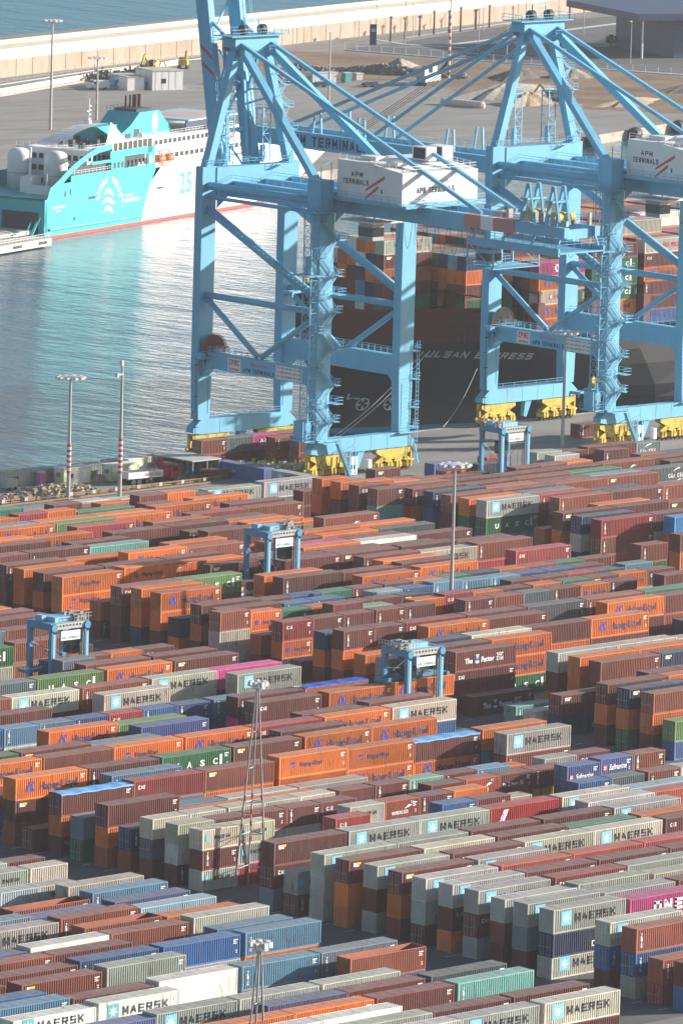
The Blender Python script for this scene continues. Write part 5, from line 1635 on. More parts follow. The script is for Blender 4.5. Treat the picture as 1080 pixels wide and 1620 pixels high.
    for k in range(15):
        y0 = -1.5-k*2.9 if k < 9 else -30-(k-9)*3.5; w_ = 2.5 if k < 9 else 3.2; dp = 6.0 if k < 9 else 3.4
        pts = [(4.9, y0-w_*t/8, 46.2-dp*(1-(2*t/8-1)**2)) for t in range(9)]; b.path(pts, .05, 4)
        b.path([(4.9,y0,46.2),(4.9,y0-.1,41)], .03, 4)
    b.build('festoon_cable', cable, root)
    # trolley parked at the rear
    b = MB()
    b.box(-5.4,5.4,-53,-31,44.6,44.85); b.box(-5.6,-5.2,-53,-31,44.2,45.6); b.box(5.2,5.6,-53,-31,44.2,45.6); b.rail((-5.6,-53,45.6),(-5.6,-31,45.6),1.2); b.rail((5.6,-53,45.6),(5.6,-31,45.6),1.2); b.rail((-5.6,-53,45.6),(5.6,-53,45.6),1.2)
    for x in (-5.4,5.4):
        for y in (-52,-46,-39,-32): b.bar((x,y,44.8),(x*.75,y,47.4),.3)
    tr = b.build('trolley', blue, root)
    for y in (-40.5,-46.5):
        q = MB()
        for x in (-2.2,.2): q.bar((x,y,49.0),(x+.4,y-1.2,55.5),.6,.5); q.bar((x,y-3.2,49.0),(x+.4,y-1.4,55.5),.4,.4)
        q.box(-3,1.6,y-2.2,y-.4,52.8,53.1); q.build('sheave_tower', blue, tr)
        q = MB(); q.lathe((-1.0,y-1.6,50.2),[(1.0,-.9),(1.0,.9)],14,axis='x'); q.lathe((2.0,y-1.6,50.2),[(.8,-.5),(.8,.5)],14,axis='x'); q.build('winch_drum', yellow, tr)
    q = MB()
    for k in range(12): a_ = random.Random(k); x = a_.uniform(-4,4); y = -34-a_.random()*18; q.box(x,x+a_.uniform(.5,1.3),y,y+a_.uniform(.5,1.6),49,49.4+a_.uniform(.4,1.9))
    q.build('trolley_machinery', grey_s, tr)
    q = MB(); q.box(-4.6,-1.8,-35.6,-32.4,40.9,43.6); cb = q.build('operator_cab', blue, tr); q = MB(); q.box(-4.65,-1.75,-35.65,-32.35,41.6,42.9); q.build('cab_window', glass, cb)
    q = MB(); q.box(-5.6,5.6,-37.5,-31,40.4,40.55); q.rail((-5.6,-37.5,40.5),(5.6,-37.5,40.5)); q.rail((-5.6,-37.5,40.5),(-5.6,-31,40.5)); q.rail((-5.6,-31,40.5),(5.6,-31,40.5))
    for x in (-5.5,5.5):
        for y in (-37.4,-31.1): q.bar((x,y,40.5),(x,y,44.6),.22)
        q.bar((x,-37.4,40.5),(x,-31.1,44.6),.12)
    q.build('cab_platform', bluerail, tr)
    q = MB(); q.box(-1.2,1.4,-3.2,.4,41.6,44.6); oc = q.build('operator_cab', grey_s, root); each('cab_window', glass, oc, [(-1.25,1.45,-3.25,.45,42.3,43.9)]); q = MB(); q.box(-3.6,3.6,-6,2.6,44.9,45.2); q.rail((-3.6,-6,45.2),(3.6,-6,45.2)); q.rail((-3.6,-6,45.2),(-3.6,2.6,45.2)); q.bar((-3.4,-5.8,45.2),(-3.4,-5.8,46.4),.2); q.bar((3.4,2.4,45.2),(3.4,2.4,46.4),.2); q.build('cab_frame', whiterail, oc)
    # boom: two girders with cross ties, hinged at the waterside
    bm_ = empty('boom', (0,33,47.6)); bm_.parent = root; L = 69
    for x in (-3.8, 3.8):
        b = MB(); b.box(x-.7,x+.7,0,L,-1.6,1.5); b.rail((x*1.3,1,1.5),(x*1.3,L-1,1.5),1.1,post=2.2); gd = b.build('boom_girder', blue, bm_)
        if x < 0:
            place_text(T('APM TERMINALS',2.0,22.5,.05), 'lettering', INK['N'], gd, (x-.72,59.5,-1.0), 'x')
            for k in range(2): m = MB(); m.poly([(x-.72,26-k*3,-1.5),(x-.72,25.2-k*3,-1.5),(x-.72,22.6-k*3,1.4),(x-.72,23.4-k*3,1.4)]); m.build('red_stripe', redp, gd)
    b = MB()
    for k in range(9): y = 2+k*8.2; b.box(-3.2,3.2,y-.35,y+.35,-.9,.9)
    for k in range(8): y = 2+k*8.2; s = 1 if k % 2 else -1; b.bar((-3.1*s,y,0),(3.1*s,y+8.2,0),.3)
    b.build('boom_tie', blue, bm_)
    for y in (16, 40, 52):
        b = MB()
        for x in (-3.8,3.8): b.bar((x,y-1.2,1.5),(x+.2,y-.7,5.6),.35); b.bar((x,y+1.2,1.5),(x+.2,y+.7,5.6),.35)
        b.build('stay_bracket', blue, bm_)
    if boom_up:
        bm_.rotation_euler = (math.radians(80),0,0)
        for s in (-1, 1):
            b = MB(); b.bar((s*3.5,G+1,A),(s*3.6,33.6+3,60),.55); b.bar((s*3.5,G+1,A),(s*3.6,33.6+5,78),.5); b.bar((s*2.2,G+2.6,52),(s*2.2,G+4.6,73),.5); b.build('folded_forestay', blue, root)
    else:
        for s in (-1, 1):
            for yy, ra in ((38, .5), (62, .55)): b = MB(); b.bar((s*3.4,G+1,A+.2),(s*3.8,33+yy,49.2),ra,ra); b.build('forestay', blue, root)
        b = MB()
        for x in (-1.5,-.5,.5,1.5): b.path([(x,G+1,A+2.4),(x,33+44,50.4)], .05, 4)
        b.build('boom_hoist_rope', cable, root)
    return root
crane_a = make_crane(840.8, True, 'blue gantry crane with its boom raised high, beside the open water', reelred)
crane_b = make_crane(912.7, False, 'blue gantry crane with its boom lowered over the black ship', reeldark)
spreader_obj('crane_spreader', (841,890,31.0), 'blue and yellow lifting spreader hanging inside the crane with the raised boom', 0, 15.0)
spreader_obj('crane_spreader', (911.5,888,8.2), 'blue and yellow lifting spreader low inside the crane with the lowered boom', 0, 38.0)

# ------------------------------------------------------------------ black container ship
hullblack = mat('ship_black_paint', (.018,.02,.026), .45, noise=.15, nscale=.15, dirt=(.03,.03,.034), dirt_amt=.5, dirt_scale=.12, stretch=(1,1,.4))
hullmaroon = mat('ship_maroon_paint', (.13,.03,.03), .5, noise=.1, nscale=.15, dirt=(.08,.03,.03), dirt_amt=.5, dirt_scale=.15, stretch=(1,1,.4))
hullwhite = mat('ship_white_paint', (.80,.79,.77), .45, noise=.04, nscale=.15, dirt=(.6,.57,.52), dirt_amt=.25, dirt_scale=.2, stretch=(1,1,.3))
teal = mat('ferry_turquoise_paint', (.035,.42,.45), .4, noise=.05, nscale=.1, dirt=(.05,.34,.37), dirt_amt=.4, dirt_scale=.15, stretch=(1,1,.3))
bootred = mat('boot_red_paint', (.40,.07,.05), .6, noise=.15, nscale=.2)
deckmat = mat('ship_deck_brown', (.10,.05,.045), .8, noise=.2, nscale=.2)
ship = empty('container_ship', (930,934.5,-2.5)); tag(ship, 'black hulled container ship with maroon forecastle moored behind the blue cranes', 'ship')
SX, SY, SZ = 930, 934.5, -2.5
STEM = [(-2.6,888.3),(1,887.6),(3.7,886.2),(8,883.3),(11,881.3),(14,879.2),(17.5,877),(21,875)]
def hb(x, z, xs):
    t = max(0, min(1, (z+2.6)/23.6)); Lf = 78-38*t; p = .86-.30*t
    return 22.4*min(1, max(0, (x-xs)/Lf))**p
xs_list = [0,.6,1.5,3,5,8,11,15,19,24,29,34,40,47,55,66,80]
def side(zlev, sgn, xmax=None):
    rows = []
    for z, xs in zlev:
        row = []
        for d in xs_list:
            x = xs+d
            if xmax and x > xmax: x = xmax
            row.append((x-SX, sgn*hb(x, z, xs), z-SZ))
        if not xmax: row.append((1240-SX, sgn*22.4, z-SZ))
        rows.append(row)
    return rows
def loft(b, rows, m=0):
    for r0, r1 in zip(rows[:-1], rows[1:]):
        for k in range(len(r0)-1): b.quad(r0[k], r0[k+1], r1[k+1], r1[k], m)
b = MB()
for s in (-1, 1): loft(b, side([q for q in STEM if q[0] <= 14], s))
hull = b.build('hull', hullblack, ship)
b = MB()
for s in (-1, 1):
    rows = side([(z, x) for z, x in STEM if z >= 14], s, 913)
    rows[1][-1] = (rows[1][-1][0]-.5,)+rows[1][-1][1:]; rows[2] = [(min(p[0], 911.5-SX), p[1], p[2]) for p in rows[2]]
    loft(b, rows)
b.quad((911.5-SX,-21,16.5),(911.5-SX,21,16.5),(911.0-SX,21,22.5),(911.0-SX,-21,22.5))
b.build('forecastle_bulwark', hullmaroon, ship)
b = MB(); zd = 14.0-SZ
for k in range(len(xs_list)-1):
    xa, xb = 879.2+xs_list[k]-SX, 879.2+xs_list[k+1]-SX; ha, hb_ = hb(xa+SX,14,879.2), hb(xb+SX,14,879.2)
    b.quad((xa,-ha,zd),(xb,-hb_,zd),(xb,hb_,zd),(xa,ha,zd))
b.quad((879.2+80-SX,-22.4,zd),(1240-SX,-22.4,zd),(1240-SX,22.4,zd),(879.2+80-SX,22.4,zd))
b.build('deck', deckmat, ship)
b = MB()
for x in (906.6, 920.7, 934.8, 948.9, 963.0, 977.1):
    for j in range(9):
        y = -21.6+j*5.4; b.box(x-SX-.25,x-SX+.25,y-.2,y+.2,zd,zd+9.5)
    for z in (3,6,9): b.box(x-SX-.5,x-SX+.5,-22,22,zd+z,zd+z+.2)
for x in (920.7,934.8,948.9):
    b.rail((x-SX-.5,-22.2,zd+6),(x-SX-.5,-14,zd+6)); b.box(x-SX-.9,x-SX+.9,-22.3,-20.5,zd,zd+7.2)
b.build('lashing_bridge', hullmaroon, ship)
b = MB(); b.tube((895.5-SX,.5,zd),(895.2-SX,.5,zd+21),.55,10,r2=.4); b.tube((899.5-SX,.5,zd),(895.3-SX,.5,zd+11),.22,6); b.box(894.4-SX,896-SX,-2.2,3.2,zd+12,zd+12.2); b.rail((894.4-SX,-2.2,zd+12.2),(894.4-SX,3.2,zd+12.2)); b.box(893.6-SX,896.8-SX,-3,4,zd+17,zd+17.2); b.rail((893.6-SX,-3,zd+17.2),(893.6-SX,4,zd+17.2)); b.rail((893.6-SX,-3,zd+17.2),(896.8-SX,-3,zd+17.2))
b.build('foremast', hullmaroon, ship)
b = MB()
for y in (-2.5,3.4): b.lathe((895.2-SX,y,zd+12.6),[(.35,0),(.45,.3),(.3,.7)],8)
b.build('masthead_lamp', hullwhite, ship)
# marks on the hull, wrapped on the plating
from mathutils.bvhtree import BVHTree
bvh = BVHTree.FromPolygons([v.co.copy() for v in hull.data.vertices], [tuple(p.vertices) for p in hull.data.polygons])
def wrap(me_or_verts, faces, m, name, off=.04):
    V = []
    for x, z in me_or_verts:
        hit = bvh.ray_cast(Vector((x-SX, -60, z-SZ)), Vector((0,1,0)))
        V.append((x-SX, (hit[0].y if hit[0] else -22)-off, z-SZ))
    me = bpy.data.meshes.new(name); me.from_pydata(V, [], faces); me.materials.append(m); o = bpy.data.objects.new(name, me); COL.objects.link(o); o.parent = ship; return o
hullgrey = mat('faded_white_hull_marks', (.55,.55,.54), .6)
tm = T('ULSAN EXPRESS', 1.35, 21.5, .05, .25); a_, f_ = mesh_arrays(tm)
wrap([(901.3+p[0], 11.2+p[2]-.058*p[0]) for p in a_], f_, hullgrey, 'lettering')
def ring(cx, cz):
    V, Fc = [], []
    n = 24
    for k in range(n):
        t = 2*PI*k/n; V += [(cx+math.cos(t)*1.25, cz+math.sin(t)*1.25), (cx+math.cos(t)*1.02, cz+math.sin(t)*1.02)]
    for k in range(n): Fc.append((2*k, 2*((k+1)%n), 2*((k+1)%n)+1, 2*k+1))
    for k in range(4):
        t = PI/2*k+.2; i = len(V)
        V += [(cx+math.cos(t-.3)*1.02, cz+math.sin(t-.3)*1.02), (cx+math.cos(t+.3)*1.02, cz+math.sin(t+.3)*1.02), (cx+math.cos(t)*.15, cz+math.sin(t)*.15)]; Fc.append((i,i+1,i+2))
    wrap(V, Fc, hullgrey, 'thruster_mark')
ring(898.6, 1.9); ring(893.4, 2.0)
wrap([(890.2,3.0),(892.6,3.0),(892.6,3.3),(890.5,3.3),(890.5,4.2),(890.2,4.2)], [(0,1,2,3),(0,3,4,5)], hullgrey, 'bulb_mark')
for i, (pa, pb) in enumerate((((888,909,14.5),(866,909.3,.4)),((889,911,14.5),(864.5,909.3,.4)),((905,913,10),(893,909.3,.4)),((941,911.6,12.5),(934,909.3,.4)))):
    b = MB(); b.path([tuple(Vector(pa)+(Vector(pb)-Vector(pa))*t/8-Vector((0,0,1.2*math.sin(PI*t/8)))) for t in range(9)], .07, 5)
    o = b.build('mooring_rope', conc); tag(o, ('pale mooring rope running from the black bow to the quay, nearest the stem', 'pale mooring rope seen through the raised boom crane, beside the one nearest the stem', 'thin mooring rope crossing the black hull above the thruster marks', 'mooring rope crossing the black hull between the legs of the lowered boom crane')[i], 'rope', 'mooring ropes of the black ship')

# ------------------------------------------------------------------ turquoise and white ferry
fer = empty('ferry', (1041.2,1191.7,-2.5), math.radians(17.9)); tag(fer, 'turquoise and white ferry with two round tanks at its stern, moored at the far pier', 'ferry')
def fz(z): return z+2.5
B_ = 25.0
b = MB()
# near-side plating: teal part with stepped top, split at the curved colour boundary
bound = [(44.5,-1.9),(44.8,-.5),(46.5,3.8),(48.6,7.2),(53,10.2)]
tl = [(0.6,-2.6),(0.4,0),(1.0,4.5),(1.6,6.6),(2.9,9.1),(6,10.6)]
b.poly([(x,0,fz(z)) for x,z in [(.6,-1.9)]+tl[1:5]+[(6,9.6),(8,9.8),(50.5,9.8)]+[(48.6,7.2),(46.5,3.8),(44.8,-.5),(44.5,-1.9)]])
slope_o = [(2.9,9.1),(6.5,10.6),(11,12.9),(16,14.8),(20,16.0),(24,16.9),(30.3,17.3)]; slope_i = [(6,9.6),(8.5,9.8),(12.2,11.8),(17,13.7),(20.5,14.9),(24.3,15.6),(30.3,16.0)]
for (p0,p1),(q0,q1) in zip(zip(slope_o[:-1],slope_o[1:]),zip(slope_i[:-1],slope_i[1:])): b.quad((p0[0],0,fz(p0[1])),(p1[0],0,fz(p1[1])),(q1[0],0,fz(q1[1])),(q0[0],0,fz(q0[1])))
b.box(29.5,48.8,-.02,.4,fz(13.9),fz(15.5)); b.box(12,50.3,-.02,.4,fz(9.7),fz(11.2)); b.box(46.6,50,-.02,.4,fz(11.2),fz(15.5)); b.box(30,36,-.02,.4,fz(11.2),fz(13.9)); b.box(21,30,-.02,.3,fz(13.0),fz(13.7))
b.tube((2.5,-.15,fz(-.4)),(44.6,-.15,fz(-.7)),.32,8)
b.box(.6,1.6,0,B_,fz(3.6),fz(6.6)); 
for y in (0,11.5,B_-1.6): b.box(.6,1.8,y,y+1.6+(1.0 if y > 1 and y < 20 else 0),fz(-1.9),fz(3.6))
b.quad((.6,B_,fz(-1.9)),(50,B_,fz(-1.9)),(50,B_,fz(10)),(.6,B_,fz(10)))
b.box(.6,50,.3,B_-.3,fz(6.2),fz(6.6))
b.build('turquoise_hull', teal, fer)
# white hull with tapering bow
prof = [(44.5,0,10.1),(53,0,10.15),(75,0,10.1),(95,0,9.7),(108,1.0,9.2),(120,2.6,8.5),(132,4.8,7.6),(142,7.2,6.8),(150,9.6,6.2),(157,12.5,5.8)]
b = MB(); pts = []
for x, y, zt in prof: pts.append((x,y,zt,y+(2.2 if x > 100 else 0)*((x-100)/57 if x > 100 else 0)*3))
for p, q in zip(pts[:-1], pts[1:]):
    for mir in (0, 1):
        def Y(v): return v if not mir else B_-v
        xw0, xw1 = (p[0]-(p[0]-100)*.32 if p[0] > 100 else p[0]), (q[0]-(q[0]-100)*.32 if q[0] > 100 else q[0])
        if p[0] < 46:
            if not mir: b.poly([(44.5,0,fz(-1.9)),(53,0,fz(-1.9)),(53,0,fz(10.15)),(48.6,0,fz(7.2)),(46.5,0,fz(3.8)),(44.8,0,fz(-.5))])
            else: b.quad((44.5,B_,fz(-1.9)),(53,B_,fz(-1.9)),(53,B_,fz(10.1)),(44.5,B_,fz(10.1)))
        else: b.quad((xw0,Y(min(p[3],12.5)),fz(-1.9)),(xw1,Y(min(q[3],12.5)),fz(-1.9)),(q[0],Y(q[1]),fz(q[2])),(p[0],Y(p[1]),fz(p[2])))
    b.quad((p[0],p[1],fz(p[2])-.05),(q[0],q[1],fz(q[2])-.05),(q[0],B_-q[1],fz(q[2])-.05),(p[0],B_-p[1],fz(p[2])-.05))
b.build('white_hull', hullwhite, fer)
b = MB()
wl = [(.6,0)]+[(p[0]-(p[0]-100)*.32 if p[0]>100 else p[0], min(p[3],12.5)) for p in pts]
for (xa,ya),(xc,yc) in zip(wl[:-1],wl[1:]): b.quad((xa,ya-.03,fz(-2.9)),(xc,yc-.03,fz(-2.9)),(xc,yc-.03,fz(-1.88)),(xa,ya-.03,fz(-1.88)))
b.build('boot_stripe', bootred, fer)
shade_dark = mat('opening_shade_dark_fittings', (.05,.06,.07), .7)  # openings: unlit interior painted as a dark colour; plain dark on fittings
winm = mat('ferry_window_glass', (.03,.045,.055), .12, spec=.6)
b = MB(); b.quad((1.5,.5,fz(-1.9)),(1.5,B_-.5,fz(-1.9)),(1.5,B_-.5,fz(3.7)),(1.5,.5,fz(3.7))); b.build('stern_opening', shade_dark, fer)
# superstructure decks
def deckhouse(name, x0, x1, y0, y1, z0, z1, m=None): b = MB(); b.box(x0,x1,y0,y1,fz(z0),fz(z1)); return b.build(name, m or hullwhite, fer)
dh = deckhouse('stern_deckhouse', 24, 52, 3, B_-3, 6.6, 15.9); d2 = deckhouse('midship_deckhouse', 51, 112, 3.2, B_-3.2, 10.0, 13.6); d3 = deckhouse('upper_deckhouse', 50, 100, 4.6, B_-4.6, 13.6, 16.4); d4 = deckhouse('wheelhouse', 112, 140, 6.5, B_-6.5, 7.0, 10.8)
for z in (7.6,10.6,13.3):
    each('window', winm, dh, [(23.93,24,3.6+k*1.85,4.8+k*1.85,fz(z),fz(z+1.2)) for k in range(10)]); each('window', winm, dh, [(24.6+k*2.1,25.9+k*2.1,2.93,3,fz(z),fz(z+1.2)) for k in range(9)])
for hs, xr, yy, z, n in ((d2,(53,110),3.13,11.4,24),(d3,(51,99),4.53,14.6,22),(d4,(128,139),6.43,9.2,4)):
    for k in range(n): x = xr[0]+(xr[1]-xr[0])*k/n; each('window', winm, hs, [(x,x+(xr[1]-xr[0])/n*.68,yy,yy+.07,fz(z),fz(z+1.1))])
each('screen_pane', winm, fer, [(30.6+k*2.25,32.5+k*2.25,-.05,-.02,fz(15.6),fz(17.3)) for k in range(8)])
b = MB()
for k in range(9): b.box(30.3+k*2.25,30.6+k*2.25,-.09,.05,fz(15.5),fz(17.5))
b.box(30.2,48.7,-.09,.05,fz(17.35),fz(17.6)); b.rail((12,.1,fz(11.2)),(30,.1,fz(11.2)),1.0); b.rail((30,.1,fz(13.9)),(46,.1,fz(13.9)),1.0); b.rail((50,.3,fz(10.1)),(100,.3,fz(10.1)),1.1); b.rail((49,3.5,fz(13.6)),(100,3.5,fz(13.6)),1.1); b.rail((50,4.8,fz(16.4)),(95,4.8,fz(16.4)),1.1); b.rail((24,3.1,fz(15.9)),(50,3.1,fz(15.9)),1.1); b.rail((24,3.1,fz(15.9)),(24,B_-3,fz(15.9)),1.1)
b.build('railing', hullwhite, fer)
each('side_window', shade_dark, fer, [(31+k*1.75,32+k*1.75,-.04,.2,fz(11.4),fz(12.8)) for k in range(9)]); each('side_opening', shade_dark, fer, [(13,28,.35,.5,fz(11.2),fz(13.0)),(30.5,46,.35,.5,fz(12),fz(13.8))])
b = MB(); b.lathe((47.9,-.12,fz(12.3)),[(.95,-.05),(.95,.05)],14,axis='y'); b.build('white_disc', hullwhite, fer)
# tanks
for x, y in ((18.5,8),(18.9,18.2)):
    b = MB(); b.lathe((x,y,fz(6.6)),[(2.7,0),(2.7,7.6),(2.5,8.4),(1.9,9.0),(1.0,9.3)],20); t = b.build('gas_tank', hullwhite, fer, True)
    b = MB(); b.lathe((x,y,fz(6.6)),[(2.74,3.6),(2.74,3.75)],20); b.box(x-.3,x+1.2,y-2.78,y-2.6,fz(12.6),fz(13.1)); b.build('tank_band', grey_s, t)
b = MB(); b.box(12,16.5,10.6,13.6,fz(6.6),fz(10.2)); b.box(10,12.5,3.5,11,fz(6.6),fz(8.4)); b.tube((14,12.2,fz(10)),(14,12.2,fz(16.8)),.3,8); b.tube((16,9,fz(6.6)),(16,9,fz(13)),.3,8); b.tube((5.5,2.5,fz(6.6)),(5.5,2.5,fz(12)),.12,6); b.build('vent_house', hullwhite, fer)
# awning, sail roof
b = MB()
n = 12
for k in range(n):
    t0, t1 = k/n, (k+1)/n; xa, xb = 25+t0*18, 25+t1*18; za, zb = 16.6+4.0*math.sin(t0*PI*.52), 16.6+4.0*math.sin(t1*PI*.52)
    b.quad((xa,12-4*t0,fz(za)),(xb,12-4*t1,fz(zb)),(xb,18-6*t1,fz(zb)-.3),(xa,18-4*t0,fz(za)-.3))
b.poly([(43,8,fz(20.8)),(35.5,5,fz(15.6)),(40,4.4,fz(15.0)),(46.5,4.5,fz(15.4))]); b.poly([(43,8,fz(20.8)),(46.5,4.5,fz(15.4)),(48,11,fz(16.2))])
for x, y, z in ((25,12,16.6),(35.5,5,15.6),(46.5,4.5,15.4)): b.tube((x,y,fz(13)),(x,y,fz(z)),.18,6)
b.build('sail_awning', hullwhite, fer)
b = MB()
for k in range(9): b.box(27+k*2.2,28.2+k*2.2,6+(k%3)*4,7.2+(k%3)*4,fz(15.95),fz(17.2+.3*(k%2)))
b.build('deck_furniture', shade_dark, fer)
# funnel
b = MB(); F0 = [(46,15.6),(72.5,15.6),(71.5,17.6),(66,22),(57,22),(53,19.3),(46,16.4)]
for y in (8.5, 17): b.poly([(x,y,fz(z)) for x,z in F0])
for (xa,za),(xc,zc) in zip(F0, F0[1:]+F0[:1]): b.quad((xa,8.5,fz(za)),(xc,8.5,fz(zc)),(xc,17,fz(zc)),(xa,17,fz(za)))
b.box(40,50,10.5,16,fz(15.9),fz(19.6)); fu = b.build('funnel', teal, fer)
b = MB(); b.box(54.5,57,8.42,8.5,fz(16.2),fz(18.2)); b.box(50.5,53,8.42,8.5,fz(16.0),fz(17.4)); b.build('funnel_opening', shade_dark, fu)
b = MB(); V = [(64.2+1.35*math.cos(2*PI*k/20), 8.46, fz(19.3)+2.3*math.sin(2*PI*k/20)) for k in range(20)]; b.poly(V); em = b.build('emblem', hullwhite, fu)
place_text(T('B',2.1,1.2,.05), 'lettering', INK['T'], em, (63.6,8.44,fz(18.3)))
b = MB()
for x, r in ((58.2,.28),(60.2,.28),(62.4,.62),(64.3,.55)): b.tube((x,13,fz(21)),(x,13,fz(25.6)),r,10)
b.build('exhaust_pipe', mat('sooty_brown_steel', (.07,.04,.035), .7), fu)
b = MB(); b.rail((56,8.6,fz(22)),(66,8.6,fz(22)),1.0); b.rail((56,16.9,fz(22)),(66,16.9,fz(22)),1.0); b.box(58,65,10,16,fz(22),fz(22.6)); b.build('funnel_top_rail', shade_dark, fu)
# helideck, lifeboats, domes, mast
b = MB(); b.box(74,98,5,21,fz(18.9),fz(19.3)); 
for x in (76,86,96):
    for y in (6,20): b.tube((x,y,fz(16.4)),(x,y,fz(18.9)),.25,6)
hel = b.build('raised_deck', mat('pale_blue_deck', (.38,.46,.54), .7), fer); b = MB(); b.lathe((86,13,fz(19.32)),[(5.6,0),(5.6,.02)],24); b.build('deck_circle', mat('faded_pink_paint', (.55,.36,.34), .7), hel)
b = MB(); b.box(74,92,5.6,5.9,fz(16.4),fz(18.9)); b.build('navy_screen', mat('navy_screen', (.03,.05,.10), .6), fer)
orange = mat('lifeboat_orange', (.70,.14,.04), .5)
for i, (x, zz) in enumerate(((56,11.6),(60.2,11.6),(88,15.0))):
    b = MB(); b.lathe((x,2.0,fz(zz)),[(.3,-2.0),(.9,-1.2),(1.05,0),(.9,1.2),(.3,2.0)],10,axis='x'); lb = b.build('lifeboat', orange, fer, True)
    b = MB(); b.bar((x-1.6,3,fz(zz+1.8)),(x-1.6,1.6,fz(zz+2.3)),.2); b.bar((x+1.6,3,fz(zz+1.8)),(x+1.6,1.6,fz(zz+2.3)),.2); b.bar((x-1.6,3,fz(zz-1.2)),(x-1.6,3,fz(zz+1.8)),.2); b.bar((x+1.6,3,fz(zz-1.2)),(x+1.6,3,fz(zz+1.8)),.2); b.build('davit', hullwhite, lb)
b = MB()
for k in range(4): b.path([(82+k*.9,4.4,fz(13.6)),(82+k*.9,3.9,fz(17)),(83.5+k*.9,3.4,fz(18.4)),(85+k*.9,3.2,fz(17.6))],.13,5)
b.build('davit_arms', hullwhite, fer)
for x, y, z, r in ((50.5,4.2,17.2,.85),(50.2,4.2,15.4,.8),(41,13,20.4,.9)): b = MB(); b.lathe((x,y,fz(z)),[(.5*r,-r*.9),(r,-.3*r),(r,.2*r),(.75*r,.75*r),(.2*r,r)],12); b.build('radome', hullwhite, fer, True)
b = MB(); b.tube((43,14,fz(19.6)),(43,14,fz(26)),.18,6); b.bar((42,14,fz(23)),(44,14,fz(23)),.12)
for k in range(5): b.box(43.3,43.7,13.8,14.2,fz(20+k),fz(20.3+k))
b.build('signal_mast', hullwhite, fer)
# lettering on the ferry's side
def side_text(t, h, w, x, z, m, bold=.03, shear=0): return place_text(T(t,h,w,bold,shear), 'lettering', m, fer, (x,-.05,fz(z)))
WH, TE = INK['W'], mat('teal_lettering_light', (.04,.36,.40), .6)
cx_, cz_, R_ = 29.2, 4.0, 4.6
for k, ch in enumerate('RUMBO VERDE'):
    if ch == ' ': continue
    th = math.radians(168-k*15.6); o = place_text(T(ch,1.25,.95,.06), 'lettering', WH, fer, (cx_+R_*math.cos(th)-.45*math.sin(th), -.05, fz(cz_)+R_*math.sin(th)+.4*math.cos(th))); o.rotation_euler = (0,-(th-PI/2),0); o.location = (cx_+R_*math.cos(th)-.4*math.cos(th-PI/2), -.05, fz(cz_)+R_*math.sin(th)-.4*math.sin(th-PI/2))
for k, (zc, w_) in enumerate(((6.0,2.3),(3.9,2.9),(2.0,2.2))):
    b = MB(); n = 10
    for j in range(n):
        x0, x1 = cx_-w_+2*w_*j/n, cx_-w_+2*w_*(j+1)/n
        f = lambda x: .55*math.sin((x-cx_)/w_*2.4+2.2); h0 = .75*math.sin(PI*j/n)+.25; h1 = .75*math.sin(PI*(j+1)/n)+.25
        b.quad((x0,-.05,fz(zc)+f(x0)-h0*.6),(x1,-.05,fz(zc)+f(x1)-h1*.6),(x1,-.05,fz(zc)+f(x1)+h1*.6),(x0,-.05,fz(zc)+f(x0)+h0*.6))
    b.build('wave_emblem', WH, fer)
b = MB(); b.box(35.1,35.3,-.06,-.03,fz(2.0),fz(5.4)); b.build('divider_mark', WH, fer)
side_text('IMPULSADO A', .5, 4.2, 36.4, 4.5, WH); side_text('GAS NATURAL', .95, 7.2, 36.1, 3.1, WH, .05)
side_text('25', 4.9, 5.8, 61.7, 3.2, TE, .02); side_text('A\u00d1OS', 1.1, 5.6, 61.7, .6, INK['E'] if False else grey_s, -.01)
side_text('BAHAMA MAMA', .6, 5.6, 4.0, 4.2, WH); side_text('LIMASSOL', .42, 2.6, 5.4, 3.4, WH)
b = MB(); b.box(20,23,-.06,0,fz(5.2),fz(5.8)); b.box(9.3,9.8,-.06,0,fz(6.6),fz(8)); b.box(11.6,12.1,-.06,0,fz(6.9),fz(8.2)); b.box(13.5,14.1,-.06,0,fz(.9),fz(1.7)); b.box(51.2,54.2,-.06,0,fz(5.0),fz(5.5)); b.build('hull_recess_seam', shade_dark, fer)
# linkspan platform at the stern
b = MB(); b.box(-20,-1,2.5,B_+6,1.2,2.2); b.box(-60,-9.5,-8.0,-2.2,.3,2.0); b.box(-26,-11,-2.2,2.5,.6,1.6)
lk = b.build('linkspan', conc); lk.location = (1041.2,1191.7,-2.5); lk.rotation_euler = (0,0,math.radians(17.9)); tag(lk, 'beige floating landing platform at the stern of the turquoise ferry', 'pontoon')
b = MB(); b.rail((-58,-7.7,2.0),(-10,-7.7,2.0),1.1); b.rail((-22,-2.4,2.0),(-10,-2.4,2.0),1.1); b.build('railing', whiterail, lk)
b = MB(); b.bar((-10,-3,2.2),(1,2.0,4.2),.5,.3); b.bar((-11,-2,2.2),(0,3.2,4.0),.3,.2); b.bar((-10,-3.6,3.2),(1,1.2,5.2),.15); b.build('gangway', teal, lk)
b = MB()
for x in (-36,-26,-15): b.box(x,x+3.5,-8.12,-8.0,.9,1.5)
b.build('fender', dark, lk)

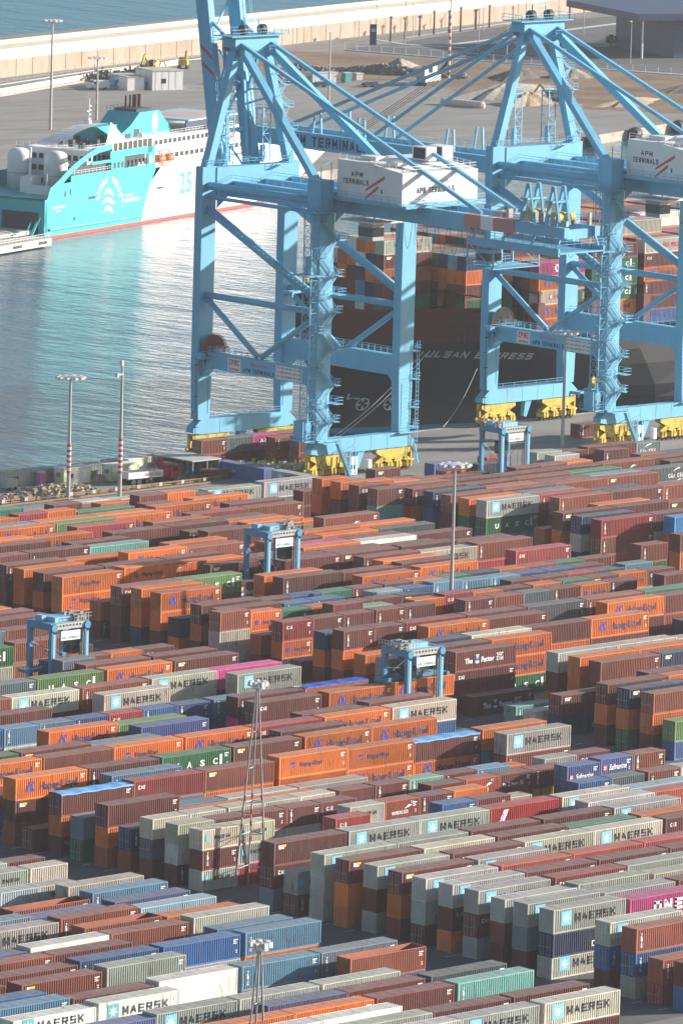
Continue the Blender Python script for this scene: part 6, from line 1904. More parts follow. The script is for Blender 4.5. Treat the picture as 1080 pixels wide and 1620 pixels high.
# ------------------------------------------------------------------ straddle carriers
sblue = mat('carrier_blue_paint', (.075,.27,.46), .45, noise=.08, nscale=.4, dirt=(.2,.22,.22), dirt_amt=.3, dirt_scale=.6)
slight = mat('carrier_light_blue', (.20,.46,.60), .45)
def straddle(cx, cy, label, flip=False, spread_z=6.0):
    root = empty('straddle_carrier', (cx, cy, 0)); tag(root, label, 'straddle carrier', 'straddle carriers working in the yard')
    X, Y, Zt = 3.1, 2.35, 13.2
    for sx in (-1,1):
        for sy in (-1,1):
            b = MB(); b.box(sx*X-.34,sx*X+.34,sy*Y-.32,sy*Y+.32,1.2,Zt-.9); b.box(sx*X-.4,sx*X+.4,sy*Y-.36,sy*Y+.36,Zt-1.2,Zt); b.build('leg', sblue, root)
            if sy < 0: b = MB(); b.box(sx*X-.1,sx*X+.35,-Y-.36,-Y-.32,1.3,Zt-.6); b.build('leg_face', slight, root)
    for sy in (-1,1):
        b = MB(); b.box(-4.6,4.6,sy*Y-.4,sy*Y+.4,.75,1.5); fr = b.build('wheel_beam', sblue, root)
        for k in range(4):
            b = MB(); b.lathe((-3.9+k*2.6,sy*Y,.7),[(.68,-.24),(.7,0),(.68,.24)],14,axis='y'); b.build('wheel', dark, fr)
    for sx in (-1,1): b = MB(); b.box(sx*X-.45,sx*X+.45,-Y-.2,Y+.2,Zt-.7,Zt+.3); b.lathe((sx*X,-Y-.45,Zt-.3),[(.55,-.12),(.55,.12)],12,axis='y'); b.build('cross_girder', sblue, root)
    b = MB(); b.box(-2.62,2.62,-Y-.35,-Y+.45,Zt-.6,Zt+.25); b.box(-2.62,2.62,Y-.45,Y+.35,Zt-.6,Zt+.25); b.box(-2.6,2.6,-Y+.45,Y-.45,Zt+.05,Zt+.2); dk = b.build('top_deck', mat('carrier_grey_deck', (.38,.40,.40), .6, noise=.1, nscale=.6), root)
    b = MB()
    for k in range(8): b.lathe((-2.5+k*.62,-Y-.37,Zt-.1),[(.16,-.02),(.16,.02)],8,axis='y')
    b.build('round_holes', dark, dk)
    b = MB(); e = -1 if flip else 1; b.box(-1.8,1.6,-1.4,1.2,Zt+.2,Zt+.9); b.box(-2.9,-2.1,.2,1.6,Zt+.2,Zt+1.1); b.build('winch_housing', slight, dk)
    b = MB(); rnd = random.Random(cx)
    for k in range(14): x = e*rnd.uniform(1.2,4.0); y = rnd.uniform(-2,2); b.box(x-.25,x+.3,y-.25,y+.3,Zt+.2,Zt+.5+rnd.random()*.9)
    b.rail((e*1.0,-2.4,Zt+.2),(e*4.2,-2.4,Zt+.2),1.1,post=.6); b.rail((e*4.2,-2.4,Zt+.2),(e*4.2,2.4,Zt+.2),1.1,post=.6); b.build('engine_gear', grey_s, dk)
    b = MB(); b.box(-1.9,1.7,-Y-.55,-Y-.45,Zt-2.2,Zt-.85); pn = b.build('side_panel', white, root)
    place_text(T('APM TERMINALS',.36,3.4,.01), 'lettering', INK['T'], pn, (-1.75,-Y-.57,Zt-2.0))
    # caged ladder and cab
    b = MB()
    for x in (2.5,3.0): b.bar((x,-Y-.2,1.4),(x,-Y-.2,Zt),.09); b.bar((x,-Y+.5,1.4),(x,-Y+.5,Zt),.09)
    for k in range(24): z = 1.5+k*.5; b.bar((2.5,-Y-.2,z),(3.0,-Y-.2,z),.06); b.bar((2.5,-Y+.5,z),(3.0,-Y-.2,z+.5),.05)
    b.build('ladder_cage', grey_s, root)
    b = MB(); b.box(e*1.7-.8,e*1.7+.8,-Y+.5,-Y+2.2,Zt-4.4,Zt-2.2); cb = b.build('operator_cab', dark, root); b = MB(); b.box(e*1.7-.82,e*1.7+.82,-Y+.48,-Y+2.22,Zt-3.9,Zt-2.7); b.build('cab_window', glass, cb)
    # spreader with rope bracing
    s = MB(); z = spread_z
    s.box(-3.0,3.0,-.9,.9,z,z+.5); s.bar((-3,-.5,z+.3),(-6.1,-.6,z+.05),.4,.5); s.bar((3,-.5,z+.3),(6.1,-.6,z+.05),.4,.5); s.bar((-3,.5,z+.3),(-6.1,.6,z+.05),.4,.5); s.bar((3,.5,z+.3),(6.1,.6,z+.05),.4,.5); s.box(-6.2,-5.7,-1.2,1.2,z-.15,z+.3); s.box(5.7,6.2,-1.2,1.2,z-.15,z+.3); s.box(-1.0,1.0,-1.3,1.3,z+.5,z+1.0); sp = s.build('spreader', mat('carrier_spreader_blue', (.06,.22,.32), .5), root)
    c = MB()
    for sy in (-1,1): c.tube((-3.1,sy*1.9,Zt-2.8),(2.4,sy*1.2,z+.8),.05,4); c.tube((3.1,sy*1.9,Zt-.6),(-2.6,sy*1.2,z+.9),.05,4); c.tube((-2.4,sy*1.0,Zt-.5),(-2.4,sy*.8,z+.5),.04,4); c.tube((2.4,sy*1.0,Zt-.5),(2.4,sy*.8,z+.5),.04,4)
    c.build('hoist_rope', grey_s, sp)
    return root
def rowc(r): return Y_ROW0-PITCH*r+1.219
straddle(645.0, rowc(-28), 'blue straddle carrier just behind the long olive green container', False, 6.6)
straddle(727.4, rowc(-38), 'blue straddle carrier standing over the pink container', False, 3.2)
straddle(672.0, rowc(-18), 'blue straddle carrier holding up an orange container', True, 9.1)
straddle(839.2, rowc(-52), 'blue straddle carrier beside the quay apron, in front of the lowered boom crane', True, 4.0)
add_container(666.9+6.096, rowc(-18), 6.0, 12.192, HC, 'o:H', 'held', 'orange container with blue emblem lifted inside a straddle carrier', False)

# ------------------------------------------------------------------ containers and stores along the water's edge (far mass)
for cx, cy, z, c in ((782.6,900.2,0,'g:ms'),(794.6,898.4+1.2,0,'d2'),(808.6,899.7+1.2,0,'c')): add_far(cx, cy, z, 12.192, ST, c, 'edge%d' % cx)
ro = add_container(820.3, 884.0, 0, 12.192, ST, 'b3:S', 'saf', 'royal blue container with white script lettering, turned across the quay beside the lifting frames', True, rz=-PI/2)
ro2 = add_container(820.6, 870.2, 0, 12.192, ST, 'g:M', 'mae', 'pale grey container turned across the quay, end to end with the royal blue script one', False, rz=-PI/2)
finish_stuff()

cabin_m = mat('cabin_cream_panel', (.66,.66,.58), .5, noise=.05, nscale=.5); lime = mat('lime_trim', (.55,.60,.08), .5)
def cabin(cx, cy, L, W, H, label, door=True):
    root = empty('site_cabin', (cx,cy,0)); tag(root, label, 'cabin', 'site cabins by the water')
    b = MB(); b.box(-L/2,L/2,-W/2,W/2,.25,H); b.build('wall', cabin_m, root)
    b = MB(); b.box(-L/2-.1,L/2+.1,-W/2-.1,W/2+.1,H,H+.14); b.build('roof', white, root)
    b = MB()
    for x in (-L/2,L/2-.22): b.box(x,x+.22,-W/2-.03,-W/2,.25,H); b.box(-L/2-.03,-L/2,(-W/2 if x < 0 else W/2-.22),(-W/2+.22 if x < 0 else W/2),.25,H)
    b.box(-L/2,L/2,-W/2-.035,-W/2-.004,.1,.3); b.box(-L/2,L/2,-W/2-.035,-W/2-.004,H-.18,H-.005); b.build('corner_trim', lime, root)
    b = MB(); b.box(-L/2+L*.22,-L/2+L*.22+.95,-W/2-.04,-W/2,1.1,2.1); wf = b.build('window', whiterail, root); b = MB(); b.box(-L/2+L*.22+.1,-L/2+L*.22+.85,-W/2-.06,-W/2-.04,1.2,2.0); b.build('pane', glass, wf)
    b = MB(); b.box(L/2-1.9,L/2-1.0,-W/2-.04,-W/2,.3,2.3); b.build('door', white, root)
    b = MB(); b.box(-L/2-.4,-L/2,-.5,.3,1.5,2.2); b.build('air_conditioner', grey_s, root)
cabin(791.0, 896.3, 6.2, 2.6, 2.9, 'cream site cabin with a lime frame, beside the pink toilet booth')
cabin(800.6, 894.6, 6.2, 2.6, 2.9, 'cream site cabin with a lime frame, behind the striped mast and the flatbed truck')
cabin(806.6, 898.0, 4.4, 2.5, 3.0, 'shorter cream cabin with yellow edges directly behind the red truck crane')
b = MB(); b.box(-.65,.65,-.65,.65,.1,2.2); pl = b.build('toilet_booth', mat('pink_plastic', (.52,.20,.38), .5)); pl.location = (785.2,897.9,0); tag(pl, 'pink portable toilet booth in front of the grey container wall', 'toilet booth')
b = MB(); b.lathe((0,0,2.2),[(.75,0),(.7,.15),(.3,.32)],12); b.build('domed_roof', mat('pale_pink_plastic', (.6,.42,.52), .5), pl); b = MB(); b.box(-.45,.45,-.69,-.65,.2,2.0); b.build('door', mat('pink_door', (.46,.16,.33), .5), pl)
b = MB(); b.box(-1.2,1.2,-.7,.7,.5,1.9); b.box(-1.0,1.0,-.6,.6,1.9,2.0); gs = b.build('generator', mat('pale_green_steel', (.40,.46,.42), .5)); gs.location = (777.0,896.6,0); tag(gs, 'small pale generator trailer beside the grey container wall', 'generator')
for x in (-.7,.7): b = MB(); b.lathe((x,-.72,.32),[(.32,-.1),(.32,.1)],10,axis='y'); b.build('wheel', dark, gs)
# open shed with leaning gates
shd = empty('open_shed', (817.2,893.2,0)); tag(shd, 'open grey shed with flat pale roof and gates leaning inside', 'shed')
b = MB(); b.box(-5.2,1.6,-4.6,4.0,3.0,3.2); b.build('roof', mat('pale_roof_sheet', (.5,.49,.46), .7, noise=.1, nscale=.4), shd)
b = MB(); b.box(-4.8,1.4,3.6,3.9,0,3.0); b.box(-5.0,-4.8,-4.2,3.9,0,.01); b.box(1.2,1.4,-4.4,3.6,0,3.0)
for x in (-5.0,-1.6): b.box(x,x+.2,-4.4,-4.2,0,3)
b.build('wall', mat('blue_grey_sheet', (.17,.22,.27), .6, noise=.1, nscale=.4), shd)
b = MB()
for k in range(3): y = 2.4-k*1.7; b.bar((-3.2,y,.1),(-2.2,y+.4,2.6),.12); b.bar((-3.2,y-1.3,.1),(-2.2,y-.9,2.6),.12); b.bar((-3.2,y,.1),(-3.2,y-1.3,.1),.12); b.bar((-2.2,y+.4,2.6),(-2.2,y-.9,2.6),.12); b.bar((-3.2,y,.1),(-2.2,y-.9,2.6),.1)
b.build('leaning_gate', grey_s, shd)
brownwood = mat('brown_weathered_boards', (.15,.075,.05), .85, noise=.3, nscale=1.0)
b = MB(); r_ = random.Random(3)
for k in range(7):
    for j in range(3): b.box(-2.6+r_.uniform(-.4,.2),2.4+r_.uniform(-.3,.4),-1.3+j*.9,-.5+j*.9,.1+k*.24,.3+k*.24)
o = b.build('board_pile', brownwood); o.location = (815.8,886.9,0); tag(o, 'pile of brown boards lying beside the royal blue container', 'board pile')
# flatbed truck with red cab and crane
redtruck = mat('truck_red_paint', (.36,.02,.03), .35, noise=.05, nscale=1)
tr = empty('flatbed_truck', (803.2,889.9,0), math.radians(-4)); tag(tr, 'flatbed truck with white sides, red cab and folded loading crane', 'truck')
b = MB(); b.box(-5.6,4.8,-1.0,1.0,.85,1.1); b.build('chassis', dark, tr)
b = MB(); b.box(-5.6,2.0,-1.25,1.25,1.1,1.25); b.box(-5.6,2.0,-1.27,-1.2,1.1,2.25); b.box(-5.6,2.0,1.2,1.27,1.1,2.25); b.box(-5.65,-5.58,-1.2,1.2,1.1,2.25); b.box(1.95,2.03,-1.2,1.2,1.1,2.25); bed = b.build('flatbed', white, tr)
place_text(T('SERVICIO GR\u00daAS',.42,3.6,.03), 'lettering', INK['R'], bed, (-2.0,-1.285,1.45))
b = MB(); b.box(3.6,5.6,-1.22,1.22,.7,3.0); b.box(3.5,4.6,-1.2,1.2,3.0,3.25); cab = b.build('cab', redtruck, tr); b = MB(); b.box(4.2,5.2,-1.25,1.25,1.9,2.7); b.box(5.58,5.64,-1.05,1.05,1.8,2.75); b.build('cab_window', glass, cab)
b = MB(); b.box(2.3,3.3,-1.1,1.1,1.1,2.6); b.bar((2.8,0,2.4),(2.0,0,4.2),.5); b.bar((2.0,0,4.2),(3.2,-.3,1.6),.4); b.bar((2.4,.5,2.5),(1.4,.6,3.8),.35); b.build('loading_crane', redtruck, tr)
for x in (-4.4,-3.1,-1.2,2.0,4.6): b = MB(); b.lathe((x,0,.5),[(.5,-1.2),(.5,1.2)],14,axis='y'); b.build('wheel', dark, tr)
# rubble bank (stuff) and rails beside the road
def rubble(name, label, pts, n, s0, s1, m, seed, h=1.2, cat='rubble'):
    rnd = random.Random(seed); b = MB(); (xa,ya),(xb,yb) = pts; d = Vector((xb-xa,yb-ya,0)); L = d.length; d.normalize(); nn = Vector((-d.y,d.x,0))
    for k in range(n):
        t = rnd.random(); w = rnd.gauss(0,.42); p = Vector((xa,ya,0))+d*L*t+nn*w*3.0; s = rnd.uniform(s0,s1); z = max(0, h*(1-abs(w))*(0.55+.45*math.sin(t*9+seed)))*rnd.random()
        v = [Vector((rnd.uniform(.6,1)*sx*s, rnd.uniform(.6,1)*sy*s, rnd.uniform(.5,1)*sz*s*.8)) for sx in (-1,1) for sy in (-1,1) for sz in (-1,1)]
        R = Matrix.Rotation(rnd.uniform(0,6), 3, 'Z') @ Matrix.Rotation(rnd.uniform(-.6,.6), 3, 'X'); i = len(b.v)
        for q in v: b.v.append(tuple(p+R@q+Vector((0,0,z+s*.3))))
        for f in ((0,1,3,2),(4,6,7,5),(0,4,5,1),(2,3,7,6),(0,2,6,4),(1,5,7,3)): b.f.append(tuple(i+c for c in f)); b.m.append(0)
    return tag(b.build(name, m), label, cat, None, 'stuff')
stone = mat('broken_grey_brown_stone', (.34,.28,.22), .95, noise=.4, nscale=1.0)
rubble('rubble_bank', 'bank of broken stone along the road by the water', ((764,889.5),(790,891.5)), 900, .15, .5, stone, 2, 1.5)
def mound(name, label, cx, cy, rx, ry, h, m, seed, cat='soil heap', group=None, rz=.3):
    rnd = random.Random(seed); b = MB(); n, k = 26, 9; P = []
    for j in range(k+1):
        rr = j/k; row = []
        for i in range(n):
            a = 2*PI*i/n; q = 1+.22*math.sin(3*a+seed)+.12*math.sin(7*a+2*seed); z = h*max(0,(1-rr**1.3))*(1+.25*math.sin(5*a+seed*3)*rr)+rnd.uniform(-.06,.06)*h*(1-rr)
            row.append((rx*rr*q*math.cos(a), ry*rr*q*math.sin(a), z if j < k else -.05))
        P.append(row)
    for j in range(k):
        for i in range(n): b.quad(P[j][i],P[j+1][i],P[j+1][(i+1)%n],P[j][(i+1)%n])
    o = b.build(name, m); o.location = (cx,cy,0); o.rotation_euler = (0,0,rz); return tag(o, label, cat, group)
darksoil = mat('dark_spoil', (.13,.115,.10), .95, noise=.35, nscale=.5, bump=.6, bscale=1.5)
greysoil = mat('grey_gravel_heap', (.27,.25,.22), .95, noise=.25, nscale=.5, bump=.6, bscale=1.5)
sandsoil = mat('sandy_spoil', (.34,.25,.17), .95, noise=.25, nscale=.5, bump=.6, bscale=1.5)
mound('soil_heap', 'low brown heap of planks and soil between two site cabins', 796.6,895.6,2.2,1.4,1.3, sandsoil, 4)
rl = empty('guard_rail', (764.2,884.2,0)); tag(rl, 'long brown guard rail with white blocks beside the waterside road', 'guard rail')
b = MB(); b.bar((-12,0,.75),(51.5,.6,.75),.12,.22); b.bar((-12,0,.35),(51.5,.6,.35),.12,.18); b.bar((-12,-2.6,.5),(46,-2.2,.5),.12,.2)
for k in range(22): b.box(-12+k*2.9,-11.88+k*2.9,-.02,.12,0,.9)
b.build('rail', mat('rusty_brown_rail', (.30,.17,.08), .8), rl); b = MB()
for k in range(12): b.box(-10+k*5.1,-9.3+k*5.1,-.28,-.1,.4,1.0)
b.build('white_blocks', conc, rl)
# lifting frames stored
fteal = mat('frame_sea_green', (.22,.42,.38), .5); fyel = mat('frame_yellow', (.60,.44,.08), .5)
fl = ['sea green lifting frame stored beside the royal blue container','sea green lifting frame, second of the stored row','sea green lifting frame, third of the stored row','sea green lifting frame, fourth of the stored row','sea green lifting frame, fifth of the stored row','sea green lifting frame stored by the legs of the raised boom crane']
for k in range(6):
    o = empty('lifting_frame', (823.6+k*2.9,892.2-k*2.3,0), math.radians(8)); tag(o, fl[k], 'lifting frame', 'lifting frames stored on the quay')
    b = MB(); b.box(-6,6,-.9,-.55,.7,1.2); b.box(-6,6,.55,.9,.7,1.2); b.box(-6.1,-5.6,-1.2,1.2,.5,1.2); b.box(5.6,6.1,-1.2,1.2,.5,1.2); b.box(-1.4,1.4,-1,1,.8,1.4); b.build('frame', fteal, o)
    for x in (-5.8,-2,2,5.8): each('post', fyel, o, [(x-.2,x+.2,-1.3,-.9,0,1.9),(x-.2,x+.2,.9,1.3,0,1.5)])
    each('control_box', white, o, [(x-.6,x+.6,-.5,.5,1.0,1.55) for x in (-4,0,3.6)])

# ------------------------------------------------------------------ light masts
polem = mat('mast_grey_steel', (.40,.39,.38), .5, .3); lampm = mat('lamp_housing', (.55,.55,.55), .4)
def mast(loc, h, label, r=.34, head='ring', bands=None, group='light masts'):
    o = empty('light_mast', (*loc,0)); tag(o, label, 'light mast', group)
    b = MB(); b.tube((0,0,0),(0,0,h),r,10,r2=r*.55); b.build('pole', polem, o)
    if head == 'ring':
        b = MB(); b.lathe((0,0,h),[(.35,0),(1.5,.12),(1.5,.25),(.3,.35)],14)
        for k in range(10): t = 2*PI*k/10; b.box(math.cos(t)*2.2-.32,math.cos(t)*2.2+.32,math.sin(t)*2.2-.28,math.sin(t)*2.2+.28,h-.15,h+.25); b.bar((math.cos(t)*1.2,math.sin(t)*1.2,h+.2),(math.cos(t)*2.2,math.sin(t)*2.2,h+.1),.08)
        b.build('lamp_head', lampm, o)
    elif head == 'cam':
        b = MB(); b.box(-1.1,.2,-.2,.2,h-1.6,h-1.35); b.box(-1.3,-.9,-.25,.25,h-1.9,h-1.2); b.box(-.35,.1,-.3,.3,h,h+.9); b.build('camera_head', lampm, o)
    elif head == 'arm': b = MB(); b.box(-1.4,1.4,-.15,.15,h,h+.18); b.build('lamp_head', lampm, o)
    if bands:
        b = MB(); w_ = MB()
        for k in range(bands[2]):
            z = bands[0]+(bands[1]-bands[0])*k/bands[2]; q = (bands[1]-bands[0])/bands[2]; (b if k % 2 == 0 else w_).tube((0,0,z),(0,0,z+q),r*1.06,10,r2=r*1.05)
        b.build('red_band', redp, o); w_.build('white_band', whiterail, o)
    return o
b1 = mast((778.6,883.2), 20.9, 'grey light mast with a ring of lamps and low red bands by the water', .36, 'ring', (4.5,9.5,11))
b2 = mast((786,878.4), 23.0, 'grey mast topped by cameras with red and white bands near the flatbed truck', .36, 'cam', (4.5,10.5,13))
mast((733.7, 744.25), 27, 'tall grey light mast rising from the middle of the yard', .34, 'ring')
mast((895.4,880.8), 20.9, 'grey light mast standing in front of the crane with the lowered boom', .34, 'ring')
def lattice(loc, h, label):
    o = empty('lattice_mast', (*loc,0)); tag(o, label, 'lattice mast', 'three legged lattice masts'); top = Vector((0,0,h-1.2))
    feet = [Vector((1.2,-1.0,0)),Vector((-2.6,.6,0)),Vector((.9,1.9,0))]
    for f in feet: b = MB(); b.tube(tuple(f), tuple(top+f*.07), .13, 6, r2=.1); b.build('leg', polem, o)
    b = MB()
    for t in (.1,.27,.43,.6,.78): 
        q = [f+(top-f)*t for f in feet]
        for i in range(3): b.tube(tuple(q[i]),tuple(q[(i+1)%3]),.06,5)
    b.build('cross_bracing', polem, o)
    for t in (.22,.3,.36,.44):
        for f in feet: p = f+(top-f)*t; q = f+(top-f)*(t+.025); b = MB(); b.tube(tuple(p),tuple(q),.15,6); b.build('red_band', redp, o)
    b = MB(); b.lathe((0,0,h-1.2),[(.9,0),(.9,.12)],12)
    for k in range(7): t = 2*PI*k/7; b.box(math.cos(t)*1.0-.25,math.cos(t)*1.0+.25,math.sin(t)*1.0-.25,math.sin(t)*1.0+.25,h-.9,h-.3); b.bar((math.cos(t)*.9,math.sin(t)*.9,h-1.1),(math.cos(t)*1.0,math.sin(t)*1.0,h-.6),.07)
    b.build('lamp_head', lampm, o)
lattice((586.2,628.4), 26.6, 'three legged lattice mast standing in the lane in the middle of the yard'); lattice((481,514.3), 27.2, 'three legged lattice mast rising at the bottom edge beside the rusty blue containers')
mast((1193,1363.4), 28.3, 'tall grey mast behind the stern of the ferry', .4, 'ring', None, 'masts on the far pier')
mast((1220.6,1376.6), 16.4, 'shorter grey mast beside the white van', .36, 'ring', None, 'masts on the far pier')
mast((1295.1,1366.5), 21.4, 'grey mast on the far pier between the two cranes', .3, 'arm', None, 'masts on the far pier')
mast((1384.5,1411.7), 26.0, 'red and white banded thin mast beside the earth works', .3, 'cam', (0,20,20), 'masts on the far pier')
darkpole = mat('dark_brown_pole', (.10,.07,.05), .8)
place = ['left end','second from the left','third from the left','fourth from the left','fifth from the left','sixth from the left','seventh from the left','eighth from the left','ninth from the left','right end']
for k, (x, y, h) in enumerate(((1461.7, 1516.0, 7.3), (1472.1, 1520.5, 6.1), (1484.2, 1526.6, 5.8), (1493.2, 1529.6, 6.8), (1500.8, 1530.8, 6.6), (1507.4, 1532.5, 7.2), (1516.8, 1535.4, 5.9), (1525.7, 1538.5, 6.7), (1570.2, 1547.6, 9.2), (1613.4, 1558.4, 9.7))):
    o = empty('palm_trunk', (x,y,0)); tag(o, 'dark thin bare palm trunk along the far road, %s of the row' % place[k], 'palm', 'bare palms along the far road')
    b = MB(); b.tube((0,0,0),(0,0,h),.34,7,r2=.26); b.build('trunk', darkpole, o); b = MB()
    for j in range(26):
        a = j*2.4; q = random.Random(j+k*31); p = Vector((0,0,h)); e = Vector((math.cos(a)*.9,math.sin(a)*.9,q.uniform(-.5,.9))); b.bar(p,p+e,.22,.06,w2=.05,h2=.03)
    b.build('crown', darkpole, o)
for k, (x, y, h) in enumerate(((1451.4, 1511.6, 14.4), (1462.8, 1510.8, 14.5), (1480.7, 1525.9, 10.2), (1462.2, 1478.7, 16.4), (1514.1, 1529.3, 11.7), (1449.0, 1453.4, 10.8), (1510.2, 1507.1, 12.6), (1533.8, 1505.5, 12.8), (1547.6, 1501.3, 12.3), (1477.5, 1430.5, 12.3))):
    o = empty('street_lamp', (x,y,0)); tag(o, 'slim pale street lamp beside the far car park, %s of the lamps' % place[k], 'street lamp', 'street lamps around the far car park')
    b = MB(); b.tube((0,0,0),(0,0,h),.16,6,r2=.1); b.build('pole', lampm, o); b = MB(); b.box(-.9,.2,-.15,.15,h,h+.15); b.build('lamp', lampm, o)
# ------------------------------------------------------------------ far pier: buildings, vehicles, heaps
def block(name, x, y, rz, L, W, H, label, cat, m, win=True):
    o = empty(name, (x,y,0), rz); tag(o, label, cat); b = MB(); b.box(0,L,0,W,0,H); b.build('wall', m, o)
    b = MB(); b.box(-.2,L+.2,-.2,W+.2,H,H+.25); b.build('roof', conc, o)
    if win:
        b = MB(); b.box(L*.3,L*.3+1.4,-.05,0,H*.35,H*.6); b.build('window', glass, o); b = MB(); b.box(-.05,0,W*.3,W*.3+1.2,.1,2.2); b.box(-.05,0,W*.7,W*.7+1.0,H*.5,H*.7); b.build('door', grey_s, o)
        b = MB()
        for k in range(4): b.box(L*.1+k*2.1,L*.1+k*2.1+.08,-.04,0,.2,H-.1)
        b.build('panel_joint', conc, o)
    return o
block('site_office', 1290.2,1432.2,math.radians(-14), 9.5,10,5.3, 'white two storey block of site offices on the far pier', 'office block', white)
block('store_hut', 1283.5,1435.0,math.radians(-14), 5.2,5,3.6, 'small white hut beside the white site offices', 'hut', white, False)
block('store_hut', 1288.5,1446.0,math.radians(-14), 6,2.5,3.2, 'blue steel hut behind the small white one', 'hut', sblue, False)
block('store_hut', 1345.6,1426.5,math.radians(-8), 8.5,3,2.8, 'pale grey cabin with a white end near the earth works', 'hut', mat('pale_grey_cabin', (.50,.52,.54), .6), True)
block('store_hut', 1356.0,1424.2,math.radians(-8), 2,2,2.6, 'small green steel box beside the pale grey cabin', 'hut', mat('green_steel', (.04,.30,.24), .6), False)
block('store_hut', 1364.0,1428.0,math.radians(-8), 2.2,2,1.8, 'small cream box next to the green one', 'hut', conc, False)
tb = empty('terminal_building', (1500,1437.0,0), math.radians(-20)); tag(tb, 'dark blue terminal building with a flat overhanging roof', 'building')
b = MB(); b.box(2,60,0,40,0,10.5); b.build('wall', mat('dark_blue_cladding', (.06,.09,.17), .5, noise=.08, nscale=.3), tb)
b = MB(); b.box(-12,66,-4,46,11.6,13.6); b.box(-4,64,-1,44,10.5,11.6); b.build('roof', mat('dark_blue_roof', (.05,.07,.14), .5), tb)
b = MB(); b.box(2.2,60,-.06,0,9.0,10.0); b.build('window_band', glass, tb)
b = MB(); b.tube((-9,-1,0),(-9,-1,11.6),.3,8); b.build('roof_post', white, tb)
def vehicle(name, x, y, rz, L, W, H, m, label, cat, cab=True):
    o = empty(name, (x,y,0), rz); tag(o, label, cat); b = MB(); pr = [(-L/2,.45),(L/2,.45),(L/2,1.15),(L/2-.9,1.35),(L/2-1.7,H),(-L/2,H)]
    b.poly([(p,-W/2,z) for p,z in pr]); b.poly([(p,W/2,z) for p,z in pr])
    for (xa,za),(xb,zb) in zip(pr,pr[1:]+pr[:1]): b.quad((xa,-W/2,za),(xb,-W/2,zb),(xb,W/2,zb),(xa,W/2,za))
    b.build('body', m, o); b = MB(); b.box(L/2-2.6,L/2-1.6,-W/2-.02,W/2+.02,H*.6,H*.88); b.quad((L/2-.92,-W/2+.15,1.37),(L/2-1.66,-W/2+.15,H-.05),(L/2-1.66,W/2-.15,H-.05),(L/2-.92,W/2-.15,1.37)); b.build('window', glass, o)
    for sx in (-1,1): b = MB(); b.lathe((sx*L*.31,0,.36),[(.36,-W/2-.02),(.36,W/2+.02)],10,axis='y'); b.build('wheel', dark, o)
    return o
vehicle('white_van', 1278.6,1441.8,math.radians(160), 6.2,2.1,2.5, white, 'white panel van parked by the pink kerb on the far pier', 'van')
vehicle('parked_car', 1340.5,1418.0,math.radians(170), 4.4,1.8,1.5, mat('dark_blue_car', (.03,.04,.08), .3), 'dark car parked in front of the pale grey cabin', 'car')
vehicle('parked_car', 1353.5,1411.5,math.radians(170), 4.4,1.8,1.5, mat('slate_car', (.05,.06,.08), .3), 'slate car parked nearer the crane stays than the dark one', 'car')
vehicle('tipper_truck', 1326.0,1436.0,math.radians(10), 6.5,2.3,2.7, white, 'white lorry seen between the struts of the raised boom crane', 'lorry')
vehicle('red_tractor', 1340.5,1433.5,math.radians(20), 4.2,2.0,2.4, redtruck, 'red tractor between the white lorry and the pale grey cabin', 'tractor')
def excavator(x, y, rz, label):
    o = empty('excavator', (x,y,0), rz); tag(o, label, 'excavator', 'yellow excavators')
    for s in (-1,1): b = MB(); b.box(-1.9,1.9,s*1.1-.35,s*1.1+.35,0,.9); b.build('track', dark, o)
    b = MB(); b.box(-2.1,1.2,-1.3,1.3,1.0,2.2); b.box(-2.2,-.6,-1.2,1.2,2.2,2.7); b.build('body', yellow, o); b = MB(); b.box(.1,1.5,.1,1.3,1.1,3.0); b.build('cab', dark, o)
    b = MB(); b.bar((1.2,-.3,1.8),(3.6,-.3,4.6),.5,.6); b.bar((3.6,-.3,4.6),(5.4,-.3,2.0),.4,.45); b.build('arm', yellow, o); b = MB(); b.box(4.8,5.8,-.8,.2,.8,1.9); b.build('bucket', dark, o)
excavator(1343.9,1478.7,math.radians(40), 'yellow excavator behind the roof of the white site offices'); excavator(1331.9,1479,math.radians(200), 'yellow excavator by the scrub and the red lifting machine'); excavator(1371.1,1357,math.radians(150), 'orange yellow excavator by the sandy heaps of the earth works')
lf = empty('boom_lift', (1297.6,1447,0)); tag(lf, 'red lifting machine in front of the scrub on the far pier', 'boom lift'); b = MB(); b.box(-1.6,1.6,-1,1,.3,1.4); b.bar((0,0,1.4),(-.4,0,4.6),.6); b.bar((-.4,0,4.6),(1.6,0,3.4),.4); b.build('boom', redtruck, lf)
for x in (-1,1): b = MB(); b.lathe((x,0,.4),[(.4,-1.05),(.4,1.05)],10,axis='y'); b.build('wheel', dark, lf)
cr = empty('stone_crusher', (1374.0,1409.0,0), math.radians(20)); tag(cr, 'grey stone crushing machine with a conveyor between the cranes', 'crusher')
b = MB(); b.box(-5,5,-1.4,1.4,1,3.6); b.box(-6.5,-4,-1.8,1.8,2.5,5.0); b.box(-1,2,-1.6,1.6,3.6,5.4); b.build('hopper', grey_s, cr); b = MB(); b.bar((4,0,2),(15,0,6.5),1.0,.4); b.bar((4,0,1),(10,0,4),.3); b.build('conveyor', dark, cr); b = MB(); b.box(-5,5,-1.7,1.7,0,1); b.build('track', dark, cr)
b = MB(); b.bar((0,0,.4),(6,2,.4),.1) ; 
wbag = mat('pale_pink_sacks', (.66,.52,.50), .9, noise=.15, nscale=1.0)
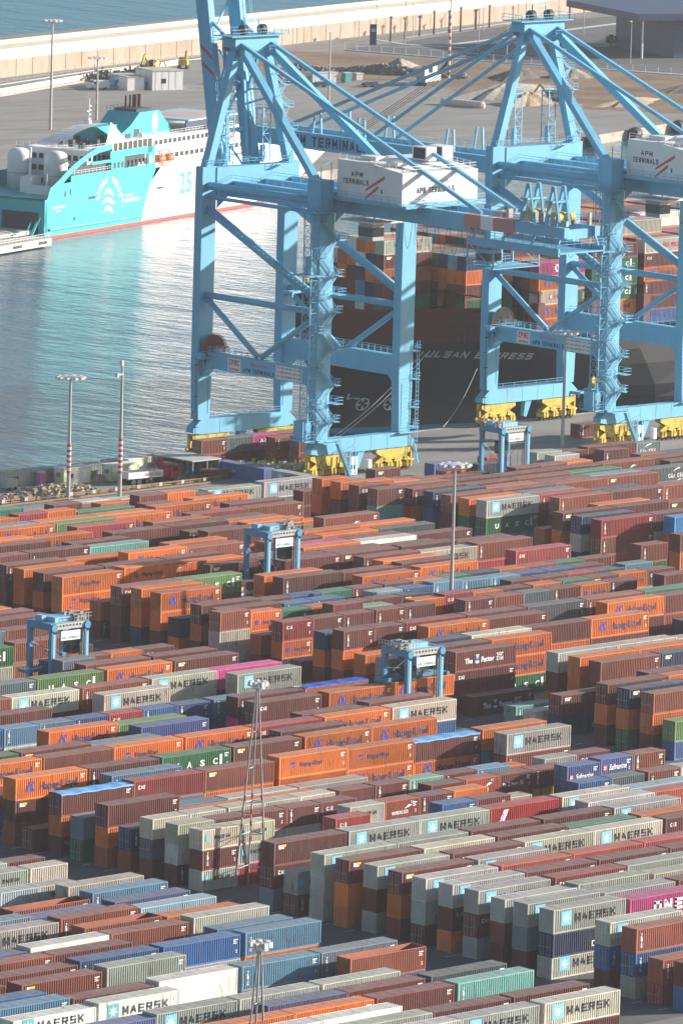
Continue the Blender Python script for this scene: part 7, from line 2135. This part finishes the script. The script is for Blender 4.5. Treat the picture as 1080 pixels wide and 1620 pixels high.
for k in range(11):
    x, y = (1336.8, 1364.6); x2, y2 = (1338.5, 1351.9); t = k/10
    b = MB(); b.lathe((0,0,0),[(.95,0),(1.15,.5),(1.1,1.2),(.6,1.7)],8); o = b.build('bulk_sack', wbag, None); o.location = (x+(x2-x)*t, y+(y2-y)*t, 0); tag(o, 'pale pink bulk sack in the row laid on the far pier', 'sack', 'row of pale sacks on the far pier')
mound('gravel_heap','large grey gravel heap beside the stone crusher, the biggest of the heaps', 1372,1376,26,9,3.2, greysoil, 1,'gravel heap')
mound('spoil_heap','dark heap in front of the car park fence', 1404,1452,8,4,2.6, greysoil, 2)
mound('spoil_heap','long dark heap seen behind the apex legs of the lowered boom crane', 1414,1413,16,6,2.6, darksoil, 3)
mound('spoil_heap','sandy heap beside the orange yellow excavator', 1359,1354,12,5,3.4, sandsoil, 5)
mound('spoil_heap','dark grey heap near the fence under the stays of the lowered boom crane', 1429,1407,9,5,2.6, greysoil, 6)
mound('spoil_heap','wide sandy heap beyond the excavator, lower than the other sandy one', 1385,1341,16,5,1.8, sandsoil, 7)
mound('spoil_heap','low dark heap at the far end of the earth works', 1432,1363,18,5,1.6, darksoil, 8)
rubble('rubble_field', 'long strip of dark rubble across the brown earth works', ((1372,1462),(1398,1418)), 1600, .2, .75, mat('dark_rubble', (.20,.19,.19), .95, noise=.5, nscale=.6), 3, 2.6)
for k, (x, y) in enumerate(((1449.1, 1510.4), (1612.5, 1556.2))):
    o = empty('sign_pillar', (x,y,0), math.radians(-30)); tag(o, ('dark blue sign pillar beside the car park entrance','dark blue sign pillar by the breakwater road above the terminal roof')[k], 'sign', 'blue sign pillars'); b = MB(); b.box(-1.0,1.0,-.2,.2,0,6.2); b.build('pillar', mat('sign_navy', (.02,.04,.14), .5), o); b = MB(); b.box(-.7,.7,-.23,-.2,3.9,5.0); b.build('pale_panel', INK['B'], o)
# fences and barriers on the pier
def fence(name, pts, h, label, m, cat='fence', post=4.0, solid=False):
    o = empty(name, (*pts[0],0)); tag(o, label, cat); b = MB(); q = MB(); x0, y0 = pts[0]
    for (xa,ya),(xb,yb) in zip(pts[:-1],pts[1:]):
        A_, C_ = Vector((xa-x0,ya-y0,0)), Vector((xb-x0,yb-y0,0))
        if solid: b.bar(A_+Vector((0,0,h/2)),C_+Vector((0,0,h/2)),.35,h)
        else:
            b.bar(A_+Vector((0,0,h)),C_+Vector((0,0,h)),.09); b.bar(A_+Vector((0,0,h*.5)),C_+Vector((0,0,h*.5)),.06); b.bar(A_+Vector((0,0,.15)),C_+Vector((0,0,.15)),.25,.3)
        n = max(1,int((C_-A_).length/post))
        for k in range(n+1): p = A_+(C_-A_)*k/n; q.bar(p,p+Vector((0,0,h+(.15 if solid else 0))),.1)
    b.build('rail' if not solid else 'panel', m, o); q.build('post', m, o); return o
fence('mesh_fence', [(1427.6, 1500.0),(1438.3, 1458.7),(1450.1, 1428.5),(1462.2, 1394.2)], 2.2, 'pale fence between the earth works and the car park', lampm)
fence('low_barrier', [(1244.5, 1443.5),(1300.8, 1468.2),(1353.4, 1489.3)], 1.5, 'low cream barrier with pink base along the far road', cream, 'barrier', 6, True)
fence('pink_kerb', [(1239.7, 1438.0),(1295.7, 1462.4),(1332.8, 1479.9)], .5, 'faded pink kerb at the foot of the cream barrier', mat('faded_pink_kerb', (.52,.32,.30), .8), 'kerb', 6, True)
fence('mesh_fence', [(1261.4, 1463.2),(1315.1, 1484.4),(1372.7, 1499.6)], 2.0, 'thin dark fence along the far road in front of the breakwater wall', grey_s)
# fenders on the pier face
for k, (x, y) in enumerate(((1309,1281.6),(1333,1289.4),(1358,1297.4))):
    b = MB(); b.lathe((0,0,-1.2),[(1.7,-1.4),(1.9,0),(1.7,1.4)],14,axis='x'); o = b.build('fender', dark); o.location = (x,y-1.4,.2); o.rotation_euler = (0,0,math.radians(17.9)); tag(o, 'big black fender hanging on the far quay face', 'fender', 'black fenders on the far quay face')
# small trees at the terminal and scrub by the road
leafm = mat('dark_green_leaf', (.05,.075,.035), .8, noise=.4, nscale=1.2)
def tree(x, y, h, r, label, seed):
    rnd = random.Random(seed); o = empty('small_tree', (x,y,0)); tag(o, label, 'tree', 'small trees by the terminal'); b = MB(); b.tube((0,0,0),(.1,0,h*.55),.16,6,r2=.09)
    for k in range(4): a = k*1.7; b.tube((.1,0,h*.45),(math.cos(a)*r*.6,math.sin(a)*r*.6,h*.75),.07,5,r2=.03)
    b.build('trunk', darkpole, o); b = MB()
    for k in range(260):
        a, u_ = rnd.uniform(0,2*PI), rnd.uniform(-1,1); rr = r*(.35+.65*rnd.random()**.5)*(1+.3*math.sin(a*3+seed)); p = Vector((math.cos(a)*rr*math.sqrt(1-u_*u_), math.sin(a)*rr*math.sqrt(1-u_*u_), h*.72+u_*rr*.75)); s = rnd.uniform(.16,.36); n = Vector((rnd.gauss(0,1),rnd.gauss(0,1),rnd.gauss(0,1))).normalized(); t = n.orthogonal().normalized()*s; q = n.cross(t).normalized()*s
        b.quad(tuple(p-t-q),tuple(p+t-q),tuple(p+t+q),tuple(p-t+q))
    b.build('crown', leafm, o)
tl_ = ['small dark tree standing apart in the far car park','small dark tree near the blue building, first of five','small dark tree near the blue building, second of five','small dark tree near the blue building, third of five','small dark tree near the blue building, fourth of five','small dark tree hard against the blue building']
for k, (x, y) in enumerate(((1512.5, 1472.9),(1531.7, 1482.6),(1539.4, 1483.6),(1534.7, 1476.4),(1546.8, 1484.9),(1546.7, 1482.5))): tree(x, y, (3.2,3.0,4.4,4.8,5.2,4.6)[k], (1.6,1.4,1.6,1.8,1.9,1.7)[k], tl_[k], k+3)
rndb = random.Random(9); b = MB(); xa, ya = (1296.9, 1459.8); xb, yb = (1318.7, 1465.6)
for k in range(1500):
    t = rndb.random(); p = Vector((xa+(xb-xa)*t+rndb.gauss(0,3), ya+(yb-ya)*t+rndb.gauss(0,3.5), abs(rndb.gauss(0,.9)))); s = rndb.uniform(.2,.5); n = Vector((rndb.gauss(0,1),rndb.gauss(0,1),rndb.gauss(0,1))).normalized(); t_ = n.orthogonal().normalized()*s; q = n.cross(t_)*1.0
    b.quad(tuple(p-t_-q),tuple(p+t_-q),tuple(p+t_+q),tuple(p-t_+q))
tag(b.build('scrub', mat('grey_green_scrub', (.13,.14,.12), .9, noise=.4, nscale=.8)), 'grey green scrub growing beside the far road', 'scrub', None, 'stuff')
# ------------------------------------------------------------------ haze
hz = MB(); hz.box(-400,2600,-400,2600,-12,200); ho = hz.build('haze', None)
hm = bpy.data.materials.new('haze'); hm.use_nodes = True; nt = hm.node_tree; nt.nodes.remove(nt.nodes['Principled BSDF']); pv = nt.nodes.new('ShaderNodeVolumePrincipled')
pv.inputs['Color'].default_value = (.86,.92,1,1); pv.inputs['Density'].default_value = .00004; pv.inputs['Anisotropy'].default_value = .2
nt.links.new(pv.outputs[0], nt.nodes['Material Output'].inputs['Volume']); ho.data.materials.clear(); ho.data.materials.append(hm); tag(ho, kind='stuff')
